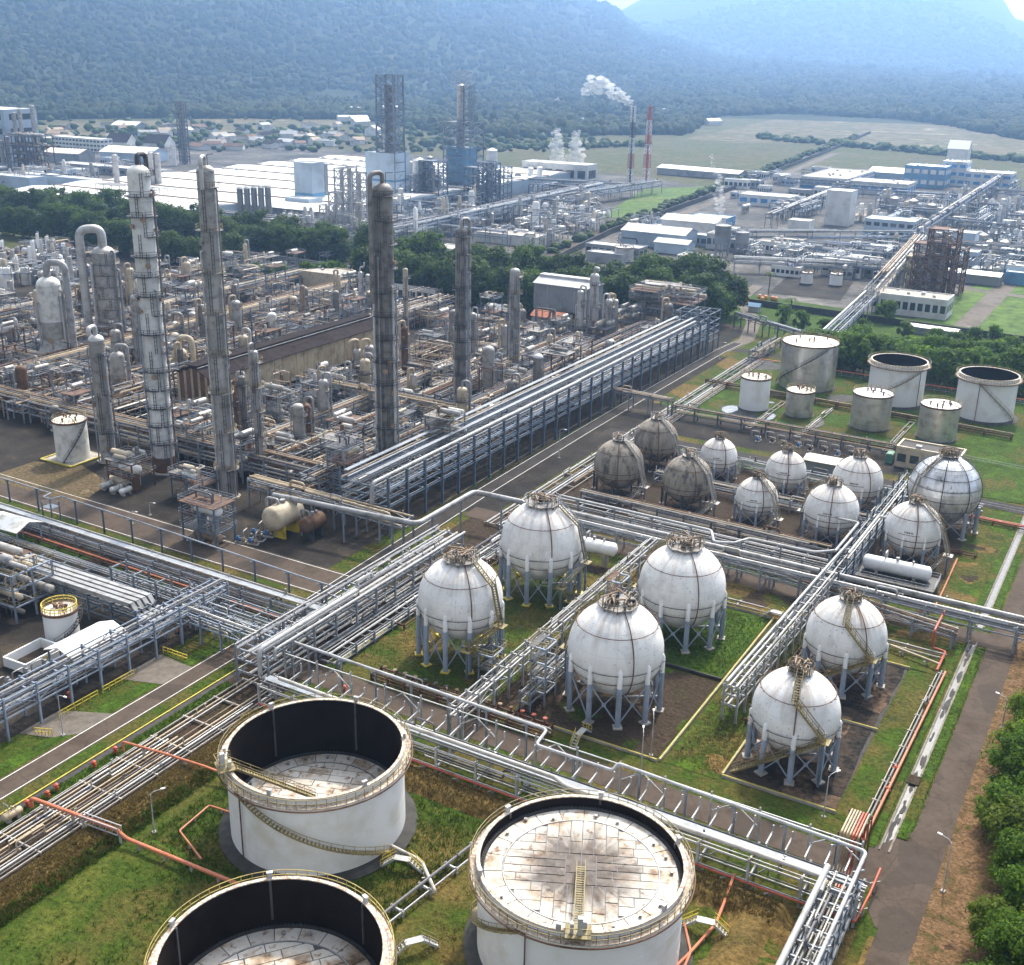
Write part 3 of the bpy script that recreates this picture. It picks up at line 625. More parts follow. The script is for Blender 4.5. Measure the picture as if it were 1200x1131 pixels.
def roof_plates(t, R, z, ang, seed, quad=True):
    r = random.Random(seed); Rc = R * 0.79; PM = M['platestain' if quad else 'plate']
    ca, sa = math.cos(ang), math.sin(ang)
    MB().lathe([(R * .995, z - .35), (R * .995, z)], 48).build('roof_deck', M['piped'], t)
    ring = MB().lathe([(Rc * 1.0, z + .02), (Rc * 1.0, z + .13), (Rc * 1.018, z + .13), (Rc * 1.018, z + .02)], 64, close=False).build('roof_rib', M['pipe'], t)
    n = 22
    for k in range(n):
        a0 = 2*math.pi*(k + .02)/n; a1 = 2*math.pi*(k + .98)/n
        q = [(R*.985*math.cos(a0+(a1-a0)*i/4), R*.985*math.sin(a0+(a1-a0)*i/4)) for i in range(5)] + [(Rc*1.025*math.cos(a1+(a0-a1)*i/4), Rc*1.025*math.sin(a1+(a0-a1)*i/4)) for i in range(5)]
        MB().prism(q, z + .01, z + .07 + r.uniform(0, .03)).build('roof_plate', PM, t, smooth=False)
        if r.random() < .7:
            a = (a0 + a1)/2 + r.uniform(-.05, .05); rr = R * r.uniform(.84, .95)
            MB().lathe([(.16, z+.05), (.16, z+.35), (.24, z+.36), (.24, z+.42)], 8, (rr*math.cos(a), rr*math.sin(a), 0)).build('deck_leg', M['pipe'], t)
    cells = []
    def fill(x0, y0, x1, y1, vert):
        if vert: x0, y0, x1, y1 = y0, x0, y1, x1
        nn = max(1, round((y1 - y0) / 1.35)); h = (y1 - y0) / nn
        for i in range(nn):
            x = x0; first = True
            while x < x1 - .05:
                L = r.uniform(1.3, 3.6) if first else r.uniform(2.6, 4.2); first = False
                xe = x1 if x1 - x < L + 1.0 else x + L
                g_ = .055; c = [(x + g_, y0 + i*h + g_), (xe - g_, y0 + i*h + g_), (xe - g_, y0 + (i+1)*h - g_), (x + g_, y0 + (i+1)*h - g_)]
                cells.append([(b_, a_) for a_, b_ in c] if vert else c); x = xe
    a, b_, c_ = Rc, .48 * Rc, .30 * Rc
    if quad:
        fill(-b_, c_, b_, a, True); fill(-b_, -a, b_, -c_, True); fill(-.2*Rc, -c_, .2*Rc, c_, True)
        fill(-a, -c_, -.2*Rc, c_, False); fill(.2*Rc, -c_, a, c_, False)
        for sx in (-1, 1):
            for sy in (-1, 1):
                x0, x1 = sorted((sx*b_, sx*a)); y0, y1 = sorted((sy*c_, sy*a)); fill(x0, y0, x1, y1, False)
    else: fill(-a, -a, a, a, False)
    for c in cells:
        q = clip_circle(c, Rc * .992)
        if not q or parea(q) < .25: continue
        q = [(x*ca - y*sa, x*sa + y*ca) for x, y in q]
        MB().prism(q, z + .01, z + .06 + r.uniform(0, .045)).build('roof_plate', PM, t, smooth=False)
def ring_rail(R, z, h, n, r=.035, mids=1, a0=0, a1=2*math.pi):
    b = MB(); full = abs(a1 - a0 - 2*math.pi) < 1e-6
    for j in range(mids + 1):
        zz = z + h * (j + 1) / (mids + 1)
        b.lathe([(R - r, zz), (R + r, zz), (R + r, zz + 2*r), (R - r, zz + 2*r), (R - r, zz)], n, a0=a0, a1=a1, close=False)
    for k in range(n + (0 if full else 1)):
        t = a0 + (a1 - a0) * k / n; b.bar((R*math.cos(t), R*math.sin(t), z), (R*math.cos(t), R*math.sin(t), z + h), .06)
    return b
def spiral(R, z0, z1, a0, a1, wd=.75, n=None):
    """steps and rail winding round a shell"""
    n = n or int(abs(a1 - a0) * R / .42); s = MB(); rl = MB(); prev = None
    for i in range(n + 1):
        t = a0 + (a1 - a0) * i / n; z = z0 + (z1 - z0) * i / n; c, d = math.cos(t), math.sin(t); tx, ty = -d, c
        p0 = Vector((c*(R+.05), d*(R+.05), z)); p1 = Vector((c*(R+wd), d*(R+wd), z)); s.bar(p0, p1, .26, .05)
        if prev is not None: s.bar(prev, p1, .06, .22); rl.bar(prev + Vector((0,0,1)), p1 + Vector((0,0,1)), .06); rl.bar(prev + Vector((0,0,.5)), p1 + Vector((0,0,.5)), .045)
        if i % 3 == 0: rl.bar(p1, p1 + Vector((0,0,1)), .05); s.bar(p1, Vector((c*R, d*R, z - .7)), .05)
        prev = p1
    return s, rl
def floating_tank(label, x, y, R, h, zroof, lad, plates_ang, seed, stair, railmat='olive', details=True, quad=True):
    t = thing('floating_roof_tank', label, 'storage tank', (x, y, 0))
    MB().lathe([(R + 1.5, -.2), (R + 1.5, .12), (R + .9, .42)], 64).build('foundation', M['found'], t)
    prof = []; nc = 5
    for i in range(nc):
        rr = R - .010 * i; prof += [(rr, .42 + (h - .42) * i / nc), (rr, .42 + (h - .42) * (i + 1) / nc)]
    prof += [(R - .22, h)]
    MB().lathe(prof, 96, close=False).build('shell', M['white'], t)
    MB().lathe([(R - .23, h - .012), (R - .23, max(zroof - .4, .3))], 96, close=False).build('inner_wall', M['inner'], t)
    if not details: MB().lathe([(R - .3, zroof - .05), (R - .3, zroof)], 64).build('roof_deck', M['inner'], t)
    MB().lathe([(R, h - .95), (R + .85, h - .92), (R + .85, h - .80), (R, h - .80)], 96, close=False).build('wind_girder', M['rimpaint'], t)
    MB().lathe([(R - .25, h - .02), (R + .16, h - .02), (R + .16, h + .1), (R - .25, h + .1), (R - .25, h - .02)], 96, close=False).build('rim', M['rimpaint'], t)
    ring_rail(R + .82, h - .8, 1.1, 64).build('handrail', M[railmat], t)
    b = MB().lathe([(R + .95, h - 1.15), (R + 1.08, h - 1.15), (R + 1.08, h - 1.0), (R + .95, h - 1.0), (R + .95, h - 1.15)], 96, close=False)
    b.build('fire_pipe', M['rust'], t)
    if stair:
        a0, a1 = stair; s, rl = spiral(R, .5, h - .9, a0, a1); st = s.build('stair', M['olive'], t); rl.build('stair_rail', M[railmat], st)
        b = MB(); 
        for f in (a0 + (a1 - a0) * .98,):
            c, d = math.cos(f), math.sin(f); b.tube([(c*(R+1.0), d*(R+1.0), h - 1.1), (c*(R+.25), d*(R+.25), h - 1.6), (c*(R+.25), d*(R+.25), .4)], .09, 6)
        b.build('downcomer', M['rust'], t)
    if not details: return t
    roof_plates(t, R - .55, zroof, plates_ang, seed, quad)
    b = MB().lathe([(R - .58, zroof - .1), (R - .58, zroof + .32), (R - .25, zroof + .22), (R - .25, zroof - .1)], 96, close=False); n = 150
    for k in range(n):
        a = 2*math.pi*k/n; c, d = math.cos(a), math.sin(a); b.cbox((c*(R-.45), d*(R-.45), zroof + .3), .10, .10, .14)
    b.build('roof_seal', M['dark'], t)
    for k in range(6):                                     # foam boxes hooked over the rim
        a = plates_ang + .35 + 2*math.pi*k/6; c, d = math.cos(a), math.sin(a)
        f = MB().cbox((0, 0, 0), .3, .5, .75).cbox((0, 0, .75), .4, .65, .08).build('foam_box', M['ltsteel'], t, (c*(R+.05), d*(R+.05), h)); f.rotation_euler.z = a
        MB().box((-.45, -.12, -max(h - zroof - 1.0, .6)), (-.3, .12, -.05)).build('foam_chute', M['dark'], f)
    # gauger's platform and rolling ladder
    ca, sa = math.cos(lad), math.sin(lad); pr = R - .2
    pl = MB().cbox((0, 0, 0), 2.0, 2.6, .12).bar((-.9, 0, 0), (-.9, 0, -1.6), .15).build('gauge_platform', M['olive'], t, (ca*(R+.3), sa*(R+.3), h + .25)); pl.rotation_euler.z = lad
    rr = MB()
    for yy in (-1.25, 1.25):
        for xx in (-.95, 0, .95): rr.bar((xx, yy, .1), (xx, yy, 1.2), .06)
        rr.bar((-.95, yy, 1.2), (.95, yy, 1.2), .07); rr.bar((-.95, yy, .65), (.95, yy, .65), .05)
    rr.bar((.95, -1.25, 1.2), (.95, 1.25, 1.2), .07); rr.build('platform_rail', M[railmat], pl)
    MB().cbox((.3, .2, .12), .5, .5, 1.9).cbox((.3, -.6, .12), .35, .35, 1.2).cbox((-.4, .6, .12), .3, .5, .9).build('gauge_cabinet', M['ltsteel'], pl)
    A = Vector((ca*pr, sa*pr, h + .3)); B = Vector((ca*R*.02, sa*R*.02, zroof + .5)); w = Vector((-sa, ca, 0)) * .45
    L = MB(); n = int((A - B).length / .4)
    for sg in (-1, 1): L.bar(A + w*sg, B + w*sg, .10, .28)
    for i in range(n + 1): q = A + (B - A) * i / n; L.bar(q - w, q + w, .16, .05)
    ld = L.build('rolling_ladder', M['olive'], t); L = MB(); up = Vector((0, 0, .95))
    for sg in (-1, 1):
        L.bar(A + w*sg + up, B + w*sg + up, .06)
        for i in range(0, n + 1, 4): q = A + (B - A) * i / n + w*sg; L.bar(q, q + up, .05)
    L.build('ladder_rail', M[railmat], ld)
    return t
M['rimpaint'] = metal('rusty_rim_paint', (0.56, 0.50, 0.41), 0.9, 0.6, dirt=0.3, scale=1.3, streak=False, rustcol=(0.20, 0.09, 0.04))
tocam = lambda x, y: math.atan2(-y, -x)
floating_tank('white open topped tank with deep dark inside, behind the other two front tanks', -79.1, 92.7, 10.65, 11.0, 3.1, tocam(-79, 92.7) - 1.28, .35, 1, (tocam(-79, 92.7) + .82, tocam(-79, 92.7) - 1.0), quad=False)
floating_tank('white tank with high bright patchwork plate roof and central ladder', -42.2, 90.7, 10.85, 11.0, 9.6, tocam(-42.2, 90.7), tocam(-42.2, 90.7) + math.pi/2, 2, (tocam(-42.2, 90.7) - 1.95, tocam(-42.2, 90.7) - .45))
floating_tank('white open topped tank with dark inner wall, cut off by the bottom edge', -60.8, 63.6, 10.55, 11.0, 5.2, tocam(-60.8, 63.6) + .3, .9, 3, (tocam(-60.8, 63.6) - 1.3, tocam(-60.8, 63.6) - .2), 'railyellow', quad=False)
land('front tank with bright plate roof', 682, 1010); land('front tank with deep dark inside', 368, 925)
# ---- tanks of the back tank farm
def cone_tank(label, x, y, R, h, mat, roofmat, bands=6, stair=None, seed=0, name='storage_tank', group=None):
    r = random.Random(seed); t = thing(name, label, 'storage tank', (x, y, 0), group=group)
    MB().lathe([(R + .5, -.1), (R + .5, .18), (R + .1, .2)], 40).build('foundation', M['found'], t)
    if bands:
        for i in range(bands):
            z0 = .2 + (h - .2) * i / bands; z1 = .2 + (h - .2) * (i + 1) / bands
            MB().lathe([(R - .01*(i % 2), z0 + .012), (R - .01*(i % 2), z1 - .012)], 48, close=False).build('cladding_band', mat, t)
    else: MB().lathe([(R, .2), (R, h)], 48, close=False).build('shell', mat, t)
    rf = MB().lathe([(R + .12, h - .12), (R + .12, h + .02), (R * .5, h + R * .05), (0, h + R * .085)], 48).build('roof', roofmat, t)
    b = MB().lathe([(R + .05, h - .3), (R + .2, h - .3), (R + .2, h + .14), (R + .05, h + .14)], 48, close=False); b.build('rim', M['rust'], t)
    ring_rail(R - .05, h + .05, .9, 26, .03).build('handrail', M['olive'], t)
    b = MB()
    for k in range(6):
        a = r.uniform(0, 6.28); q = R * r.uniform(.1, .8); b.lathe([(.2, h), (.2, h + R*.08 + .5), (.32, h + R*.08 + .52), (.32, h + R*.08 + .7)], 8, (q*math.cos(a), q*math.sin(a), 0))
    b.tube([(0, 0, h + R*.085), (0, 0, h + R*.085 + .5), (R*.7, -R*.3, h + .7), (R*1.03, -R*.45, h + .3)], .1, 6)
    b.build('nozzle', M['rust'], rf)
    if stair:
        s, rl = spiral(R, .3, h - .1, stair[0], stair[1], .8); st = s.build('stair', M['dark'], t); rl.build('stair_rail', M['dark'], st)
    return t
tc = math.atan2(-320, 65)
M['tanksilver'] = metal('tank_aluminium_cladding', (0.56, 0.55, 0.53), 0.34, 0.36, 0.75, dirt=0.22, scale=0.5, rustcol=(0.22, 0.19, 0.16), var=.03)
M['creamroof'] = metal('cream_tank_roof', (0.64, 0.58, 0.48), 0.28, 0.5, dirt=0.12, scale=0.3)
cone_tank('large silver clad tank with dark diagonal stair and cream roof', -87.1, 326.5, 7.9, 13.2, M['tanksilver'], M['creamroof'], 8, (tc - 1.45, tc + .75), 1)
floating_tank('white open topped tank nearest the big silver tank', -61.4, 324.4, 7.5, 11.8, 5, 0, 0, 4, (tc - 1.2, tc + .9), 'olive', False)
floating_tank('white open topped tank at the far right end of the back tank row', -37.7, 323.4, 7.5, 11.7, 5, 0, 0, 5, (tc + 1.1, tc - .35), 'olive', False)
cone_tank('small plain white tank with rust speckled roof', -92.7, 296.2, 4.0, 8.8, M['white'], M['creamroof'], 0, None, 2)
cone_tank('smallest silver tank beside the small white one', -80.3, 296.6, 3.7, 6.9, M['tanksilver'], M['creamroof'], 6, None, 3)
cone_tank('mid sized silver tank in front of the two white open tanks', -61.5, 296.6, 5.0, 9.1, M['tanksilver'], M['wroof'], 7, None, 4)
cone_tank('silver tank with glinting cladding behind the grey flat roofed hut', -44.7, 296.6, 4.8, 8.8, M['tanksilver'], M['wroof'], 7, None, 5)
land('large silver clad tank', 947, 427); land('white open tank nearest the silver tank', 1053, 447); land('rightmost white open tank', 1158, 463); land('small plain white tank', 885, 460); land('mid sized silver tank', 1024, 480)
cone_tank('white tank on a yellow kerbed base left of the tall white column', -212.5, 169.2, 3.7, 9.3, M['whiteold'], M['creamroof'], 0, (math.radians(-70), math.radians(10)), 6)
t = cone_tank('small white tank with crowded yellow railed roof at the left edge', -144.7, 109, 2.65, 4.9, M['white'], M['creamroof'], 0, (math.radians(-60), math.radians(60)), 7)
ring_rail(2.7, 4.9, 1.1, 20, .05).build('yellow_rail', M['yellow'], t)
M['crownrail'] = metal('weathered_crown_rail', (0.13, 0.105, 0.06), .4, .7, dirt=.3)
# ================================================================== SPHERES
def stair_run(a, b, wd, up=1.0, n=None):
    a = Vector(a); b = Vector(b); d = b - a; s = Vector((d.y, -d.x, 0)); s = (s.normalized() if s.length > 1e-4 else Vector((1,0,0))) * wd / 2
    st = MB(); rl = MB(); n = n or max(3, int(d.length / .4))
    for sg in (-1, 1):
        st.bar(a + s*sg, b + s*sg, .07, .26); u = Vector((0, 0, up))
        rl.bar(a + s*sg + u, b + s*sg + u, .07); rl.bar(a + s*sg + u*.5, b + s*sg + u*.5, .05)
        for i in range(0, n + 1, 3): q = a + d * i / n + s*sg; rl.bar(q, q + u, .055)
    for i in range(n + 1): q = a + d * i / n; st.bar(q - s, q + s, .22, .05)
    return st, rl
def sphere_tank(label, x, y, hc, R, style='white', stair_az=None, nleg=8, legrot=0.2, railmat='olive', stair='fold', seed=0, cat='storage sphere', txt=False):
    r = random.Random(seed); t = thing('spherical_tank', label, cat, (x, y, 0)); big = R > 5.6
    mat = {'white': M['sphererust' if (txt or seed in (2, 6)) else 'sphere'], 'grey': M['greysphere'], 'silver': M['silversphere']}[style]
    pr = [(R * math.cos(a), hc + R * math.sin(a)) for a in [math.radians(-90 + 180 * i / 28) for i in range(29)]]
    pr[0] = (0, hc - R); pr[-1] = (0, hc + R)
    if style == 'white': sh = MB().lathe(pr, 56).build('shell', mat, t)
    else:                                                   # insulated: jacket panels one by one
        nb, ns = (12, 24); sh = MB().lathe([(p[0]*.993, hc + (p[1]-hc)*.993) for p in pr], 40).build('shell', M['vessel'], t)
        for i in range(nb):
            e0 = math.radians(-84 + 168 * i / nb); e1 = math.radians(-84 + 168 * (i + 1) / nb)
            m = max(8, int(ns * math.cos((e0 + e1) / 2)))
            pn = MB(); da = 2*math.pi/m*.985; de = (e1 - e0) * .012; q = []
            for aa in (-.5, -.17, .17, .5):
                for ee in (e0 + de, (e0+e1)/2, e1 - de): pn.v.append((R*math.cos(ee)*math.cos(aa*da), R*math.cos(ee)*math.sin(aa*da), hc + R*math.sin(ee)))
            for c in range(3):
                for k in range(2): q0 = c*3 + k; pn.f.append((q0, q0+3, q0+4, q0+1))
            me = pn.mesh('panel', mat, 60)
            for k in range(m): inst('panel', me, t, (0, 0, 0), 2*math.pi*(k + (i % 2) * .5)/m)
    legm = M['leg'] if style == 'white' else M['dark'] if style == 'grey' else M['steel']
    lr = .40 if big else .24
    L0 = unit('cyl16', legm); L1 = unit('cyl16', M['white'] if style == 'white' else legm); feet = []
    for k in range(nleg):
        a = legrot + 2*math.pi*k/nleg; px_, py_ = (R - lr*.1)*math.cos(a), (R - lr*.1)*math.sin(a); feet.append((px_, py_, a))
        zt = hc - R*.42
        lg = inst('leg', L0, t, (px_, py_, .25), scale=(2*lr, 2*lr, zt - .25))
        MB().cbox((0, 0, 0), lr*3.3, lr*3.3, .32).build('foot', M['yellow'] if seed in (1, 2) else M['concrete'], t, (px_, py_, -.05)).rotation_euler.z = a
        if style == 'white':
            q = MB().lathe([(lr*.92, 0), (lr*.92, R*.36), (lr*.4, R*.42), (0, R*.43)], 14).build('leg_sleeve', M['white'], t, (px_, py_, zt))
        b0 = feet[-1]
    for k in range(nleg):
        a, c = feet[k], feet[(k+1) % nleg]; zb, zt = .5, hc - R*.45
        for (p, q) in ((a, c), (c, a)): piece('brace', legm, t, (p[0], p[1], zb), (q[0], q[1], zt), .15 if big else .10)
        if big: inst('gusset', unit('box', legm), t, ((a[0]+c[0])/2, (a[1]+c[1])/2, (zb+zt)/2 - .3), rz=(a[2] + c[2])/2 if k < nleg-1 else legrot - math.pi/nleg, scale=(.1, .6, .6))
    pipem = M['rust'] if style != 'silver' else M['dark']
    for el in ((35, -8, -22) if style != 'silver' else (48, 30, 12, -6, -24)):         # spray rings with nozzles
        e = math.radians(el); rr = (R + .22)*math.cos(e); zz = hc + (R + .22)*math.sin(e); b = MB()
        b.lathe([(rr - .06, zz), (rr, zz + .06), (rr + .06, zz), (rr, zz - .06), (rr - .06, zz)], 48, close=False); n = 26 if style != 'silver' else 34
        for k in range(n):
            a = 2*math.pi*(k + .5)/n + r.uniform(-.04, .04); c, d = math.cos(a), math.sin(a); b.bar((c*rr, d*rr, zz), (c*(rr + .35 + (.25 if style == 'silver' else 0)), d*(rr + .35 + (.25 if style == 'silver' else 0)), zz + .25), .07)
        b.build('spray_ring', pipem if el != -8 else M['dark'], t)
    for k in range(2 if style != 'silver' else 8):            # pipes running down the shell
        a = (tocam(x, y) + [.25, 2.4][k] + r.uniform(-.3, .3)) if style != 'silver' else legrot + k * math.pi/4
        MB().tube([((R + .2)*math.cos(e)*math.cos(a), (R + .2)*math.cos(e)*math.sin(a), hc + (R + .2)*math.sin(e)) for e in [math.radians(72 - 7*i) for i in range(20)]], .09, 6).build('spray_pipe', pipem, t)
    # crown platform with rails and valve gear
    pR = R * (.44 if seed in (1, 2, 3, 4) else .30); zt = hc + R + (.05 if seed in (1, 2, 3, 4) else .25); n = 8
    pp = MB().prism([(pR*math.cos(2*math.pi*(k+.5)/n), pR*math.sin(2*math.pi*(k+.5)/n)) for k in range(n)], zt - .08, zt); MB().lathe([(pR * .95, -.8), (pR * .95, 0)], 8)
    for k in range(n): a = 2*math.pi*(k+.5)/n; pp.bar((pR*.9*math.cos(a), pR*.9*math.sin(a), zt - .05), (pR*.85*math.cos(a), pR*.85*math.sin(a), zt - 1.1), .12)
    pf = pp.build('platform', M['columnd'] if style != 'grey' else M['vessel'], t)
    ring_rail(pR, zt, 1.0, n * 2, .028).build('platform_rail', M['crownrail' if railmat == 'olive' else railmat], pf)
    b = MB(); d2 = MB()
    for k in range(26 if big else 12):
        a = r.uniform(0, 6.28); q = pR * r.uniform(.1, .8); h = r.uniform(.4, 1.35); c = (q*math.cos(a), q*math.sin(a), zt)
        (b if k % 2 else d2).lathe([(.16, 0), (.16, h*.6), (.32, h*.62), (.32, h*.74), (.13, h*.78), (.13, h)], 8, c)
        if k % 3 == 0: e = (pR*.8*math.cos(a+2), pR*.8*math.sin(a+2)); b.tube([(c[0], c[1], zt + .4), (c[0], c[1], zt + h + .2), (e[0], e[1], zt + h + .2), (e[0], e[1], zt)], .10, 6)
    b.build('valve', M['pipeb'], pf); d2.build('valve', M['dark'], pf)
    # stair down the shell
    az = tocam(x, y) if stair_az is None else stair_az
    def onS(a, e, k=.55): e = math.radians(e); return Vector(((R + k)*math.cos(e)*math.cos(a), (R + k)*math.cos(e)*math.sin(a), hc + (R + k)*math.sin(e)))
    top = Vector((pR*math.cos(az), pR*math.sin(az), zt))
    runs = []
    if stair == 'fold':                                     # down the front, then across, then to the ground
        m1 = onS(az - .05, 38, .8); m2 = onS(az + .62, -6, .9); g = Vector(((R + 3.2)*math.cos(az - .95), (R + 3.2)*math.sin(az - .95), .1))
        runs = [(top, m1), (m1, m2), (m2 + Vector((.4*math.cos(az+.62), .4*math.sin(az+.62), 0)), g)]; posts = [m2]
    elif stair == 'drop':                                   # straight down one side to a tall landing
        m1 = onS(az, 30, .9); m2 = Vector(((R + 1.4)*math.cos(az), (R + 1.4)*math.sin(az), hc - R*.35)); m3 = Vector(((R + 1.6)*math.cos(az - .75), (R + 1.6)*math.sin(az - .75), hc - R*.75)); g = m3 + Vector((4.5*math.cos(az + 1.2), 4.5*math.sin(az + 1.2), .1 - m3.z))
        runs = [(top, m1), (m1, m2), (m2, m3), (m3, g)]; posts = [m2, m3]
    elif stair == 'out':
        m1 = onS(az, 25, .9); m2 = Vector(((R + 2.6)*math.cos(az), (R + 2.6)*math.sin(az), hc - R*.55)); g = Vector(((R + 1.5)*math.cos(az - .55), (R + 1.5)*math.sin(az - .55), .1))
        runs = [(top, m1), (m1, m2), (m2, g)]; posts = [m2]
    sm_ = M['olive'] if style == 'white' and big else M['vessel']
    for a_, b_ in runs:
        s, rl = stair_run(a_, b_, .85); st = s.build('stair', sm_, t); rl.build('stair_rail', M[railmat], st)
    for p in posts:
        MB().cbox((p.x, p.y, p.z - .1), 1.7, 1.7, .1).build('landing', sm_, t)
        piece('landing_post', M['blue'], t, (p.x, p.y, 0), (p.x, p.y, p.z - .1), .38, kind='cyl')
    b = MB()                                                # outlet pipe under the belly
    b.tube([(0, 0, hc - R), (0, 0, 1.0), (R*.9*math.cos(legrot+.35), R*.9*math.sin(legrot+.35), 1.0), ((R*.9+.6)*math.cos(legrot+.35), (R*.9+.6)*math.sin(legrot+.35), 1.0), ((R*.9+.6)*math.cos(legrot+.35), (R*.9+.6)*math.sin(legrot+.35), -.1)], .2, 8); b.build('outlet_pipe', M['pipe'], t)
    if txt:                                                 # two short lines of dark lettering, too small to read
        a0 = tocam(x, y) - .12
        for row, (wd, e) in enumerate(((.16, 8), (.36, 3.5))):
            mk = MB(); k = 0; a = a0 - wd
            while a < a0 + wd:
                ww = r.uniform(.025, .05); e0, e1 = math.radians(e), math.radians(e + (3.2 if row == 0 else 1.9)); i = len(mk.v)
                for aa, ee in ((a, e0), (a + ww, e0), (a + ww, e1), (a, e1)): mk.v.append(((R+.03)*math.cos(ee)*math.cos(aa), (R+.03)*math.cos(ee)*math.sin(aa), hc + (R+.03)*math.sin(ee)))
                mk.f.append((i, i+1, i+2, i+3)); a += ww + r.uniform(.012, .03)
            mk.build('lettering', M['dark'], sh, kind='stuff')
    return t
def panel_mat(name, col, met, rough, soot):
    m, nt, b = _nt(name); g = nt.nodes.new('ShaderNodeNewGeometry'); pos = g.outputs['Position']; oi = nt.nodes.new('ShaderNodeObjectInfo')
    n = _noise(nt, pos, 0.5, 5, .6, (1, 1, .35)); c = _ramp(nt, n, [(.32, tuple(k*.45 for k in col)), (.5, col), (.7, tuple(min(1, k*1.15) for k in col))])
    n2 = _noise(nt, pos, 0.9, 4, .65, (1, 1, .25)); c = _mix(nt, _ramp(nt, n2, [(.6 - .12*soot, 0), (.72 - .1*soot, .85)]), c, (0.035, 0.03, 0.026))
    nt.links.new(c, b.inputs['Base Color']); b.inputs['Metallic'].default_value = met; b.inputs['Roughness'].default_value = rough
    return m
M['greysphere'] = panel_mat('grey_jacket_panel', (0.27, 0.235, 0.185), 0.0, 0.7, 0.7)
M['silversphere'] = panel_mat('silver_jacket_panel', (0.66, 0.66, 0.66), 0.5, 0.36, 0.12)
sphere_tank('large white sphere leftmost of the front group, with yellow foot plates', -87.2, 138.2, 9.9, 6.65, stair_az=math.radians(-8), stair='drop', legrot=.35, nleg=11, seed=1)
sphere_tank('large white sphere with a grey stair, behind the leftmost one', -87.6, 165.4, 9.6, 7.1, stair_az=math.radians(5), stair='drop', legrot=.3, railmat='steel', nleg=11, seed=2)
sphere_tank('large white sphere on bare brown earth, nearest to the front of the middle pair', -60, 137.3, 9.4, 6.95, stair_az=math.radians(165), stair='out', legrot=.22, nleg=10, seed=3)
sphere_tank('large white sphere standing on bright green lawn', -60.2, 163.3, 8.7, 7.05, stair_az=math.radians(160), stair='out', legrot=.22, nleg=10, seed=4)
sphere_tank('white sphere with zigzag stair on cracked slabs, frontmost of the right pair', -33, 136.7, 7.8, 5.85, legrot=.1, nleg=9, seed=5)
sphere_tank('white sphere with zigzag stair on cracked slabs, rear one of the right pair', -33, 162.4, 7.6, 6.0, legrot=.1, nleg=9, seed=6)
sphere_tank('soot streaked grey sphere nearest to the road', -96.8, 217.6, 6.5, 5.4, 'grey', math.radians(-20), 8, .2, 'vessel', 'out', 7)
sphere_tank('soot streaked grey sphere behind the other two grey ones', -96.9, 238.2, 6.2, 5.1, 'grey', math.radians(-20), 8, .2, 'vessel', 'out', 8)
sphere_tank('darkest soot streaked grey sphere, next to the smallest white ones', -80.7, 217.2, 6.2, 5.2, 'grey', math.radians(-20), 8, .2, 'vessel', 'out', 9)
for i, (lb, x, y, hc, R, az) in enumerate([
    ('small white sphere right behind the darkest grey sphere', -81.7, 238.7, 5.0, 4.15, 80), ('small white sphere in front of the little flat roofed pump shelter', -65.6, 237, 5.2, 4.35, 80),
    ('small white sphere at the front, just right of the grey spheres', -65.7, 217.8, 5.1, 4.25, -30), ('white sphere with rust streaks under its crown, in front of the grey hut', -49.9, 236, 6.3, 5.25, 75),
    ('white sphere with lettering and a rusty crown, centre front of the small group', -49.9, 216.2, 6.3, 5.25, 150), ('white sphere behind the white bullet tank', -34.0, 215, 6.3, 5.2, -20)]):
    sphere_tank(lb, x, y, hc, R, 'white', math.radians(az), 8, .15 + .1*i, 'olive', 'out', 20 + i, txt=True)
sphere_tank('big silver clad sphere bristling with spray nozzles', -32.2, 234.4, 8.6, 7.0, 'silver', math.radians(-125), 8, .1, 'olive', 'out', 30)
for ph, x, y in [('leftmost large white sphere', 541, 700), ('white sphere with the grey stair', 632, 632), ('front middle white sphere', 719, 758), ('white sphere on the bright lawn', 795, 688), ('front right sphere', 928, 833), ('rear right sphere', 986, 744),
                 ('grey sphere nearest the road', 726, 543), ('darkest grey sphere', 806, 562), ('silver clad sphere', 1107, 573), ('white sphere behind the bullet tank', 1070, 619), ('frontmost small white sphere', 887, 582), ('white sphere with the rusty crown', 975, 597)]: land(ph, x, y)
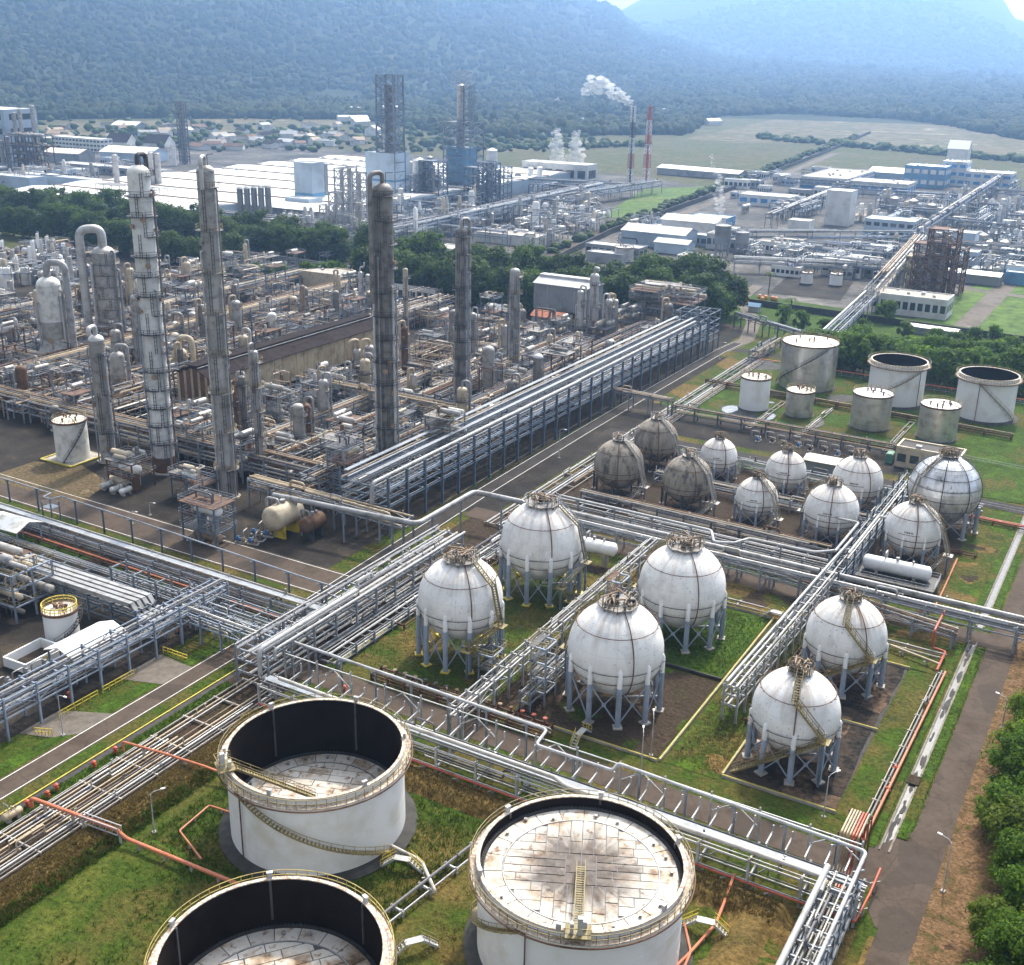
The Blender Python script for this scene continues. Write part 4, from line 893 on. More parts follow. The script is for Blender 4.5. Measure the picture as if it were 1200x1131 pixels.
# ================================================================== PIPE RACKS
PAL = {'near': ['pipe', 'pipew', 'silver', 'pipe', 'ltsteel', 'piped'], 'proc': ['pipec', 'pipeb', 'pipec', 'pipe', 'pipew', 'rust', 'piped', 'pipec'],
       'blue': ['leg', 'steel', 'steel', 'pipe', 'piped', 'blue', 'pipe'], 'low': ['pipew', 'silver', 'pipe', 'pipec', 'pipew', 'piped'], 'red': ['red', 'orange', 'rust'], 'track': ['pipe', 'pipew', 'piped', 'pipec', 'silver', 'pipe', 'pipeb', 'ltsteel', 'piped']}
def rack(label, p0, p1, width, levels, bay=6.5, pal='near', post='steel', post_h=None, gap=.62, fill=.8, knee=True, truss=False, seed=0, rr=(.08, .26), joined=False, big=None, name='pipe_rack', cat='pipe rack', group=None, tray=None, drop=True, z0=0.0, ends=0.5, labelauto=None, side=(1, -1), postw=.3, ngon=6):
    """posts, cross beams, stringers and lanes of pipe; local x runs along the rack from p0"""
    r = random.Random(seed * 7 + 1); P0 = Vector((p0[0], p0[1], 0)); d = Vector((p1[0]-p0[0], p1[1]-p0[1], 0)); L = d.length; rz = math.atan2(d.y, d.x)
    t = thing(name, label, cat, P0, rz, group)
    if labelauto: auto(t, labelauto, P0 + d * .5)
    if joined == 'auto': joined = False
    W = width; nb = max(1, round(L / bay)); st = L / nb; H = post_h or levels[-1] + .1; pm = M[post]
    cb = MB() if joined else None
    for i in range(nb + 1):
        x = i * st
        for sg in side:
            if cb: cb.bar((x, sg*W/2, z0), (x, sg*W/2, H), postw)
            else: inst('post', unit('hbeam', pm), t, (x, sg*W/2, z0), scale=(postw, postw, H - z0))
            if knee and len(levels) and not joined:
                zz = levels[0]
                if i < nb: piece('brace', pm, t, (x, sg*W/2, zz - 1.6), (x + 1.4, sg*W/2, zz - .1), .13)
        for z in levels:
            if cb: cb.bar((x, -W/2 - .2, z - .15), (x, W/2 + .2, z - .15), .22, .28)
            else: piece('beam', pm, t, (x, -W/2 - .25, z - .15), (x, W/2 + .25, z - .15), .2, .28)
    for z in levels:
        for sg in side:
            if cb: cb.bar((0, sg*(W/2 + .01), z - .18), (L, sg*(W/2 + .01), z - .18), .14, .24)
            else: piece('stringer', pm, t, (0, sg*(W/2 + .005), z - .19), (L, sg*(W/2 + .005), z - .19), .14, .22)
    if truss:
        b = cb or MB()
        for i in range(nb):
            for sg in side:
                za, zb = levels[0], levels[-1]; x = i * st
                if i % 2: b.bar((x, sg*W/2, za), (x + st, sg*W/2, zb), .11)
                else: b.bar((x, sg*W/2, zb), (x + st, sg*W/2, za), .11)
        if not cb: b.build('truss_web', pm, t, kind='stuff')
    if cb: cb.build('rack_frame', pm, t, kind='stuff')
    for li, z in enumerate(levels):
        y = -W/2 + .35
        while y < W/2 - .3:
            rad = r.uniform(*rr) * (1.0 if r.random() < .8 else 1.35)
            if r.random() < fill:
                x0, x1 = (-ends, L + ends)
                if r.random() < .4: x0 = r.uniform(0, .5) * L
                if r.random() < .4: x1 = r.uniform(.5, 1) * L
                zz = z + rad; pts = []
                if drop and x0 > 0 and r.random() < .7: pts.append((x0, y, zz + r.choice((-1.6, -2.4, 1.2))))
                pts.append((x0, y, zz))
                if r.random() < .35 and x1 - x0 > 14:
                    xm = r.uniform(x0 + 4, x1 - 8); k = r.uniform(2, 4); hh = r.uniform(.8, 1.5)
                    pts += [(xm, y, zz), (xm, y, zz + hh), (xm + k, y, zz + hh), (xm + k, y, zz)]
                pts.append((x1, y, zz))
                if drop and x1 < L and r.random() < .7: pts.append((x1, y, zz + r.choice((-1.6, -2.4, 1.2))))
                MB().tube(pts, rad, ngon).flanges((x0, y, zz), (x1, y, zz), rad, r, int((x1 - x0) / (16 if joined else 9)) if rad > .09 else 1).build('pipe', M[r.choice(PAL[pal])], t)
            y += max(gap, rad * 2 + .3) * r.uniform(.85, 1.5)
    for (y, z, rad, m, pts) in (big or ()):
        MB().tube(pts or [(-ends, y, z), (L + ends, y, z)], rad, 10).build('pipe', M[m], t)
    for (y, z, wd) in (tray or ()):
        b = MB().box((0, y - wd/2, z), (L, y + wd/2, z + .12)); b.build('cable_tray', M['steel'], t)
    return t
def railpipe(label, pts, r, mat, post=None, every=7.0, name='pipeline', cat='pipe', bend=3.0, n=10, postm='steel', arm=0.0, posts=True):
    """one long pipe carried on its own posts"""
    pts = [Vector(p) for p in pts]; t = thing(name, label, cat, (pts[0].x, pts[0].y, 0)); o = pts[0].copy(); o.z = 0
    MB().tube([p - o for p in pts], r, n, bend, 4).build('pipe', M[mat], t)
    if posts:
        for a, b in zip(pts, pts[1:]):
            d = b - a
            if abs(d.z) > .5 * max(.1, math.hypot(d.x, d.y)) or d.length < 4: continue
            k = max(1, int(d.length / every))
            for i in range(k):
                q = a + d * ((i + .5) / k) - o; inst('post', unit('hbeam', M[postm]), t, (q.x, q.y, 0), scale=(.26, .26, q.z - r))
                piece('beam', M[postm], t, (q.x - .5, q.y - .5, q.z - r - .1), (q.x + .5, q.y + .5, q.z - r - .1), .16)
    return t
# --- front rack across the picture (above the tank basin), with hooked outriggers
rack('long pale pipe rack running behind the three front tanks, with rows of hooked outriggers', (-103, 110.6), (-17.2, 110.2), 3.4, [1.2, 3.9], 6.0, 'near', 'ltsteel', 4.1, .42, .92, True, False, 11, (.07, .17), big=[(-1.2, 4.75, .30, 'pipew', [(3, -.6, 5.4), (24, -.6, 5.0), (48, -.6, 5.0), (49.5, -1.5, 5.0), (82.3, -1.5, 5.0), (82.3, -4, 5.0)])], tray=[(.2, 4.15, 1.3)])
t = thing('outrigger_row', 'row of inclined white outrigger arms above the road beside the front pipe rack', 'pipe supports', (-100, 112.2, 0))
for k in range(36):
    x = k * 2.3
    if 17.3 < x < 17.5: continue
    h = .0 if k % 3 else .5
    piece('arm', M['ltsteel'], t, (x, 0, 4.0), (x, 2.6, 4.15), .17); piece('hook', M['ltsteel'], t, (x, 2.6, 4.1), (x, 2.6, 5.0 + h), .17); piece('strut', M['ltsteel'], t, (x, 0.2, 3.3), (x, 1.6, 4.0), .12)
railpipe('long grey overhead pipe on slim posts along the near edge of the brown road', [(-104.5, 118.2, 6.3), (-60.3, 117.0, 6.3), (-60.0, 113.4, 6.1), (-49.0, 113.4, 6.1), (-48.8, 114.2, 6.8), (-17.7, 113.4, 6.6), (-17.7, 60, 6.4)], .22, 'ltsteel', every=6.0)
t = thing('pipe_bridge', 'pale truss frame with cross braces under the overhead pipe beside the brown road', 'pipe support', (-104, 116.2, 0))
for k in range(15):
    x = k * 6.1
    piece('post', M['ltsteel'], t, (x, -.3, 0), (x, -.3, 6.0), .24, kind='hbeam')
    if k < 14:
        piece('chord', M['ltsteel'], t, (x, -.3, 5.5), (x + 6.1, -.3, 5.5), .14)
        if k % 2: piece('brace', M['ltsteel'], t, (x, -.3, 3.2), (x + 3.05, -.3, 5.4), .12); piece('brace', M['ltsteel'], t, (x + 3.05, -.3, 5.4), (x + 6.1, -.3, 3.2), .12)
railpipe('low red fire main along the foot of the front pipe rack', [(-103, 108.6, 1.0), (-24, 108.2, 1.0), (-17.0, 108.2, 1.0), (-16.6, 113, 1.6), (-16.6, 118, 1.6)], .14, 'red', every=5, postm='concrete')
# rack turning towards the viewer at the right hand corner
rack('pale rack with ladder like cross beams turning towards the viewer at the bottom right', (-19.4, 110.0), (-19.4, 62), 3.6, [2.2, 4.8], 2.4, 'near', 'steel', 4.9, .5, .75, False, False, 12, (.07, .13), big=[(-1.7, 5.25, .36, 'ltsteel', None), (1.6, 3.4, .3, 'silver', None), (1.75, 1.7, .34, 'silver', None)])
# --- low pipe track at lower left
rack('broad low track of many parallel pipes on sleepers at lower left', (-106.7, 40), (-106.7, 113.5), 7.2, [.55], 6.0, 'track', 'concrete', .5, .2, .98, False, False, 13, (.065, .12), drop=False, cat='pipe track', name='pipe_track', ends=1.0, ngon=8)
def firepipe(label, pts, r=.16, mat='orange', supports=True):
    pts = [Vector(p) for p in pts]; o = Vector((pts[0].x, pts[0].y, 0)); t = thing('fire_pipe', label, 'fire pipe', o)
    MB().tube([p - o for p in pts], r, 8, 2.2).build('pipe', M[mat], t)
    if supports:
        for a, b in zip(pts, pts[1:]):
            d = b - a
            if d.length > 4 and abs(d.z) < 1:
                k = int(d.length / 3.5)
                for i in range(k): q = a + d * ((i + .5) / k) - o; inst('support', unit('box', M['concrete']), t, (q.x, q.y, 0), scale=(.3, .3, max(.1, q.z - r)))
    return t
firepipe('red fire pipe crossing the pipe track to the nearest dark tank', [(-110.9, 90.6, .4), (-110.9, 90.6, 1.9), (-104, 91.5, 1.9), (-97.5, 92.3, 1.7), (-91.5, 93.0, 1.2)], .17)
firepipe('thick red fire pipe crossing the pipe track with a railed truss bridge', [(-111, 75.9, .5), (-111, 75.9, 1.9), (-97.2, 77.0, 1.9), (-95.8, 77.2, 1.0), (-72, 78.6, .7)], .24)
firepipe('thin orange pipe standing in the grass left of the dark tank', [(-88.5, 88.0, .5), (-92.5, 87.6, .5), (-92.0, 82, .5), (-86, 79.5, .5)], .12)
firepipe('bent red pipe on the grass right of the bright roofed tank', [(-31.0, 108.5, 1.3), (-30.6, 104.5, .7), (-30.2, 100.6, .5), (-31.0, 95.2, .5), (-32.4, 88, .5)], .17)
firepipe('thin red pipe up the grass beside the bright roofed tank', [(-33.2, 98.9, .5), (-31.0, 95.2, .5), (-29.5, 80, .5)], .14)
t = thing('pipe_truss', 'white railed truss carrying the red fire pipe over the grassy bund', 'pipe support', (-102.6, 76.5, 0), math.radians(5))
for sg in (-.35, .35):
    for z in (1.45, 2.35): piece('chord', M['ltsteel'], t, (0, sg, z), (6, sg, z), .12)
    for k in range(7): piece('web', M['ltsteel'], t, (k, sg, 1.45), (min(k + .5, 6), sg, 2.35), .08)
for x in (.2, 6): piece('post', M['ltsteel'], t, (x, 0, -.2), (x, 0, 1.5), .25)
# --- corner rack along the road, left of the spheres
rack('tall pale pipe rack beside the road junction, left of the spheres', (-107.4, 112.5), (-107.4, 166), 6.2, [2.6, 4.6, 6.3], 5.5, 'near', 'steel', 6.6, .55, .8, True, False, 14, (.09, .2), big=[(-1.8, 7.6, .36, 'ltsteel', [(-.3, -1.8, 3.2), (-.3, -1.8, 7.4), (23, -1.8, 7.4)]), (-3.2, 6.9, .24, 'ltsteel', [(1.5, -3.2, 5.2), (1.5, -3.2, 6.9), (54, -3.2, 6.9)]), (2.7, 7.0, .16, 'pipe', None)])
rack('low bank of grey pipes between the tall rack and the leftmost sphere', (-102.7, 124), (-102.9, 182), 4.0, [.8, 2.0], 5.0, 'near', 'steel', 2.2, .42, .9, False, False, 15, (.07, .15))
railpipe('thick pale grey pipe bending over the road towards the spheres', [(-146, 162, 7.0), (-113.6, 164.8, 7.0), (-113.6, 185.0, 7.0), (-101, 185.2, 7.0), (-101, 185.2, 3.0)], .55, 'pipe', every=9)
rack('red painted low pipe bank left of the leftmost sphere', (-100.2, 140), (-100.4, 186), 1.8, [.9], 5.0, 'red', 'rust', 1.0, .45, .9, False, False, 16, (.08, .14), cat='pipe track', name='pipe_track')
# --- racks between the spheres
rack('narrow white truss rack with pipes between the two middle pairs of spheres', (-74.6, 117.2), (-74.9, 186), 2.0, [3.6, 5.2], 4.2, 'near', 'ltsteel', 5.4, .36, .95, False, True, 17, (.09, .18))
rack('small rusty rack hugging the left side of the front middle sphere', (-70.0, 128.5), (-70.2, 176), 1.6, [1.5, 3.0], 4.0, 'proc', 'steel', 3.2, .34, .9, False, True, 18, (.07, .13))
rack('white latticed truss rack with two bright pipes left of the right pair of spheres', (-43.5, 141.2), (-42.3, 187), 2.1, [3.0, 4.6, 6.0], 3.6, 'near', 'ltsteel', 6.1, .6, .35, False, True, 19, (.09, .15), big=[(.85, 6.35, .22, 'ltsteel', [(0, .85, 6.35), (48, .85, 6.35), (58, .6, 6.6), (62, .6, 6.6)]), (-.8, 6.3, .17, 'pipew', None)])
rack('low red and cream pipes beside the right pair of spheres', (-40.6, 142), (-40.3, 186), 1.1, [.9], 5.0, 'red', 'rust', 1.0, .36, .95, False, False, 20, (.07, .12), cat='pipe track', name='pipe_track')
rack('blue posted pipe rack with square loops between the white spheres at upper right', (-42.2, 187), (-41.4, 250), 3.2, [3.2, 5.0], 5.2, 'near', 'blue', 6.6, .55, .7, False, True, 21, (.09, .16), big=[(1.4, 7.0, .24, 'ltsteel', [(8, 1.4, 6.8), (24, 1.4, 6.8), (24, 5.6, 6.8), (25.4, 5.6, 6.8)]), (-1.0, 6.9, .24, 'ltsteel', [(8, -1.0, 6.9), (29, -1.0, 6.9), (31, -7.5, 6.9)])])
# --- racks across the middle, behind the front spheres
rack('wide grey rack carrying a thick pipe from the spheres to the right edge', (-104, 188.6), (-4, 186.6), 3.6, [3.2, 4.6], 7.0, 'near', 'steel', 4.8, .6, .75, True, False, 22, (.09, .2), big=[(1.2, 5.2, .46, 'pipe', None), (-1.2, 5.0, .26, 'silver', None)])
railpipe('bright pipe with square offsets running across behind the middle spheres', [(-100, 196.6, 5.2), (-67.2, 195.8, 5.2), (-64.8, 190.8, 5.2), (-61.5, 192.2, 5.2), (-59.7, 196.0, 5.2), (-47.3, 195.2, 5.6), (-42.0, 199.5, 5.8)], .26, 'ltsteel', every=7)
rack('dark low duct rack in front of the grey spheres', (-100, 207.5), (-47, 205.6), 2.6, [1.4, 2.9], 6.0, 'proc', 'piped', 3.0, .5, .9, False, False, 23, (.1, .22))
rack('dense low rack of small pipes below the grey spheres', (-103, 200.8), (-44, 199.4), 3.0, [1.0, 2.4], 6.0, 'near', 'steel', 2.6, .4, .85, False, False, 24, (.07, .15))
rack('rusty low rack crossing in front of the white sphere on the lawn', (-72, 177.9), (-20.5, 176.6), 1.6, [1.0], 6.0, 'proc', 'concrete', 1.0, .36, .9, False, False, 25, (.07, .14), cat='pipe track', name='pipe_track')
rack('brown pipe rack on trestles behind the right pair of spheres', (-72, 192.0), (-20, 182.0), 1.8, [2.4, 3.4], 6.5, 'proc', 'steel', 3.4, .5, .8, True, True, 26, (.09, .16))
rack('low pipe track of pale pipes running up beside the road past the grey spheres', (-108.4, 186), (-109.2, 345), 6.2, [.6], 7.0, 'track', 'concrete', .6, .32, .95, False, False, 27, (.1, .2), drop=False, cat='pipe track', name='pipe_track')
rack('pipe track between the two rows of small spheres', (-92, 228.0), (-42, 226.6), 3.0, [1.0, 2.6], 6.0, 'proc', 'steel', 2.8, .45, .85, False, False, 28, (.08, .16))
rack('pipe track behind the small white spheres', (-104, 246.8), (-26, 245.6), 2.6, [1.2, 2.4], 6.5, 'near', 'steel', 2.5, .45, .85, False, False, 29, (.08, .18))
rack('dark rusty rack along the front of the back tank farm', (-108, 276.4), (-50, 274.6), 2.4, [1.8, 3.2], 6.5, 'proc', 'piped', 3.4, .45, .9, False, False, 30, (.1, .2))
rack('low pipe track between the two rows of back tanks', (-112, 311.5), (-28, 305), 1.8, [.9, 1.6], 6.5, 'proc', 'rust', 1.7, .45, .9, False, False, 31, (.1, .18))
for i, x in enumerate((-74.5, -53, -87.5)):
    rack(None, (x, 276.5), (x + .5, 305), 1.2, [.6], 5.0, 'low', 'concrete', .6, .4, .9, False, False, 32 + i, (.09, .15), drop=False, cat='pipe track', name='pipe_track', labelauto='short low pipe track')
firepipe('long orange fire main behind the back tanks', [(-112, 347.5, .6), (-84, 346.8, .6), (-48, 345.4, .6), (-14, 344, .6)], .2)
rack('bundle of cream and red pipes along the drain at right', (-20.4, 123), (-19.8, 171), .9, [.7], 5.0, 'low', 'concrete', .7, .34, 1, False, False, 36, (.12, .17), drop=False, cat='pipe track', name='pipe_track', big=[(-.62, .85, .19, 'orange', None)])
t = thing('pipe_riser', 'cream and red pipes rising over the road corner beside the drain', 'pipe riser', (-20.6, 117.6, 0))
for k in range(7): MB().tube([(k*.34 - .9, -4.5, .8), (k*.34 - .9, -.2, .8), (k*.34 - .9, 0, 5.0), (k*.34 - .9, 5.4, 5.0), (k*.34 - .9, 5.8, .8)], .13, 6).build('pipe', M['red' if k in (4, 5) else 'pipec'], t)
for sx in (-1.2, 1.5):
    for y in (.2, 5.2): piece('post', M['rust'], t, (sx, y, 0), (sx, y, 4.9), .16)
firepipe('red pipe loop standing by the road bend above the drain', [(-20.4, 171, 1.0), (-20.4, 178, 1.0), (-22.6, 178.4, 1.0), (-22.6, 178.4, 4.0), (-22.6, 187, 4.0)], .2, 'red', False)
railpipe('cream pipe on low stands across the grass right of the rear sphere', [(-28.4, 175.5, 1.0), (-20.3, 173.2, 1.0)], .2, 'pipec', every=3, postm='ltsteel')
rack('red and white fire pipes crossing the grass at the right edge', (-27, 242.4), (-6, 242), 1.6, [.8], 4.0, 'red', 'rust', .9, .4, .95, False, False, 37, (.12, .17), cat='pipe track', name='pipe_track')
rack('red pipes at the foot of the silver clad sphere', (-37, 222.8), (-23, 222.4), 1.2, [.7], 3.0, 'red', 'rust', .8, .35, .95, False, False, 38, (.12, .17), cat='pipe track', name='pipe_track')
firepipe('thin orange pipe down the grass right of the bullet tank', [(-25.8, 219, .4), (-25.4, 203, .4), (-25.3, 194, .4)], .14)
# --- main rack along the road
rack('long tall blue main pipe rack beside the road, stacked with pipes', (-131.2, 172), (-131.2, 345), 12.0, [5.6, 7.4, 9.2], 6.5, 'blue', 'blue', 11.6, .5, .85, True, False, 40, (.08, .17), big=[(-3.4, 10.6, .42, 'pipe', [(-2, -3.4, 4), (-2, -3.4, 10.6), (88, -3.4, 10.6), (89, -2.0, 9.9), (172, -2.0, 10.4)]), (1.0, 10.0, .26, 'pipe', None), (3.6, 10.2, .2, 'steel', None), (5.2, 9.8, .14, 'pipec', None)], tray=[(4.4, 11.2, 1.0), (-.8, 11.3, .9)], side=(1, -1, -.97), postw=.36)
t = thing('pipe_rack', 'end frame of blue columns closing the far end of the main rack', 'pipe rack', (-130.5, 345.5, 0))
for x in (-6, -2, 2, 5.4):
    for y in (0, 5, 10): piece('post', M['blue'], t, (x, y, 0), (x, y, 13), .34, kind='hbeam')
for z in (4, 6, 8, 10, 12.8):
    for y in (0, 5, 10): piece('beam', M['blue'], t, (-6, y, z), (5.4, y, z), .22)
    for x in (-6, -2, 2, 5.4): piece('beam', M['blue'], t, (x, 0, z), (x, 10, z), .22)
land('main blue pipe rack', 680, 460); land('end of the main blue rack', 800, 400)
rack('flat topped bridge carrying pipes over the road to the grey spheres', (-126, 276.5), (-108.5, 275), 2.6, [4.6, 5.2], 6, 'proc', 'steel', 5.3, .45, .95, False, False, 41, (.12, .2))
rack('dark pipe bridge over the road near the tree mass', (-130, 388), (-92, 366), 3.0, [4.4, 5.4], 7, 'blue', 'piped', 5.6, .5, .9, True, False, 42, (.12, .22))
rack('branch of the road bridge pipes reaching the low track', (-109.5, 345), (-109, 366), 3.0, [1.5, 3.4], 6, 'proc', 'steel', 3.6, .5, .9, True, False, 43, (.12, .2))
rack('blue pipe bridge rising from the far plant over the garden', (-92, 366), (-97, 440), 5.0, [6.0, 7.4], 9, 'blue', 'blue', 7.6, .7, .9, True, True, 44, (.14, .24), big=[(2, 8.2, .4, 'silver', None)])
# --- left hand racks
rack('grey cable tray and pipe rack running in from the left edge', (-262, 137.3), (-108, 134.2), 2.6, [1.2, 2.5], 7.0, 'near', 'steel', 2.7, .5, .85, True, False, 45, (.08, .16), tray=[(.4, 2.75, 1.1)], big=[(-.6, 3.0, .16, 'pipew', None), (1.15, 3.0, .14, 'pipew', None)])
pts = [(-262, 145, 5)]
for k in range(4):
    x = -252 + k * 21.5; y = 144.6 - (x + 252) * .028; pts += [(x, y, 5), (x + .4, y - 2.2, 5), (x + 2.6, y - 2.2, 5), (x + 3.0, y, 5)]
pts += [(-151.5, 141.0, 5), (-118, 137.8, 5.6), (-104, 137.2, 5.8)]
railpipe('slim grey pipe with square loops on blue posts, left of the junction', pts, .15, 'steel', every=7, postm='blue', bend=2)
for k in range(4):
    x = -251 + k * 21.5; t = thing('loop_platform', None, 'platform', (x + .5, 141.2, 0)); auto(t, 'grey loop platform')
    MB().cbox((0, 0, 2.9), 2.8, 2.2, .1).build('deck', M['steel'], t); ring = MB()
    for sx in (-1.3, 1.3):
        for sy in (-1, 1): piece('post', M['blue'], t, (sx, sy, 0), (sx, sy, 4.0), .2)
        ring.bar((sx, -1, 4), (sx, 1, 4), .08)
    for sy in (-1, 1): ring.bar((-1.3, sy, 4), (1.3, sy, 4), .08)
    ring.build('rail', M['steel'], t)
rack('red and orange fire pipes along the left hand cable tray', (-262, 134.6), (-108, 131.2), 1.2, [.8], 6.0, 'red', 'rust', .9, .4, 1, False, False, 46, (.12, .17), drop=False, cat='pipe track', name='pipe_track')
rack('pale pipe track beside the red pipes at left', (-262, 130.0), (-112, 127.6), 3.0, [.9], 6.0, 'near', 'steel', 1.0, .4, .9, False, False, 47, (.08, .14), drop=False, cat='pipe track', name='pipe_track')
rack('blue grey truss rack along the lower left road', (-128.2, 52), (-128.2, 128), 3.4, [3.6, 5.0, 6.4], 5.3, 'blue', 'leg', 6.6, .5, .85, False, True, 48, (.08, .17))
rack('rack of flat grey ducts bending down beside the white shelter', (-168, 117.6), (-134.2, 117.2), 4.4, [2.0, 3.4, 4.6], 5.6, 'near', 'blue', 4.8, .6, .6, False, False, 49, (.08, .14))
t = thing('duct_bank', 'four flat grey ducts side by side, stepping down at their right end', 'duct', (-168, 117.5, 0))
for k in range(4):
    y = -1.8 + k * 1.2
    b = MB().bar((0, y, 5.2), (32.5, y, 5.2), .8, .8)
    b.bar((32.3, y, 5.3), (33.6, y, 3.6), .8, .8).bar((33.4, y, 3.6), (38, y, 3.4), .8, .8); b.build('duct', M['pipe'], t)
rack('rack stepping across behind the left shelter to the junction', (-150, 126), (-111, 124.6), 3.4, [3.2, 5.0], 5.5, 'near', 'steel', 5.2, .5, .85, True, False, 50, (.08, .17))
rack('blue grey rack from the shelter to the road junction', (-128.2, 120.4), (-110.5, 119.6), 3.0, [3.4, 5.0], 5.0, 'near', 'leg', 5.2, .5, .85, False, True, 51, (.08, .17))
land('white roofed shelter', 100, 750); land('left road junction', 330, 740); land('long grey cable tray', 150, 630); land('lower left truss rack', 90, 800)
# ================================================================== PROCESS UNIT
def wpx(w, b, z):                    # radius in metres of something w pixels wide at ground point b, height z
    return w / 2 * (Vector((b[0], b[1], z)) - CPOS).dot(_fw) / FPX
def column(label, bx, by, ty, w, mat, base=None, plats=8, goose=None, pipes=2, top='dome', seed=0, name='process_column', cat='column', skirt=0, group=None, band=None, labelauto=None, rail='olive', az=None):
    r = random.Random(seed + 100); b = P(bx, by); H = hgt(ty, b); R = wpx(w, b, H * .5)
    t = thing(name, label, cat, (b.x, b.y, 0), group=group)
    if labelauto: auto(t, labelauto)
    z0 = 0; zs = H * (.055 if base else 0)
    if skirt:                                                # wide foot
        k = skirt * R; MB().lathe([(k, 0), (k, H*.16), (k*1.03, H*.165), (k*1.03, H*.24), (k, H*.245), (R, H*.36)], 28, close=False).build('skirt', M[mat], t); z0 = H*.36
    elif base: MB().lathe([(R*1.02, 0), (R*1.02, zs)], 24, close=False).build('skirt', M[base], t); z0 = zs
    dome = [(R*math.cos(a), H - R*.7 + R*.7*math.sin(a)) for a in [math.radians(k*15) for k in range(6)]] + [(0, H)]
    nb = max(2, int(H / 6)) if plats else 3
    prof = []
    for i in range(nb):
        za = z0 + (H - R*.7 - z0) * i / nb; zb = z0 + (H - R*.7 - z0) * (i + 1) / nb
        MB().lathe([(R, za), (R, zb - .12), (R*1.03, zb - .12), (R*1.03, zb)], 24, close=False).build('shell_section', M[band[1]] if band and i >= nb - band[0] else M[mat], t)
    MB().lathe(dome, 24, close=False).build('head', M[mat] if band is None and mat not in ('colwhite',) and seed not in (14, 11) else M['silver' if seed in (14, 11) else 'whiteold'], t)
    faz = tocam(b.x, b.y) if az is None else az
    for i in range(plats):
        z = z0 + (H - z0) * (i + .8) / (plats + .3) ; a0 = faz + r.choice((-1.3, -.6, .2, .5)) ; a1 = a0 + (r.uniform(1.8, 3.8) if seed not in (1, 2, 3, 14) or r.random() < .25 else 6.1)
        if z > H - .3: z = H - .5
        rr = R + .95; q = MB().lathe([(R + .02, z - .08), (rr, z - .08), (rr, z), (R + .02, z)], 14, a0=a0, a1=a1, close=False)
        pl = q.build('platform', M['dark'] if mat != 'column' else M['columnd'], t); ring_rail(rr - .04, z, 1.05, 9, .035, 1, a0, a1).build('platform_rail', M['dark'] if mat != 'column' else M[rail], pl)
    if plats > 2:                                            # caged ladders, staggered
        ld = MB()
        for i in range(plats):
            za = z0 + (H - z0) * (i - .2) / (plats + .3); zb = z0 + (H - z0) * (i + .8) / (plats + .3) + .6; a = faz + (-.35 if i % 2 else .15); c, s = math.cos(a), math.sin(a)
            zl, zh = max(0, za), min(zb, H); [ld.bar((c*(R+.3) - s*q, s*(R+.3) + c*q, zl), (c*(R+.3) - s*q, s*(R+.3) + c*q, zh), .09) for q in (-.24, .24)]; [ld.bar((c*(R+.3) - s*.24, s*(R+.3) + c*.24, zz), (c*(R+.3) + s*.24, s*(R+.3) - c*.24, zz), .07) for zz in [zl + .9*u for u in range(int(max(0, zh - zl) / .9))]]
        ld.build('caged_ladder', M['dark'], t)
    for i in range(pipes):
        a = faz + (1.15, -1.2, .7, -.6)[i % 4] + r.uniform(-.15, .15); c, s = math.cos(a), math.sin(a); k = R + .28; pr = R * r.uniform(.07, .13); zt = H * r.uniform(.55, .98)
        MB().tube([(c*R*.9, s*R*.9, zt), (c*(k+pr), s*(k+pr), zt), (c*(k+pr), s*(k+pr), .5)], pr, 8).build('riser_pipe', M[r.choice(('pipe', 'columnd', 'steel', 'silver'))], t)
    if goose:
        side, gr, drop_, gm = goose; a = faz + side; c, s = math.cos(a), math.sin(a); k = R + gr * 2.2; zt = H + max(1.5, gr * 4)
        MB().tube([(0, 0, H - .3), (0, 0, zt), (c*k, s*k, zt), (c*k, s*k, drop_)], gr, 10, 3.2, 5).build('overhead_pipe', M[gm], t)
    if top == 'davit':
        MB().tube([(R*.4, 0, H - .2), (R*.4, 0, H + 2), (R*1.2, .3, H + 2.1)], .08, 6).cyl((-.3, .2, H - .2), (-.3, .2, H + 1.6), .16, 8).build('davit', M['dark'], t)
    nz = MB()
    for i in range(3 + plats // 2):
        a = faz + r.uniform(-1.4, 1.4); z = r.uniform(.1, .95) * H; c, s = math.cos(a), math.sin(a); q = R * .12 + .1
        nz.cyl((c*R, s*R, z), (c*(R+.6), s*(R+.6), z), q, 8); nz.cyl((c*(R+.5), s*(R+.5), z), (c*(R+.62), s*(R+.62), z), q*1.6, 8)
    nz.build('nozzle', M['pipeb'] if seed % 2 else M['pipe'], t)
    MB().lathe([(R*1.5, -.1), (R*1.5, .25)], 8).build('footing', M['concrete'], t)
    sh = {1:'tall white column',2:'tall grey column',3:'thick dark column',4:'slim dark column',5:'twin riser column',6:'thin grey column',8:'orange stained column',11:'domed brown vessel',13:'fat white domed vessel',14:'fat ringed vessel',16:'stubby cream vessel',18:'lone looped vessel',26:'pale furnace column'}.get(seed) if label else None
    if sh: land(sh, bx, by - 30)
    return t
column('tallest white column with black ladder bands and brown foot', 194, 552, 193, 25, 'colwhite', 'rust', 15, (2.6, .5, 55, 'dark'), 3, 'davit', 1)
column('tall plain grey column right of the white one', 268, 582, 193, 20, 'column', None, 8, (-.3, .4, 64, 'silver'), 3, 'davit', 2)
column('thick dark stained column with rings, standing centre left', 455, 562, 214, 23, 'columnd', 'dark', 12, (-.9, .5, 40, 'columnd'), 4, 'davit', 3)
column('slimmer dark column with many side platforms, right of the thick dark one', 540, 492, 266, 14, 'columnd', None, 11, (2.2, .45, 4, 'column'), 4, 'davit', 4)
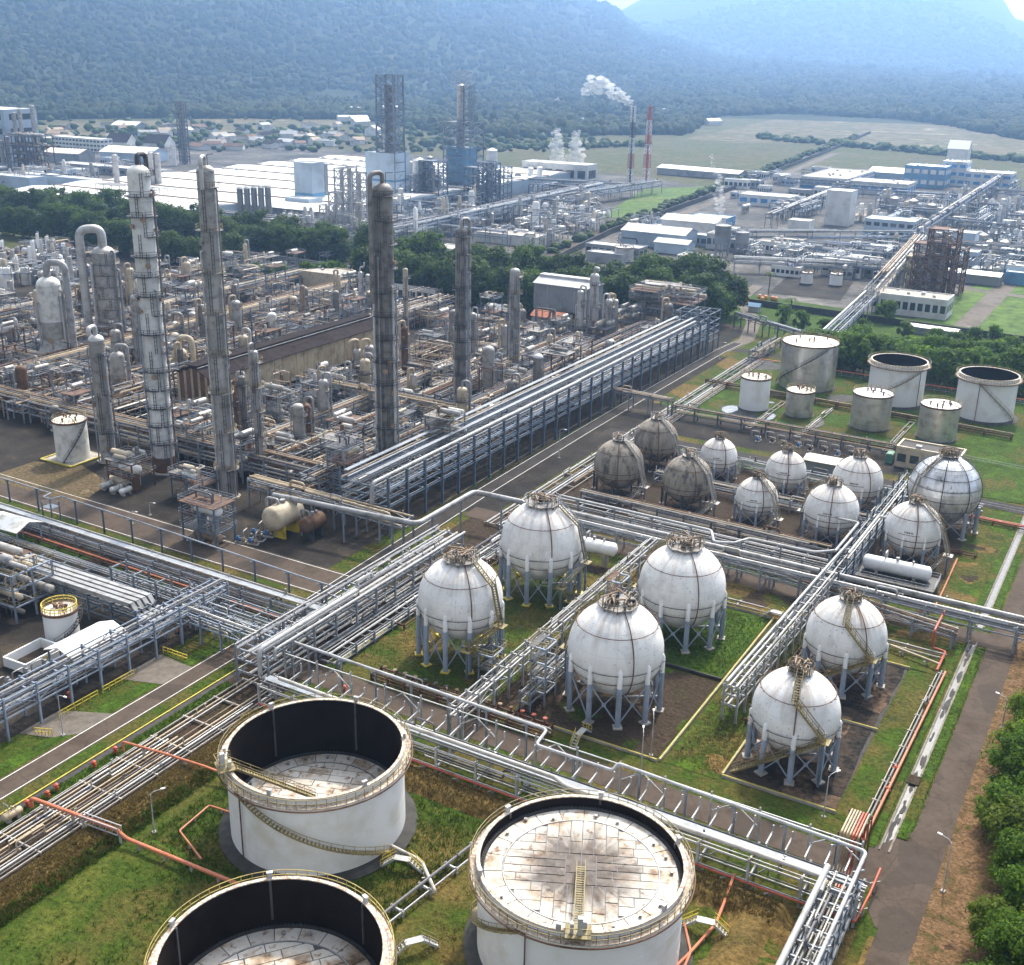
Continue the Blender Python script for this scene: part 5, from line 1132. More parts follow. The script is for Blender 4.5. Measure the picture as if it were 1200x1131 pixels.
column('grey column with twin risers behind the main blue rack', 601, 453, 314, 12, 'column', None, 7, None, 4, 'davit', 5)
column('thin grey column in front of the rusty long building', 306, 558, 410, 10, 'column', None, 5, (-.7, .25, 20, 'column'), 3, 'davit', 6)
column('thin dark column left of its grey twin, by the long building', 290, 550, 440, 9, 'columnd', None, 5, None, 3, 'davit', 7)
column('thin column with an orange stained shaft behind the thick dark column', 476, 392, 314, 6, 'cream', None, 3, None, 1, 'davit', 8)
column('slim silver column, left one of a close pair', 423.5, 374, 318, 5.5, 'silver', None, 2, (1.6, .3, 20, 'silver'), 1, 'dome', 9)
column('slim silver column, right one of a close pair', 432, 374, 321, 5.5, 'silver', None, 2, None, 1, 'dome', 10)
column('domed brown grey vessel with a bright streak, left of the white column', 128, 540, 392, 18, 'vessel', None, 3, (-.5, .5, 30, 'silver'), 3, 'dome', 11)
column('banded grey vessel half hidden behind the domed brown one', 143, 476, 412, 17, 'vessel', None, 0, (1.2, .45, 3, 'pipe'), 1, 'dome', 12)
column('fat vessel with white dome and flared grey foot', 69, 436, 324, 27, 'vessel', None, 0, (1.1, 1.0, 6, 'pipe'), 3, 'dome', 13, skirt=1.36, band=(2, 'whiteold'))
column('fat ringed vessel with silver dome and great looping pipe', 133, 410, 288, 27, 'column', None, 9, (-1.5, 1.3, 8, 'silver'), 3, 'dome', 14)
column('pale vessel half hidden behind the white column', 168, 445, 345, 12, 'column', None, 3, None, 2, 'dome', 15)
column('stubby cream vessel with rust runs and looped pipe', 213, 446, 408, 17, 'cream', None, 1, (1.2, .8, 4, 'cream'), 1, 'dome', 16)
column('stubby grey vessel with looped pipe behind the cream one', 205, 408, 376, 13, 'vessel', None, 1, (1.2, .6, 4, 'vessel'), 1, 'dome', 17)
column('single grey vessel with pipe loop standing on open dark floor', 381, 503, 444, 11, 'column', None, 2, (1.3, .3, 3, 'pipe'), 2, 'dome', 18)
column('stout grey vessel left of the thick dark column', 434, 452, 404, 12, 'vessel', None, 2, (-1.2, .4, 4, 'pipec'), 2, 'dome', 19)
column('stained vessel with elbow pipe beside the long building', 421, 448, 408, 13, 'column', None, 1, (-1, .6, 6, 'pipec'), 2, 'dome', 20)
column('white spotted vertical vessel behind the dark roof', 321, 415, 366, 11, 'whiteold', None, 1, None, 2, 'dome', 21)
column('slim brown column behind the dark roof', 357, 396, 334, 6, 'pipeb', None, 2, None, 1, 'davit', 22)
column('short domed vessel with looped pipe behind the long roof', 287, 430, 392, 11, 'cream', None, 1, (1.0, .45, 3, 'pipew'), 1, 'dome', 23)
column('grey vessel behind the slim dark column', 553, 432, 366, 9, 'vessel', None, 3, (1.2, .25, 3, 'pipe'), 2, 'dome', 24)
column('silver column left in the cluster by the grey furnace', 678, 408, 340, 8, 'silver', None, 2, (1.2, .3, 10, 'silver'), 2, 'dome', 25)
column('tall pale column with pipe loop in the cluster by the grey furnace', 693.5, 406, 320, 11, 'silver', None, 3, (.5, .45, 25, 'silver'), 3, 'davit', 26)
column('silver column right in the cluster by the grey furnace', 711, 410, 350, 9, 'column', None, 3, (-1.2, .3, 10, 'silver'), 3, 'dome', 27)
column('short stained column at the foot of the furnace cluster', 664, 405, 372, 8, 'column', None, 2, None, 2, 'dome', 28)
# long compressor house on legs
t = thing('compressor_house', 'long rusty clad building on legs with dark ridged roof', 'building', (-211, 256, 0))
x0, x1, y0, y1 = -5.6, 5.6, -49, 24; ze, zb, zr = 11.6, 4.0, 13.4
wl_ = MB(); r = random.Random(9); n = 60
for side, xx in ((1, x1), (-1, x0)):
    for k in range(24):
        ya = y0 + (y1 - y0) * k / 24; yb = y0 + (y1 - y0) * (k + 1) / 24 - .12; d = r.uniform(0, .12)
        MB().box((xx - .08, ya, zb), (xx + .08 + d * side, yb, ze)).build('wall_panel', M['clad'], t, smooth=False)
for yy in (y0, y1):
    for k in range(14):
        xa = x0 + (x1 - x0) * k / 14; xb = xa + (x1 - x0) / 14 - .05; xm = (xa + xb) / 2
        MB().box((xa, yy - .1 - r.uniform(0, .06), zb), (xb, yy + .06, ze + (zr - ze) * (1 - abs(xm) / x1) - .15)).build('wall_panel', M['rust'] if k % 3 else M['clad'], t, smooth=False)
for sg in (1, -1):
    for k in range(12):
        ya = y0 - .8 + (y1 - y0 + 1.6) * k / 12; yb = ya + (y1 - y0 + 1.6) / 12 - .06; b = MB(); q = [(sg*1.3, ya, zr), (sg*6.6, ya, ze - .35), (sg*6.6, yb, ze - .35), (sg*1.3, yb, zr)]
        b.v = q + [(x, y, z + .16) for x, y, z in q]; b.f = [(0,1,2,3),(4,5,6,7),(0,1,5,4),(1,2,6,5),(2,3,7,6),(3,0,4,7)]; b.build('roof_sheet', M['darkroof'], t, smooth=False)
MB().box((-1.4, y0, zr - .4), (1.4, y1, zr + .55)).box((-1.9, y0 - .5, zr + .56), (1.9, y1 + .5, zr + .75)).build('ridge_vent', M['darkroof'], t); MB().box((1.95, y0 - .4, zr + .1), (2.25, y1 + .4, zr + .3)).build('gutter', M['pipe'], t)
for k in range(9):
    for xx in (x0 + .3, x1 - .3): piece('leg', M['rust'], t, (xx, y0 + .5 + k * 8.2, 0), (xx, y0 + .5 + k * 8.2, zb), .45)
MB().box((x0 - .4, y0 - .3, zb - .35), (x1 + .4, y1 + .3, zb - .01)).build('floor_slab', M['concrete'], t)
for k in range(5): MB().cbox((0, 0, 0), 4.5, 7, 2.6).cyl((-1.5, 0, 2.6), (1.5, 0, 2.6), 1.1, 12).build('machine', M['dark'], t, (0, y0 + 8 + k * 14, .2))
land('long rusty clad building', 330, 430)
# ---- frames, drums, pumps and the like
def frame(label, x, y, sx, sy, levels, mat='blue', rz=0.0, gear=True, seed=0, rail='steel', labelauto=None, post=.28, top=True, brace=True, bays=(1, 1), name='equipment_frame', group=None):
    r = random.Random(seed + 500); t = thing(name, label, 'steel structure', (x, y, 0), rz, group)
    if labelauto: auto(t, labelauto, (x, y, levels[-1]))
    H = levels[-1]; nx, ny = bays; xs = [-sx/2 + sx*i/nx for i in range(nx+1)]; ys = [-sy/2 + sy*i/ny for i in range(ny+1)]
    for a in xs:
        for b in ys: inst('post', unit('hbeam', M[mat]), t, (a, b, 0), scale=(post, post, H + (.0 if top else 1)))
    for z in levels:
        for b in ys: piece('beam', M[mat], t, (xs[0], b, z - .15), (xs[-1], b, z - .15), .22)
        for a in xs: piece('beam', M[mat], t, (a, ys[0], z - .16), (a, ys[-1], z - .16), .22)
        fx = (1.0 if r.random() < .35 else r.uniform(.15, .6)); d = MB().box((-sx/2 - .4, -sy/2 - .4, z - .03), (-sx/2 + (sx + .4) * fx, sy/2 + .4, z + .05)).build('deck', M[r.choice(('dark', 'columnd', 'rust', 'dark'))], t)
        rl = MB(); X, Y = sx/2 + .38, sy/2 + .38
        for q in (.55, 1.1):
            for a, b in (((-X,-Y),(X,-Y)),((X,-Y),(X,Y)),((X,Y),(-X,Y)),((-X,Y),(-X,-Y))): rl.bar((a[0],a[1],z+q),(b[0],b[1],z+q),.06)
        for k in range(int(sx/1.5)+1):
            for b in (-Y, Y): u = -X + 2*X*k/max(1,int(sx/1.5)); rl.bar((u,b,z),(u,b,z+1.1),.05)
        rl.build('deck_rail', M[rail], d)
    if brace:
        zz = [0] + list(levels)
        for za, zb in zip(zz, zz[1:]):
            for b in (ys[0], ys[-1]): piece('brace', M[mat], t, (xs[0], b, za), (xs[1], b, zb), .14)
    if gear:
        for z in [0] + list(levels):
            for k in range(max(2, int(sx * sy / 9))):
                a, b = r.uniform(-sx*.36, sx*.36), r.uniform(-sy*.36, sy*.36); q = r.random(); m = M[r.choice(PAL['proc'])]
                if q < .35:
                    rr = r.uniform(.35, .8); L = min(sx, sy) * r.uniform(.5, .9); MB().lathe([(0, -L/2 - rr*.5), (rr*.7, -L/2 - rr*.3), (rr, -L/2), (rr, L/2), (rr*.7, L/2 + rr*.3), (0, L/2 + rr*.5)], 12, (a, b, z + rr + .5), axis=(1, 0, 0) if sx > sy else (0, 1, 0)).build('drum', M[r.choice(('vessel', 'cream', 'column', 'vessel', 'columnd', 'whiteold'))], t)
                elif q < .6: rr = r.uniform(.3, .6); h = r.uniform(1.2, 2.6); MB().lathe([(rr, 0), (rr, h), (rr*.6, h + rr*.5), (0, h + rr*.6)], 10, (a, b, z)).build('vessel', M[r.choice(('vessel', 'cream', 'columnd', 'rust', 'column'))], t)
                else: c, d = r.uniform(-sx*.45, sx*.45), r.uniform(-sy*.45, sy*.45); h = r.uniform(1, 2.2); MB().tube([(a, b, z), (a, b, z + h), (c, b, z + h), (c, d, z + h), (c, d, z)], r.uniform(.09, .2), 6).build('pipe', m, t)
    return t
def drum(label, x, y, z, R, L, mat, rz=0.0, labelauto=None, saddles='concrete', name='horizontal_drum', group=None):
    t = thing(name, label, 'drum', (x, y, 0), rz, group)
    if labelauto: auto(t, labelauto, (x, y, z))
    MB().lathe([(0, -L/2 - R*.45), (R*.55, -L/2 - R*.38), (R*.9, -L/2 - R*.16), (R, -L/2), (R, L/2), (R*.9, L/2 + R*.16), (R*.55, L/2 + R*.38), (0, L/2 + R*.45)], 22, (0, 0, z), axis=(1, 0, 0)).build('shell', M[mat], t)
    for sx in (-L*.3, L*.3):
        MB().box((sx - .25, -R*.8, 0), (sx + .25, R*.8, z - R*.55)).build('saddle', M[saddles], t)
        MB().lathe([(R + .05, -.12), (R + .05, .12)], 22, (sx*.7, 0, z), axis=(1, 0, 0), close=False).build('strap', M[mat], t)
    MB().cyl((0, 0, z + R - .1), (0, 0, z + R + .6), R*.22, 10).cyl((L*.25, 0, z + R - .1), (L*.25, 0, z + R + .5), R*.15, 8).tube([(-L*.2, 0, z + R - .1), (-L*.2, 0, z + R + .9), (-L*.2, R + .5, z + R + .9), (-L*.2, R + .5, .2)], R*.12, 7).build('nozzle', M['pipe'], t)
    return t
b = P(352, 604, 0); drum('big cream drum on yellow saddles in front of the corner rack', -142.4, 160.6, 4.2, 2.5, 6.6, 'cream', math.radians(90), saddles='yellow')
drum('smaller rusty drum beside the big cream one', -136.6, 162.4, 3.2, 1.6, 4.6, 'rust', math.radians(90), saddles='dark')
land('big cream drum', 345, 600)
rack('rack carrying thick pipes above the cream drum towards the spheres', (-158, 169.6), (-118, 168.2), 3.2, [4.6, 6.0], 6, 'proc', 'steel', 6.2, .5, .9, True, True, 60, (.1, .2))
frame('open blue steel structure with white drums and pump manifold, near the cream drum', -152.6, 150.6, 8.4, 5.2, [3.0, 5.6, 8.2], 'blue', 0, True, 1, bays=(2, 1)); land('open blue structure', 245, 600)
drum('white ended drum inside the open blue structure, upper level', -151.8, 150.0, 6.8, .95, 5.5, 'white', math.radians(2), saddles='steel')
drum('rusty shelled drum with white end inside the open blue structure, lower level', -151.5, 149.2, 1.7, .8, 6.0, 'pipeb', math.radians(2))
frame('brown decked structure with white drums at the foot of the domed brown vessel', -187.5, 163.5, 7.5, 6.0, [3.4, 6.4], 'rust', 0, True, 2)
drum('white ended drum in the brown decked structure', -186.5, 162.6, 4.7, .95, 5.0, 'white', 0, saddles='rust')
for k, (x, y) in enumerate(((-190.5, 159.2), (-187, 158.7), (-184.5, 159.0))): auto(drum(None, x, y, 1.1, .6, 2.6, 'whiteold', math.radians(90)), 'small white ended exchanger')
frame('blue gallery carrying pipes beside the tall grey column', -171, 165.5, 9, 4, [4.2, 5.6], 'blue', 0, True, 3, bays=(2, 1))
frame('large blue multi storey cooler structure at the end of the main rack', -148, 366, 22, 13, [4, 8, 12, 15], 'blue', 0, True, 4, bays=(4, 2)); land('blue cooler structure', 785, 370)
frame('blue framed pipe maze below the grey furnace', -196, 372, 16, 9, [4, 8], 'blue', 0, True, 5, bays=(3, 1))
frame('green grey valve platform rising through the main rack', -134.5, 206.5, 6.5, 6, [9.5, 12.2, 14.2], 'steel', 0, True, 6, rail='olive')
frame('steel tower of decks in front of the long building', -190, 214, 9, 8, [3.5, 6.5, 9.0], 'steel', 0, True, 7, bays=(2, 2))
frame('dark steel platform left of the white column', -206, 196, 8, 9, [3, 6], 'steel', 0, True, 8)
# grey furnace house on legs
fb = P(655, 396); t = thing('furnace_house', 'grey box shaped furnace house on legs with ribbed ridge roof', 'building', (fb.x, fb.y + 6, 0))
MB().box((-10, -5.5, 9), (10, 5.5, 17.5)).build('wall', M['greywall'], t)
b = MB(); b.v = [(-10.6,-6,17.5),(10.6,-6,17.5),(10.6,-1.6,19),(-10.6,-1.6,19),(-10.6,6,17.5),(10.6,6,17.5),(10.6,1.6,19),(-10.6,1.6,19)]; b.f = [(0,1,2,3),(5,4,7,6),(3,2,6,7),(0,3,7,4),(1,5,6,2)]; b.build('roof', M['ltsteel'], t, smooth=False)
MB().box((-10.4, -1.5, 19), (10.4, 1.5, 19.8)).build('ridge_vent', M['ltsteel'], t)
for k in range(5): MB().box((-10.15 + k*5 - .1, -5.62, 9), (-9.95 + k*5 + .1, -5.5, 17.4)).build('rib', M['steel'], t)
for a in (-9.5, -3, 3, 9.5):
    for c in (-5, 5): piece('leg', M['blue'], t, (a, c, 0), (a, c, 9), .5, kind='hbeam')
for a, c in ((-9.5, -3), (-3, 3), (3, 9.5)): piece('brace', M['blue'], t, (a, -5, 0), (c, -5, 9), .22)
land('grey furnace house', 655, 345)
# ---- buildings of the unit
def gable(label, x, y, sx, sy, h, rise, wallm, roofm, rz=0.0, name='building', cat='building', openn=False, windows=0, group=None, labelauto=None, door=True):
    """ridge along local x"""
    t = thing(name, label, cat, (x, y, 0), rz, group)
    if labelauto: auto(t, labelauto, (x, y, h))
    if openn:
        for a in (-sx/2, 0, sx/2):
            for c in (-sy/2, sy/2): piece('post', M['leg'], t, (a, c, 0), (a, c, h), .22, kind='hbeam')
    else:
        b = MB(); X, Y = sx/2, sy/2; b.v = [(-X,-Y,0),(X,-Y,0),(X,Y,0),(-X,Y,0),(-X,-Y,h),(X,-Y,h),(X,Y,h),(-X,Y,h),(-X,0,h+rise),(X,0,h+rise)]
        b.f = [(0,1,5,4),(1,2,6,9,5),(2,3,7,6),(3,0,4,8,7)]; wl2 = b.build('wall', M[wallm], t, smooth=False)
        for k in range(windows):
            for sg in (-1, 1):
                u = -X + sx * (k + .5) / windows; f = MB().box((u - sx/windows*.28, sg*Y - .06, h*.35), (u + sx/windows*.28, sg*Y + .06, h*.75)).build('window', M['window'], t)
    X, Y = sx/2 + .5, sy/2 + .5; dz = rise * .5 / max(sy/2, .1)
    for sg in (-1, 1):
        b = MB(); q = [(-X, 0, h + rise), (X, 0, h + rise), (X, sg*Y, h - dz), (-X, sg*Y, h - dz)]; b.v = [(a, c, z + .02) for a, c, z in q] + [(a, c, z + .18) for a, c, z in q]
        b.f = [(0,1,2,3),(4,5,6,7),(0,1,5,4),(1,2,6,5),(2,3,7,6),(3,0,4,7)]; b.build('roof', M[roofm], t, smooth=False)
    if door and not openn: MB().box((sx/2 - .02, -.6, 0), (sx/2 + .06, .6, min(2.2, h*.8))).build('door', M['greywall'], t)
    return t
def block(label, x, y, sx, sy, h, wallm, roofm, rz=0.0, name='building', parapet=.5, windows=(0, 0), clutter=0, seed=0, group=None, labelauto=None, band=None, cat='building', win='window'):
    t = thing(name, label, cat, (x, y, 0), rz, group)
    if labelauto: auto(t, labelauto, (x, y, h))
    r = random.Random(seed); X, Y = sx/2, sy/2
    MB().box((-X, -Y, -.3), (X, Y, h)).build('wall', M[wallm], t); w = min(.4, X*.2)
    if parapet:
        MB().box((-X, -Y, h + .002), (X, -Y + w, h + parapet)).box((-X, Y - w, h + .002), (X, Y, h + parapet)).box((-X, -Y + w, h + .002), (-X + w, Y - w, h + parapet)).box((X - w, -Y + w, h + .002), (X, Y - w, h + parapet)).build('parapet', M[wallm], t)
    rf = MB().box((-X + w + .01, -Y + w + .01, h + .004), (X - w - .01, Y - w - .01, h + .15)).build('roof', M[roofm], t)
    nw, nf = windows
    for f in range(nf):
        z = h * (f + .3) / nf; zh = h * .42 / nf
        for k in range(nw):
            u = -X + sx * (k + .5) / nw; ww = sx / nw * .34; MB().box((u - ww, -Y - .05, z), (u + ww, -Y + .03, z + zh)).build('window', M[win], t)
        m = max(1, int(nw * sy / sx))
        for k in range(m):
            u = -Y + sy * (k + .5) / m; ww = sy / m * .34; MB().box((X - .03, u - ww, z), (X + .05, u + ww, z + zh)).build('window', M[win], t)
    if band: MB().box((-X - .07, -Y - .07, band[0]), (X + .07, Y + .07, band[1])).build('colour_band', M[band[2]], t)
    for k in range(clutter):
        a, c = r.uniform(-X*.7, X*.7), r.uniform(-Y*.7, Y*.7); s = r.uniform(.6, 1.6); MB().cbox((a, c, h + .1), s, s, s * .8).build('roof_unit', M['ltsteel'], rf)
    return t
gable('small white hut with grey gable roof', -208, 355, 8, 6, 3.4, 1.3, 'wall', 'ltsteel', .05); land('small white hut', 495, 365)
gable('long white hut with red tiled roof', -187, 356, 13, 6, 3.0, 1.5, 'wall', 'redroof', .0); land('red roofed hut', 577, 373)
M['navy'] = flat('blue_painted_band', (0.03, 0.20, 0.45), .6)
block('beige flat roofed workshop left of the blue striped building', -293, 366, 22, 13, 6.0, 'cream', 'concrete', .03, clutter=3, seed=3)
block('long white walled building with blue stripe and brown flat roof', -255, 366, 34, 16, 6.0, 'wall', 'bitumen', .03, clutter=2, seed=4, windows=(12, 1), band=(.2, 1.8, 'navy')); land('blue striped building', 400, 345)
block('low white roofed annex in front of the blue striped building', -268, 345, 24, 6, 3.4, 'wall', 'wroof', .05, seed=5)
block('grey flat roofed control hut beside the silver clad sphere', -41.5, 271.5, 14.5, 6.5, 4.6, 'cream', 'bitumen', -.02, clutter=2, seed=6, windows=(5, 1)); land('grey control hut', 1105, 530)
gable('small open pump shelter with beige roof behind the small spheres', -62.3, 255.5, 7.0, 4.6, 2.9, .5, 'greywall', 'creamroof', .0)
gable('white gable roofed open shelter over pumps at lower left', -133.5, 104.6, 9.6, 5.6, 4.4, 1.0, 'wall', 'wroof', math.radians(90), name='shelter', cat='shelter', openn=True)
gable('white gable roofed open shelter at the left edge above the ducts', -183, 129.4, 10, 5.4, 4.4, 1.0, 'wall', 'whiteold', math.radians(3), name='shelter', cat='shelter', openn=True)
gable('white roof corner peeping in at the lower left edge', -137, 80, 12, 7, 4.2, .6, 'wall', 'wroof', math.radians(90), name='shelter', cat='shelter', openn=True)
t = thing('bund_box', 'open white walled pit with painted round emblem beside the white shelter', 'wall', (-142.2, 101.4, 0), math.radians(92))
for a, c in (((-3.5, -2.4), (3.5, -2.4)), ((3.5, -2.4), (3.5, 2.4)), ((3.5, 2.4), (-3.5, 2.4)), ((-3.5, 2.4), (-3.5, -2.4))): piece('wall', M['white'], t, (a[0], a[1], .8), (c[0], c[1], .8), .25, 1.6)
MB().lathe([(.55, 0), (.55, .03), (.38, .03), (.38, 0)], 20, (0, -2.54, .85), axis=(0, -1, 0), close=False).build('emblem', M['yellow'], t)
frame('tall pale blue open structure full of valves at the left edge', -159, 112, 9, 8, [3, 6, 8.6], 'leg', 0, True, 9, bays=(2, 2), rail='olive'); land('open structure at the left edge', 25, 660)
frame('second pale blue open structure cut by the left edge', -168, 103, 8, 8, [3, 6, 8], 'leg', 0, True, 10, bays=(2, 1), rail='olive')
drum('white bullet tank on an open platform below the small spheres', -33.6, 201.2, 3.6, 1.35, 11.0, 'white', math.radians(1)); land('white bullet tank', 1053, 668)
frame('low grey platform under the white bullet tank', -33.6, 200.6, 14, 5.6, [2.0], 'ltsteel', 0, False, 11, bays=(3, 1), brace=False)
drum('white horizontal drum half hidden behind the white sphere with the grey stair', -84.5, 180.6, 3.6, 1.3, 8, 'white', math.radians(3)); 
t = block('small green cabinet beside the grey control hut', -50.4, 271, 1.6, 3.0, 2.2, 'green', 'green', 0, parapet=0, name='cabinet', cat='cabinet')
# ---- inner racks
def inner(lb, p0, p1, w, lv, seed, bay=6.5, pal='proc', post='steel', rr=(.1, .28), truss=False, joined=False, fill=.9, gap=.5): rack(lb, p0, p1, w, lv, bay, pal, post, lv[-1] + .2, gap, fill, False, truss, seed, rr, joined)
inner('brown rusty pipe rack just behind the main blue rack', (-148.5, 176), (-149, 352), 5.0, [3.0, 5.0, 6.4], 70)
inner('brown rusty pipe rack passing between the dark columns', (-163, 186), (-163.5, 340), 4.4, [2.8, 4.6, 5.8], 71)
inner('rusty pipe rack right of the long clad building', (-178, 182), (-178.5, 345), 4.0, [3.0, 4.8], 72)
inner('rusty pipe rack close along the right wall of the long building', (-198, 200), (-198, 318), 3.0, [3.2, 5.0], 73)
inner('dense cream and brown pipe rack left of the long building', (-226, 186), (-227, 350), 7.0, [3.0, 5.0, 6.6], 74)
inner('dense brown pipe rack running up towards the blue striped building', (-246, 180), (-248, 345), 6.0, [3.0, 5.0], 75)
inner('brown rack among the fat vessels at upper left', (-268, 178), (-271, 350), 6.0, [4.0, 6.0, 7.5], 76, joined=True)
inner('rack behind the fat vessels at the left edge', (-300, 190), (-305, 370), 6.0, [4.0, 6.0], 77, joined=True)
inner('farthest left brown rack behind the vessels', (-335, 215), (-340, 380), 6.0, [4.0, 6.0], 78, joined=True)
inner('cross rack of brown pipes passing the feet of the tall columns', (-262, 184.5), (-138, 181.5), 5.0, [2.6, 4.4, 5.8], 79)
inner('cross rack of pale pipes reaching the main rack by the thick dark column', (-205, 202.5), (-138, 201.0), 4.4, [2.6, 4.2], 80)
inner('grey latticed cross rack behind the thick dark column', (-200, 236), (-138, 234.5), 4.4, [3.0, 5.0, 6.5], 81, truss=True)
inner('grey cross rack behind the slimmer dark column', (-200, 268), (-138, 266), 4.4, [3.0, 5.0], 82, truss=True)
inner('cross rack of cream pipes level with the grey twin riser column', (-205, 300), (-138, 298), 4.0, [3.0, 5.0], 83)
inner('cross rack near the red roofed hut', (-230, 330), (-138, 326), 4.0, [3.0, 4.6], 84)
inner('cross rack left of the long building, front', (-350, 216), (-220, 210), 5.0, [3.0, 5.0, 6.4], 85)
inner('cross rack left of the long building, middle', (-350, 255), (-220, 250), 5.0, [3.0, 5.0], 86)
inner('cross rack left of the long building, rear', (-350, 296), (-220, 290), 5.0, [3.0, 5.0], 87, joined=True)
inner('cross rack left of the long building, farthest', (-350, 330), (-225, 322), 4.0, [3.0, 5.0], 88, joined=True)
rack('grey pipe gallery along the foot of the tree rows', (-420, 402), (-160, 384), 4.0, [1.6, 2.8], 9, 'near', 'steel', 3.0, .5, .9, False, False, 89, (.12, .25), joined=True)
rack('blue pipe bridge between the tree rows', (-322, 398), (-330, 470), 4.0, [5, 6.5], 8, 'near', 'blue', 6.6, .5, .9, False, True, 90, (.12, .25), joined=True)
for ph, x, y in [('brown rack behind', 600, 500), ('dark open floor', 500, 470), ('dense brown rack', 190, 480), ('brown pipes far left', 40, 480), ('upper left vessels', 40, 300), ('rear unit pipes', 240, 345), ('pipes behind red hut', 560, 420), ('furnace cluster pipes', 620, 420)]: land(ph, x, y)
# ---- scattered machinery between the racks
rg = random.Random(42)
XS = [-142.5, -156, -170, -187, -194, -233, -239, -256, -261, -280, -290, -314, -324, -350]; 
def free(x, y):
    if -219 < x < -203 and 202 < y < 284: return False
    if x > -164 and y > 355: return False
    if x > -200 and y < 178: return False
    if x < -204 and y < 178 : return False
    if -262 < x < -176 and y > 338: return False
    if -312 < x < -235 and y > 335: return False
    return not any((x - a)**2 + (y - c)**2 < d for a, c, d in ((-143.9, 197.6, 30), (-154.3, 244.4, 25), (-158.6, 279, 25), (-167.5, 171, 30), (-190, 175, 30), (-190, 214, 60), (-134.5, 206.5, 50)))
k = 0
for x in XS:
    y = 180 + rg.uniform(0, 6)
    while y < 372:
        xx = x + rg.uniform(-2.5, 2.5); q = rg.random(); k += 1; far = y > 290
        if free(xx, y):
            if q < .40: frame(None, xx, y, rg.uniform(4, 7), rg.uniform(4, 7.5), [rg.uniform(2.6, 3.4), rg.uniform(5, 6.4)] + ([rg.uniform(7.8, 9.5)] if rg.random() < .6 else []) + ([rg.uniform(11, 14)] if rg.random() < .2 else []), rg.choice(('steel', 'rust', 'blue', 'steel')), 0, True, k, labelauto='small equipment frame')
            elif q < .58: g = Vector((xx, y, 0)); h = rg.uniform(6, 17); px_, py_ = pxl(g); column(None, px_, py_, pxl((xx, y, h))[1], rg.uniform(1.6, 3.4) * FPX / (g - CPOS).dot(_fw), rg.choice(('column', 'cream', 'vessel', 'columnd', 'rust', 'columnd')), None, rg.choice((0, 1, 1, 2)), rg.choice((None, (1.2, .3, 2, 'pipe'), (-1, .35, 2, 'pipec'))), 2, 'dome', k, 'vertical_vessel', 'vessel', labelauto='short vertical vessel')
            elif q < .70:
                drum(None, xx, y, rg.uniform(1.6, 4), rg.uniform(.5, 1.0), rg.uniform(3.5, 6), rg.choice(('cream', 'vessel', 'columnd', 'vessel', 'rust', 'column')), rg.choice((0, math.pi/2)), 'horizontal drum')
            else:
                t = thing('pipe_manifold', None, 'pipework', (xx, y, 0)); auto(t, 'cream pipe tangle')
                for j in range(15):
                    a, c, e, f = (rg.uniform(-4, 4) for _ in range(4)); h = rg.uniform(.8, 6); MB().tube([(a, c, 0), (a, c, h), (e, c, h), (e, f, h), (e, f, 0)], rg.uniform(.08, .24), 6).build('pipe', M[rg.choice(PAL['proc'])], t)
        y += rg.uniform(4.6, 7.6)
# bare pipe portals standing among the machinery
for i in range(95):
    xx, y = rg.uniform(-345, -140), rg.uniform(182, 370)
    if not free(xx, y) or -219 < xx < -203: continue
    t = thing('pipe_portal', None, 'steel structure', (xx, y, 0)); auto(t, 'bare steel pipe portal'); wx, wy, h = rg.uniform(3, 9), rg.uniform(3, 9), rg.uniform(5, 11); m = M[rg.choice(('steel', 'blue', 'rust', 'dark', 'pipeb'))]; nl = rg.randint(2, 4)
    for a in (-.5, .5):
        for c in (-.5, .5): piece('post', m, t, (a*wx, c*wy, 0), (a*wx, c*wy, h), .24)
    for j in range(nl):
        z = h * (j + 1) / nl
        for c in (-.5, .5): piece('beam', m, t, (-wx/2, c*wy, z), (wx/2, c*wy, z), .18); piece('beam', m, t, (c*wx, -wy/2, z - .02), (c*wx, wy/2, z - .02), .17)
        for k in range(rg.randint(2, 4)):
            u = rg.uniform(-.45, .45); rr = rg.uniform(.08, .2); pm = M[rg.choice(PAL['proc'])]
            if rg.random() < .5: MB().tube([(u*wx, -wy*.8, z - rg.uniform(1, 3)), (u*wx, -wy*.8, z + rr), (u*wx, wy*.8, z + rr), (u*wx, wy*.8, z - rg.uniform(1, 3))], rr, 6).build('pipe', pm, t)
            else: MB().tube([(-wx*.8, u*wy, z - rg.uniform(1, 3)), (-wx*.8, u*wy, z + rr + .3), (wx*.8, u*wy, z + rr + .3), (wx*.8, u*wy, max(.2, z - rg.uniform(1, 4)))], rr, 6).build('pipe', pm, t)
# rows of pumps
def pump(x, y, rz, m, base):
    t = thing('pump', None, 'pump', (x, y, 0), rz)
    MB().box((-1.1, -.5, 0), (1.1, .5, .3)).build('plinth', M['concrete'], t)
    MB().cyl((-.9, 0, .75), (.1, 0, .75), .38, 10).box((-.75, -.2, 1.1), (-.3, .2, 1.35)).build('motor', M[m], t)
    MB().cyl((.3, 0, .75), (.85, 0, .75), .48, 10).cyl((.1, 0, .75), (.3, 0, .75), .12, 8).build('casing', M['pipeb'], t)
    MB().tube([(.6, 0, 1.2), (.6, 0, 2.4), (.6, 2.0, 2.4), (.6, 2.0, .2)], .13, 6).tube([(.85, 0, .75), (1.9, 0, .75), (1.9, 1.6, .75)], .14, 6).build('pipe', M['pipe'], t)
    auto(t, base, (x, y, 1)); return t
for i in range(4): pump(-146.6 + (i % 2) * 2.6, 152.8 + (i // 2) * 3.2 + i * .6, .3, 'bluev', 'blue pump on plinth')
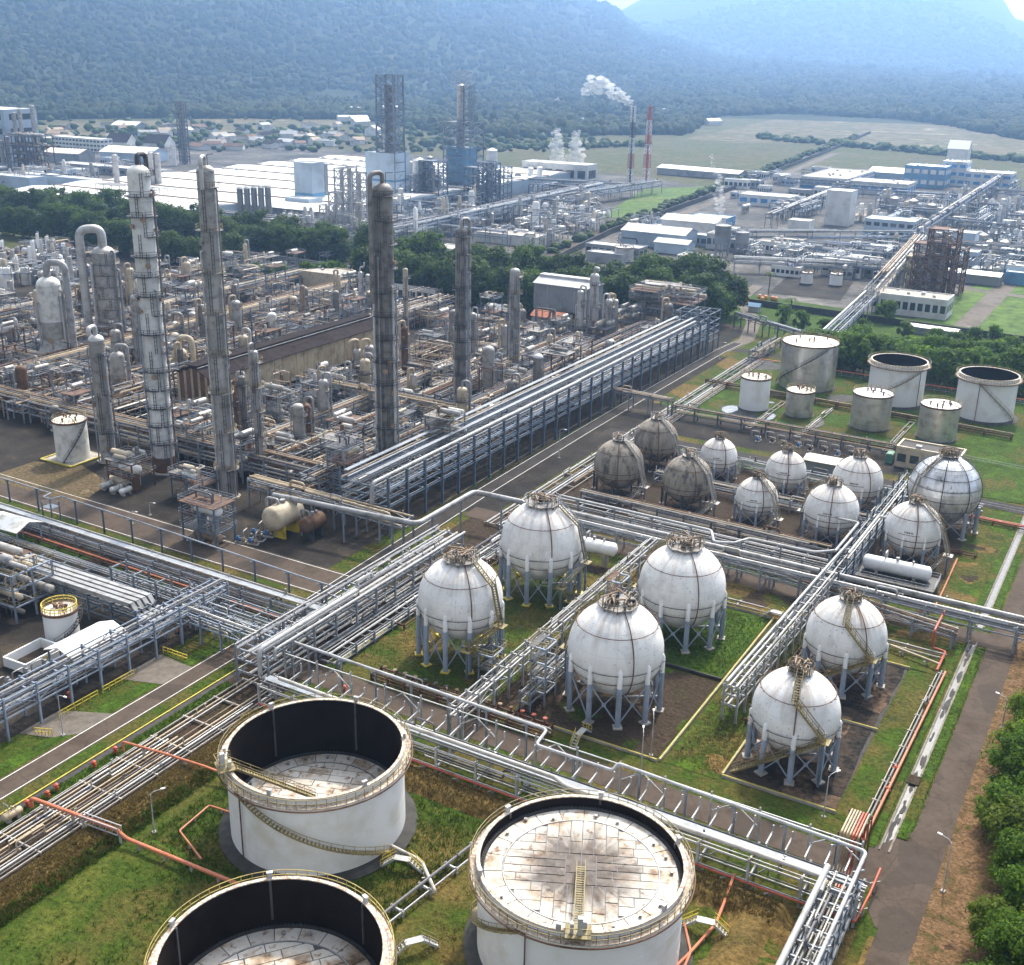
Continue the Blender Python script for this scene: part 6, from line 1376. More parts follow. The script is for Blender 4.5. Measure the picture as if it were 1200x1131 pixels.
for i in range(9): pump(-82 + i * 3.3, 268.5 + (i % 2) * 1.2, 1.57, 'dark' if i % 3 else 'bluev', 'dark pump')
for i in range(6): pump(-225 + i * 4.5, 372, 1.57, 'bluev', 'blue pump')
for i in range(5): pump(-139 + i*.2, 88 + i * 3.2, 0, 'greywall', 'grey pump')
# valve stations beside the road at lower left
def hydrant(x, y, base='red fire hydrant'):
    t = thing('fire_hydrant', None, 'hydrant', (x, y, 0)); auto(t, base)
    MB().lathe([(.22, 0), (.22, .9), (.3, .92), (.3, 1.02), (.12, 1.2), (0, 1.22)], 10).build('barrel', M['red'], t); MB().cyl((-.5, 0, .7), (.5, 0, .7), .13, 8).build('outlet', M['red'], t)
for p in ((-111.6, 86.2), (-111.8, 90), (-111.7, 80.2), (-111.4, 78.6), (-112, 76), (-19.9, 141), (-19.8, 135.5), (-128.5, 96.5), (-130, 120), (-95.5, 119)): hydrant(*p)
drum('small cream foam drum with red pipe ends in the verge at lower left', -111.4, 73.4, .95, .5, 2.2, 'pipec', math.radians(85))
# yellow guard rails by the lower left road
for i, (a, c, e, f) in enumerate(((-125.3, 92, -125.3, 99), (-125.4, 100, -125.4, 106), (-127, 113.5, -121.8, 113.5), (-124.8, 87.5, -122.5, 88.5))):
    t = thing('guard_rail', None, 'railing', (a, c, 0)); auto(t, 'yellow guard rail', (a, c, 0)); n = 5
    for z in (.55, 1.1): piece('rail', M['yellow'], t, (0, 0, z), (e - a, f - c, z), .09)
    for k in range(n + 1): piece('post', M['yellow'], t, ((e-a)*k/n, (f-c)*k/n, 0), ((e-a)*k/n, (f-c)*k/n, 1.1), .09)
# crossover steps
def crossover(x, y, rz, lb, m='olive'):
    t = thing('crossover_steps', lb, 'steps', (x, y, 0), rz)
    for a, c in (((-2.6, 0, .05), (-.9, 0, 1.5)), ((2.6, 0, .05), (.9, 0, 1.5))):
        s, rl = stair_run(a, c, .8); st = s.build('stair', M['ltsteel'], t); rl.build('stair_rail', M[m], st)
    MB().cbox((0, 0, 1.45), 1.9, .9, .08).build('landing', M['ltsteel'], t)
crossover(-65.2, 90.8, .3, 'small yellow railed steps over the pipe between the two front tanks', 'yellow')
crossover(-56.5, 80.5, .9, 'white railed steps over the pipes left of the bright roofed tank')
crossover(-31.0, 99.4, .2, 'small railed steps over the bent red pipe', 'yellow')
crossover(-59.5, 125.8, 1.57, 'white steps with yellow rails over the dike by the front middle sphere', 'yellow')
crossover(-47.8, 176.2, .0, 'small yellow railed steps over the dike corner by the bright lawn', 'yellow')
railpipe('white pipe leaving the foot of the dark tank between the front tanks', [(-68.2, 92.6, .9), (-63.5, 92.2, .9), (-59.4, 88.8, .9), (-59.4, 88.8, .5)], .22, 'pipew', every=3, postm='ltsteel')
rack('narrow pipe track passing between the front tanks', (-58.2, 107), (-63.8, 66), 1.5, [.9], 4.5, 'low', 'ltsteel', 1.0, .36, .95, False, False, 91, (.12, .2), drop=False, cat='pipe track', name='pipe_track')
# ---- lamp posts
def lamp(x, y, h, label, rz=0.0):
    t = thing('lamp_post', label, 'lamp post', (x, y, 0), rz)
    MB().lathe([(.14, 0), (.14, .3), (.09, .32), (.06, h)], 8).build('pole', M['ltsteel'], t); MB().tube([(0, 0, h - .1), (.3, 0, h + .25), (1.5, 0, h + .4)], .05, 6).build('arm', M['ltsteel'], t)
    MB().box((1.25, -.11, h + .32), (1.8, .11, h + .44)).build('lantern', M['white'], t); MB().cbox((0, 0, -.05), .5, .5, .25).build('footing', M['concrete'], t)
for bx, by, ty, lb, rz in ((1105, 1045, 988, 'lamp post leaning over the right hand road in front of the trees', 2.8), (1050, 908, 862, None, 0), (751, 908, 862, 'lamp post in front of the front middle sphere, left one', 2), (763, 886, 842, 'lamp post in front of the front middle sphere, right one', 2),
                           (181, 976, 931, 'lamp post on the grassy bund at lower left', 1), (965, 958, 910, 'lamp post by the cracked slab of the front right sphere', 1), (74, 862, 816, 'lamp post beside the lower left road', 0), (655, 537, 504, 'lamp post beside the main road below the blue rack', 0),
                           (1174, 853, 820, 'lamp post at the edge of the right hand trees', 2.8), (155, 614, 600, 'lamp post by the left yard road', 0), (176, 604, 590, 'lamp post on the dark yard at left', 0), (1067, 785, 740, None, 0), (965, 415, 395, None, 0), (843, 421, 402, 'lamp post where the main road meets the tree mass', 0)):
    if lb is None: continue
    b = P(bx, by); lamp(b.x, b.y, min(9, hgt(ty, b)), lb, rz)

# railings of the tank farm
def rail_fence(label, pts, h=1.1, step=3.0, mat='steel'):
    o = pts[0]; t = thing('railing', label, 'railing', (o[0], o[1], 0))
    for (a, c), (e, f) in zip(pts, pts[1:]):
        n = max(1, int(math.hypot(e-a, f-c) / step))
        for z in (h*.5, h): piece('rail', M[mat], t, (a-o[0], c-o[1], z), (e-o[0], f-o[1], z), .07)
        for k in range(n + 1): piece('post', M[mat], t, (a-o[0]+(e-a)*k/n, c-o[1]+(f-c)*k/n, 0), (a-o[0]+(e-a)*k/n, c-o[1]+(f-c)*k/n, h), .09)
rail_fence('long grey railing across the lawn right of the silver tanks', [(-50, 283.4), (-14.5, 281.0)])
rail_fence('grey railing along the far side of the tank farm lawn', [(-112, 343), (-84, 342.2), (-14.5, 340)])
rail_fence('low grey railing at the right edge beside the far drain', [(-27.6, 252.4), (-14.9, 251.8)])
rail_fence('yellow railing behind the small white spheres', [(-72, 249.5), (-66, 249.2)], mat='yellow')
for i, (x, y, sx, sy) in enumerate(((-97.5, 291, 3.5, 7), (-86.5, 290, 3.5, 6), (-73.5, 291, 2.6, 9), (-92, 303.5, 6, 2.5))):
    r3 = random.Random(i); o = MB().sheet([(x + sx * r3.uniform(.75, 1.1) * math.cos(k*.63) * .6, y + sy * r3.uniform(.75, 1.1) * math.sin(k*.63) * .6) for k in range(10)], .2).build('wet_paving', M['wet'] if 'wet' in M else M.setdefault('wet', flat('wet_paving_slab', (.12, .115, .10), .12, .5, .6)), smooth=False); struct(o)

rack('rusty valve manifold strip at the feet of the front white spheres', (-94, 125.0), (-64, 124.4), 2.4, [.7, 1.3], 3.0, 'proc', 'rust', 1.5, .34, .95, False, False, 120, (.07, .13), cat='valve manifold', name='valve_manifold')
for i in range(16):
    x = -93 + i * 1.85; t = thing('gate_valve', None, 'valve', (x, 125.9, 0)); auto(t, 'small gate valve', (x, 125.9, .8)); m = M['red' if i > 12 else rg.choice(('rust', 'pipeb', 'dark'))]
    MB().cyl((-.5, 0, .8), (.5, 0, .8), .2, 8).cyl((0, 0, .6), (0, 0, 1.7), .1, 7).lathe([(.3, 1.68), (.36, 1.74), (.3, 1.8)], 10).build('body', m, t); MB().cbox((0, 0, 0), .4, .4, .62).build('support', M['concrete'], t)
for i, (x, y, n, lb) in enumerate(((-69.2, 132.5, 4, 'yellow railed stair landings stacked left of the front middle sphere'), (-69.4, 158.5, 4, 'yellow railed stair landings stacked left of the sphere on the lawn'), (-79.0, 134.0, 2, 'low yellow railed landing right of the leftmost sphere'))):
    frame(lb, x, y, 2.4, 3.4, [2.4 * (k + 1) for k in range(n)], 'leg', 0, False, 130 + i, rail='olive', post=.2, brace=True)
# ================================================================== TREES
M['leaf'] = leaf_mat('broad_leaf', [(0.035, 0.08, 0.008), (0.075, 0.15, 0.012), (0.13, 0.22, 0.02)], .55)
M['leafd'] = leaf_mat('dark_leaf', [(0.026, 0.048, 0.010), (0.046, 0.082, 0.014), (0.075, 0.12, 0.02)], .4)
M['leafm'] = leaf_mat('mid_leaf', [(0.03, 0.06, 0.010), (0.055, 0.105, 0.014), (0.09, 0.15, 0.022)], .45)
M['bark'] = flat('bark', (0.09, 0.065, 0.045), .9, .3, 2.0)
def tree_template(name, H, R, nclump, leaves, lsz, mat, seed, label=None, low=.25):
    r = random.Random(seed); t = thing(name, label, 'tree', (0, 0, 0)); tr = MB(); cl = []
    for k in range(nclump):
        a = r.uniform(0, 6.283); q = math.sqrt(r.random()); z = H * (low + (1 - low) * r.random() ** .8); f = math.sqrt(max(.08, 1 - ((z / H - .55) / .5) ** 2)); rad = R * r.uniform(.14, .36)
        cl.append((Vector((math.cos(a)*q*R*f*.85, math.sin(a)*q*R*f*.85, min(z, H - rad*.6))), rad))
    tr.tube([(0, 0, 0), (.1, .05, H*.25), (r.uniform(-.3, .3), r.uniform(-.3, .3), H*.6)], R*.055, 7)
    for c, rad in cl[:7]: tr.tube([(0.05, 0, H * r.uniform(.2, .4)), (c.x*.5, c.y*.5, c.z*.75), tuple(c)], R*.022, 5)
    tr.build('trunk', M['bark'], t); b = MB()
    for c, rad in cl:
        for k in range(leaves // nclump):
            d = Vector((r.gauss(0, 1), r.gauss(0, 1), r.gauss(0, 1))).normalized()
            if d.z < -.3 and r.random() < .7: d.z = -d.z
            p = c + d * rad * (r.uniform(.55, 1.1) if r.random() < .85 else r.uniform(1.1, 1.6)); nn = (d + Vector((r.uniform(-.7, .7), r.uniform(-.7, .7), r.uniform(-.3, .8)))).normalized(); u, v = _basis(nn); s = lsz * r.uniform(.6, 1.3); th = r.uniform(0, 3.14)
            u2 = u * math.cos(th) + v * math.sin(th); v2 = (v * math.cos(th) - u * math.sin(th)) * .62; i = len(b.v)
            b.v += [tuple(p - u2*s), tuple(p + v2*s), tuple(p + u2*s), tuple(p - v2*s)]; b.f.append((i, i+1, i+2, i+3))
    b.build('crown', M[mat], t, smooth=False); return t
M['leafy'] = leaf_mat('yellow_green_leaf', [(0.05, 0.085, 0.01), (0.11, 0.165, 0.014), (0.18, 0.24, 0.025)], .55)
near = [tree_template('tree', 8 + i, 4.2 + .3*i, 52, 10400, .24, ('leaf', 'leafy', 'leaf')[i], 60 + i) for i in range(3)]
mid = [tree_template('tree', 12.5 + i * .8, 6.4 + .3*i, 46, 4000, .55, ('leafd', 'leafm', 'leafd', 'leafd', 'leafm')[i], 70 + i, low=.12) for i in range(5)]
bush = [tree_template('tree', 7, 4.0, 22, 2200, .42, 'leaf', 80 + i, low=.1) for i in range(3)]
used = set()
def plant(tp, x, y, s, base, group=None, seed=0, land_at=None):
    rr = random.Random(seed); rz = rr.uniform(0, 6.28); sc = (s * rr.uniform(.92, 1.08), s * rr.uniform(.92, 1.08), s * rr.uniform(.9, 1.1))
    if tp.name not in used: used.add(tp.name); o = tp; o.location = (x, y, -.1); o.rotation_euler = (0, 0, rz); o.scale = sc
    else: o = copy_thing(tp, (x, y, -.1), rz, scale=sc)
    if group: o['group'] = group
    auto(o, base, (x, y, 6)); return o
for i, (x, y, s) in enumerate(((-5.6, 134.5, .85), (-3.0, 129, 1.0), (-5.3, 143, .9), (-1.5, 137.5, 1.05), (-6.4, 151.5, .75), (-2, 146, 1.0), (-4.6, 158, .85), (-6.9, 163.0, .6), (-3.0, 123, .75), (-1.0, 117, .9), (-3.6, 112.5, .7), (-1.0, 108, .8), (-2.6, 103, .7), (1.0, 113, .8), (2, 125, .8), (-5.2, 170, .7), (0, 153, .9), (-2, 97, .7), (-6.2, 178.5, .55), (4, 135, 1.0), (5, 146, .9), (6, 119, 1.0), (3, 160, .9), (8, 130, 1.1), (9, 152, .9), (5, 104, .9), (10, 110, 1.0), (12, 140, 1.0), (2, 176, .8), (8, 170, .9), (13, 122, 1.0))):
    plant(near[i % 3], x, y, s, 'bright leafy tree', None, i)
def row(pts, n, tps, s, base, z0=0, jit=1.5, seed=0, group=None):
    rr = random.Random(seed); ps = [P(*p) for p in pts]; seg = [(a, b, (b-a).length) for a, b in zip(ps, ps[1:])]; L = sum(q[2] for q in seg)
    for i in range(n):
        d = L * (i + .5) / n
        for a, b, l in seg:
            if d <= l: q = a + (b - a) * (d / l); break
            d -= l
        plant(rr.choice(tps), q.x + rr.uniform(-jit, jit), q.y + rr.uniform(-jit, jit), s * rr.uniform(.85, 1.15), base, group, seed * 100 + i)
row([(-30, 258), (60, 262), (180, 282), (290, 300), (410, 312)], 44, mid, 1.0, 'back row dark tree', seed=1)
row([(-20, 272), (90, 284), (180, 304), (285, 320)], 32, mid, .9, 'front row dark tree', seed=2)
row([(-20, 250), (60, 254), (180, 270), (300, 290), (400, 302)], 34, mid, .95, 'rearmost dark tree', seed=21)
row([(265, 332), (330, 334), (400, 330)], 9, bush, 1.0, 'small bush', seed=3)
row([(425, 338), (500, 352), (600, 364), (690, 372), (770, 372), (850, 380)], 34, mid, 1.08, 'tall dark belt tree', seed=4)
row([(430, 322), (520, 333), (620, 347), (720, 358), (800, 362), (855, 370)], 34, mid, 1.1, 'rear dark belt tree', seed=5)
row([(945, 428), (1000, 435), (1080, 450), (1140, 456), (1215, 465)], 24, bush, 1.45, 'bushy tree', seed=6, jit=1.2)
row([(990, 418), (1060, 424), (1130, 432), (1210, 440)], 17, bush, 1.2, 'second row bush', seed=7, jit=2.5)
for i, (x, y, s) in enumerate(((917, 378, .9), (938, 388, .9), (1037, 378, 1.15), (1095, 408, .9), (1120, 413, 1.0), (1012, 390, .7), (965, 392, .7), (1060, 396, .8), (1180, 425, 1.2), (1140, 405, .8), (985, 395, .6), (1165, 400, .7))): q = P(x, y); plant(bush[i % 3], q.x, q.y, s, 'lone garden tree', None, 40 + i)
for ph, x, y in [('right road bend', 1120, 880), ('lower right corner', 1180, 1090), ('left tree rows', 60, 250), ('tree row bridge', 320, 290), ('belt behind red hut', 560, 330), ('belt behind furnace', 720, 350), ('tree belt end', 850, 350), ('garden pipe bridge', 960, 380), ('white open tanks', 1110, 420)]: land(ph, x, y)
def palm(x, y, h, label):
    r = random.Random(int(x*10)); t = thing('palm_tree', label, 'palm tree', (x, y, 0)); MB().tube([(0, 0, 0), (.2, .1, h*.5), (.1, .3, h)], .22, 6).build('trunk', M['bark'], t); b = MB()
    for k in range(16):
        a = 6.283*k/16; L = r.uniform(2.6, 3.6); c, s = math.cos(a), math.sin(a); pr = None
        for j in range(5):
            f = j / 4; p = Vector((.1 + c*L*f, .3 + s*L*f, h + 1.2*f - 2.4*f*f)); wv = Vector((-s, c, 0)) * (.45 * (1 - f*.8))
            i = len(b.v); b.v += [tuple(p - wv), tuple(p + wv)]
            if pr is not None: b.f.append((pr, pr+1, i+1, i))
            pr = i
    b.build('crown', M['leafd'], t, smooth=False)
q = P(900, 346); palm(q.x, q.y, 9, 'palm tree with spreading fronds by the orange floats')
q = P(925, 372); palm(q.x, q.y, 7, 'short palm tree beside the pale garden path')
# ================================================================== FAR PLANT
poly = lambda *pp: [tuple(P(x, y)[:2]) for x, y in pp]
sheet('yard', [(-720, 425), (-130, 425), (-130, 470), (-250, 480), (-300, 820), (-480, 900), (-900, 900)], -.30, M['fpave'])
sheet('yard', [(-245, 430), (-20, 425), (-40, 470), (-55, 560), (-55, 980), (-320, 980), (-292, 780), (-268, 560)], -.29, M['fpave'])
sheet('field', poly((700, 256), (755, 221), (846, 217), (838, 230), (765, 252)), -.26, M['plaingrn'])
sheet('field', poly((800, 163), (905, 140), (1230, 150), (1230, 196), (1030, 172)), -.26, M['plaindry'])
sheet('field', poly((40, 146), (390, 134), (400, 156), (60, 160)), -.26, M['plaindry'])
sheet('field', poly((560, 186), (790, 166), (900, 166), (860, 196), (620, 206)), -.27, M['plain'])
sheet('field', poly((560, 180), (640, 165), (730, 165), (700, 172)), -.265, M['plaindry'])
sheet('field', [(-82, 425), (-40, 425), (-20, 560), (-70, 560)], -.26, M['plaingrn'])
sheet('garden', [(-145, 395), (-20, 362), (-20, 430), (-150, 450)], .03, M['grassb'])
strip('road', [(-250, 436), (-254, 477), (-272, 567), (-291, 791), (-335, 1208), (-380, 1600)], 9, -.22, M['asphalt'])
strip('road', [(-235, 432), (-240, 477), (-256, 567), (-275, 791), (-318, 1208)], 7, -.22, M['pave'])
strip('road', [(-62, 425), (-60, 980)], 8, -.22, M['pave']); strip('road', [(-100, 520), (-10, 505)], 6, -.21, M['pave'])
sheet('pit', poly((640, 333), (700, 318), (770, 330), (735, 345)), -.2, M['grime'])
sheet('car_park', poly((925, 322), (1000, 330), (985, 352), (900, 343)), -.2, M['grime'])
t = thing('boundary_wall', 'long dark boundary wall along the straight road of the far plant', 'wall', (-245, 430, 0))
pp = [(-245, 430), (-248, 477), (-264, 567), (-283, 791), (-327, 1208), (-370, 1560)]
for (a, b_), (c, d) in zip(pp, pp[1:]): piece('wall', M['found'], t, (a + 245, b_ - 430, 1.2), (c + 245, d - 430, 1.2), .6, 3.0)
t = thing('boundary_wall', 'dark wall between the garden and the far right plant', 'wall', (-150, 430, 0)); piece('wall', M['found'], t, (0, 0, 1.1), (135, -10, 1.1), .5, 2.6)
piece('wall', M['found'], t, (135, -10, 1.1), (150, -40, 1.1), .5, 2.6)
# warehouse
t = thing('warehouse', 'vast white roofed warehouse with long parallel roof bays', 'warehouse', (-520, 452, 0))
MB().box((-80, 44, -.3), (126, 322, 8.2)).build('wall', M['palewall'], t); MB().box((-80, 4, -.3), (64, 43.9, 8.2)).build('wall', M['palewall'], t)
for k in range(9):
    ya, yb = 4 + k * 35.3 - .6, 4 + (k + 1) * 35.3 - 1.6; x1_ = 64 if k == 0 else 126; nj = 4 if k == 0 else 6
    for j in range(nj):
        wd_ = (x1_ + 81) / nj; xa = -81 + j * wd_; xb = xa + wd_ - .25; b = MB(); b.v = [(xa, ya, 8.3), (xb, ya, 8.3), (xb, (ya+yb)/2, 9.6), (xa, (ya+yb)/2, 9.6), (xb, yb, 8.3), (xa, yb, 8.3)]; b.f = [(0,1,2,3),(3,2,4,5),(0,3,5),(1,4,2)]; b.build('roof_panel', M['wroof'], t, smooth=False)
    MB().box((-81, yb + .1, 7.9), (x1_ + 1, yb + .9, 9.0)).build('gutter', M['pipeb'], t)
b = MB(); 
for k in range(4, 8):
    for j in range(14): b.cbox((-60 + j*12, k*36 + 17, 10.4), 2.2, 2.2, 1.3)
b.build('roof_vent', M['ltsteel'], t, kind='stuff')
block('low white roofed annex at the left end of the warehouse', -602, 452, 84, 30, 6, 'wall', 'wroof', .28, clutter=8, seed=31)
land('white warehouse', 300, 215)
def fblk(label, bx, by, sx, sy, ty, wall, roof, **k):
    q = P(bx, by); h = max(2.5, hgt(ty, (q.x, q.y + sy/2))); return block(label, q.x, q.y, sx, sy, h, wall, roof, **k)
def fcol(label, bx, by, ty, w, mat, n=3, name='silo', cat='silo', cone=True, legs=0, labelauto=None, group=None):
    q = P(bx, by); R = wpx(w, q, 10); h = hgt(ty, q); t = thing(name, label, cat, (q.x, q.y, 0), group=group)
    if labelauto: auto(t, labelauto, (q.x, q.y, h/2))
    z0 = 0
    if legs:
        z0 = h * legs
        for k in range(6): a = k*math.pi/3; piece('leg', M['steel'], t, (R*.85*math.cos(a), R*.85*math.sin(a), 0), (R*.85*math.cos(a), R*.85*math.sin(a), z0 + .3), .45)
    for i in range(n): MB().lathe([(R, z0 + (h-z0)*i/n), (R, z0 + (h-z0)*(i+1)/n - .1), (R*1.02, z0 + (h-z0)*(i+1)/n)], 18, close=(i == 0)).build('shell', M[mat], t)
    MB().lathe([(R*1.02, h), (R*.3, h + R*(.35 if cone else .15)), (0, h + R*(.4 if cone else .18))], 18).build('roof', M[mat], t); b = ring_rail(R, h, 1.1, 12, .06); b.build('handrail', M['steel'], t); return t
def lattice(label, bx, by, ty, wx, wy, mat='blue', n=None, core=None, taper=1.0, thick=1.0, name='lattice_tower', cat='tower', labelauto=None, z0=0, dens=1, bands=None):
    q = P(bx, by); h = hgt(ty, q); t = thing(name, label, cat, (q.x, q.y, 0)); n = n or max(3, int(h / 5)); 
    if labelauto: auto(t, labelauto, (q.x, q.y, h/2))
    for i in range(n):
        b = MB(); za = z0 + (h - z0) * i / n; zb = z0 + (h - z0) * (i + 1) / n; f0 = 1 - (1 - taper) * i / n; f1 = 1 - (1 - taper) * (i + 1) / n; cs = [(-1,-1),(1,-1),(1,1),(-1,1)]
        for k in range(4):
            a, c = cs[k], cs[(k+1) % 4]; A0 = (a[0]*wx/2*f0, a[1]*wy/2*f0, za); A1 = (a[0]*wx/2*f1, a[1]*wy/2*f1, zb); C0 = (c[0]*wx/2*f0, c[1]*wy/2*f0, za); C1 = (c[0]*wx/2*f1, c[1]*wy/2*f1, zb)
            b.bar(A0, A1, .62*thick); b.bar(A1, C1, .42*thick); b.bar(A0, C1, .30*thick)
            if dens > 1: b.bar(C0, A1, .30); m0 = tuple((u+v)/2 for u, v in zip(A0, C0)); m1 = tuple((u+v)/2 for u, v in zip(A1, C1)); b.bar(m0, m1, .38)
        if dens > 1: b.box((-wx/2*f1, -wy/2*f1, zb - .1), (wx/2*f1*.2, wy/2*f1, zb))
        b.build('tower_section', M[bands[i % len(bands)]] if bands else M[mat], t, kind='stuff')
    if core: MB().lathe([(core[0], z0), (core[0], h * core[2])], 14).build('core_pipe', M[core[1]], t)
    return t
M['stripew'] = metal('chimney_white', (0.62, 0.62, 0.62), .05, .5, var=0); M['striper'] = metal('chimney_red', (0.36, 0.06, 0.04), .05, .5, var=0)
# left far group
fblk('huge pale blue white hall at the far left edge', 0, 192, 62, 30, 126, 'palewall', 'wroof', windows=(3, 4), seed=41); land('pale far hall', 40, 160)
q = P(38, 200); frame('brown red process structure in front of the pale hall', q.x, q.y, 30, 18, [6, 12, 18, 25], 'rust', .0, True, 42, bays=(4, 2), post=.5)
for i, (x, ty, w) in enumerate(((24, 132, 5), (31, 128, 5), (46, 124, 5.5), (5, 165, 5), (12, 160, 6))): fcol(None, x, 198, ty, w, 'column', 4, 'process_column', 'column', labelauto='thin far column')
fblk('long white office block with rows of windows, far left', 97, 176, 62, 14, 161, 'wall', 'wroof', windows=(14, 3), seed=43)
def fgab(label, bx, by, sx, sy, h, rise, w, rf, rz=0.0, **k): q = P(bx, by); return gable(label, q.x, q.y, sx, sy, h, rise, w, rf, rz, **k)
fgab('broad shed with pale yellow roof, far left', 82, 189, 34, 20, 7, 3, 'greywall', 'creamroof', .2)
fgab('dark roofed pavilion left of its twin, far left', 143, 172, 22, 20, 5, 7, 'wall', 'darkroof', .3); fgab('dark roofed pavilion, right one of two, far left', 187, 172, 22, 20, 4, 7, 'wall', 'darkroof', .3)
fgab('white roofed shed beyond the dark pavilions', 152, 152, 34, 20, 5, 4, 'greywall', 'wroof', .1); fgab('curved pale roof depot behind the white column', 158, 188, 48, 26, 7, 4, 'palewall', 'wroof', .2)
fblk('long grey conveyor house left of the warehouse', 75, 218, 90, 9, 206, 'palewall', 'ltsteel', parapet=0, seed=44); fblk('low grey workshop at the left edge below the pale hall', 22, 219, 40, 14, 205, 'palewall', 'ltsteel', seed=45)
fblk('long flat grey works building left of the warehouse', 120, 202, 80, 16, 193, 'greywall', 'ltsteel', windows=(12, 1), seed=46); fblk('long white shed, left middle distance', 62, 167, 50, 14, 161, 'wall', 'wroof', seed=47)
lattice('slim dark lattice tower standing far left', 217, 192, 119, 5.5, 5.5, 'piped', 16, (1.6, 'column', 1.0), dens=2); land('slim far tower', 217, 150)
fcol('single white silo near the slim dark tower', 204.5, 194, 173, 5, 'white', 3)
for i, (x, ty) in enumerate(((139, 182), (181, 179), (188, 180))): fcol(None, x, 232, ty, 7, 'column', 5, labelauto='grey silo'); 
for i, (x, y) in enumerate(((136, 240), (186, 246))): q = P(x, y); frame(None, q.x, q.y, 20, 10, [6, 12], 'steel', 0, False, 43 + i, bays=(3, 1), labelauto='steel silo frame')
for i in range(5):
    q = P(282.5 + i*8.2, 249 + i*.3, 7); R = wpx(7.4, q, 12); h = hgt(221 - i*.4, q); t = thing('silo', None, 'silo', (q.x, q.y, 0)); auto(t, 'row grey silo', (q.x, q.y, 12))
    for k in range(4): piece('leg', M['steel'], t, (R*.8*math.cos(k*1.571), R*.8*math.sin(k*1.571), 0), (R*.8*math.cos(k*1.571), R*.8*math.sin(k*1.571), 8), .4)
    MB().lathe([(R*.3, 4.5), (R, 7.5), (R, h), (R*.3, h + .8), (0, h + .9)], 16).build('shell', M['greywall'], t); ring_rail(R, h, 1.1, 10, .06).build('handrail', M['steel'], t)

land('five silos', 300, 236)
fblk('lower blue and white striped hopper building', 357, 256, 17, 12, 231, 'palewall', 'ltsteel', band=(3, 4, 'bluewall'), seed=48); fblk('tall blue and white hopper tower behind the lower one', 364, 250, 13, 11, 190, 'palewall', 'ltsteel', band=(10, 12, 'bluewall'), seed=49); fcol('dark silo beside the hopper tower', 382, 248, 192, 8, 'greywall', 4)
for i, (x, y, ty) in enumerate(((402, 272, 197), (412, 276, 196), (423, 273, 202), (395, 276, 225), (384, 278, 240))): lattice(None, x, y, ty, 5, 5, 'ltsteel', None, (.8, 'silver', .98), labelauto='pale lattice column')
land('pale lattice columns', 410, 235)
fblk('big pale blue building under a lattice tower', 455, 243, 21, 16, 178, 'palewall', 'ltsteel', band=(16, 17.2, 'bluewall'), seed=50); q = P(459, 243)
lattice('tall lattice tower standing over the pale blue building', 459, 244, 88, 13, 11, 'blue', 14, (3.0, 'columnd', .93), .92, thick=1.25, dens=2); land('tall lattice tower', 459, 130)
q = P(541, 230); t = fblk('deep blue clad tower block with a chimney', 541, 232, 15, 14, 172, 'bluewall', 'steel', band=None, seed=51); land('deep blue tower block', 540, 185)
lattice('open steel frame wrapped round the deep blue tower block', 543, 233, 143, 20, 16, 'blue', 9, None, dens=2)
lattice('ladder lattice climbing beside the pale chimney', 546, 232, 100, 9, 6, 'blue', 6, None, z0=hgt(146, P(546, 232)), thick=.6, dens=2)
fcol('pale chimney with a railed crown rising over the deep blue tower', 540, 232, 100, 9.5, 'column', 7, 'chimney', 'chimney'); lattice('railed cage at the top of the pale chimney', 542, 232, 84, 11, 11, 'steel', 3, None, thick=.55, z0=hgt(102, P(542, 232)), dens=1, name='platform_cage', cat='platform')
for x, y, ty, w, m in ((492, 240, 188, 16, 'silver'), (504, 240, 184, 8, 'column'), (482, 238, 190, 6, 'ltsteel'), (467, 240, 215, 5, 'silver'), (514, 240, 205, 8, 'column')): fcol(None, x, y, ty, w, m, 4, 'reactor_vessel', 'vessel', labelauto='reactor vessel')
for x, y, ty, wx in ((508, 242, 188, 14), (560, 240, 196, 14), (585, 238, 195, 12), (573, 240, 190, 10), (480, 243, 205, 9)): lattice(None, x, y, ty, wx, 10, 'blue', None, (1.2, 'pipe', .9), labelauto='blue steel process frame', dens=2)
fcol('white bulbous vessel on a blue frame', 576, 238, 176, 13, 'white', 3, 'vessel', 'vessel', legs=.66); land('white bulbous vessel', 575, 190)
fblk('white square building right of the blue towers', 602, 212, 22, 16, 197, 'wall', 'wroof', seed=52); fcol('tall white silo, left one of two, before the cooling hall', 621.5, 222, 197, 7, 'white', 3); fcol('tall white silo, right one of two, before the cooling hall', 632, 221, 196, 7, 'white', 3)
t = fblk('long cooling tower hall breathing two steam plumes', 655, 213, 54, 17, 190, 'wall', 'wroof', windows=(6, 1), seed=53); land('cooling tower hall', 655, 200)
fblk('small white flat roofed block by the pipe rack', 520, 306, 18, 10, 296, 'wall', 'wroof', clutter=2, seed=54); fblk('long white flat roofed building beyond the tree belt, left wing', 548, 300, 30, 12, 290, 'wall', 'concrete', clutter=3, seed=55); fblk('long white flat roofed building beyond the tree belt, right wing', 600, 284, 34, 13, 272, 'wall', 'concrete', clutter=3, seed=56)
rack('long bright pipe rack slanting through the far plant to the chimneys', P(430, 297)[:2], P(700, 232)[:2], 9, [5, 7.5, 9.5], 14, 'blue', 'blue', 10, .9, .9, False, False, 92, (.25, .5), joined=True)
rack('far pipe rack crossing below the blue towers', P(430, 262)[:2], P(560, 276)[:2], 8, [5, 8], 14, 'blue', 'blue', 8.4, .9, .9, False, False, 93, (.25, .5), joined=True)
rack('far pipe rack reaching the chimneys from the blue towers', P(590, 222)[:2], P(745, 231)[:2], 8, [5, 8], 14, 'blue', 'blue', 8.4, .9, .9, False, False, 94, (.25, .5), joined=True)
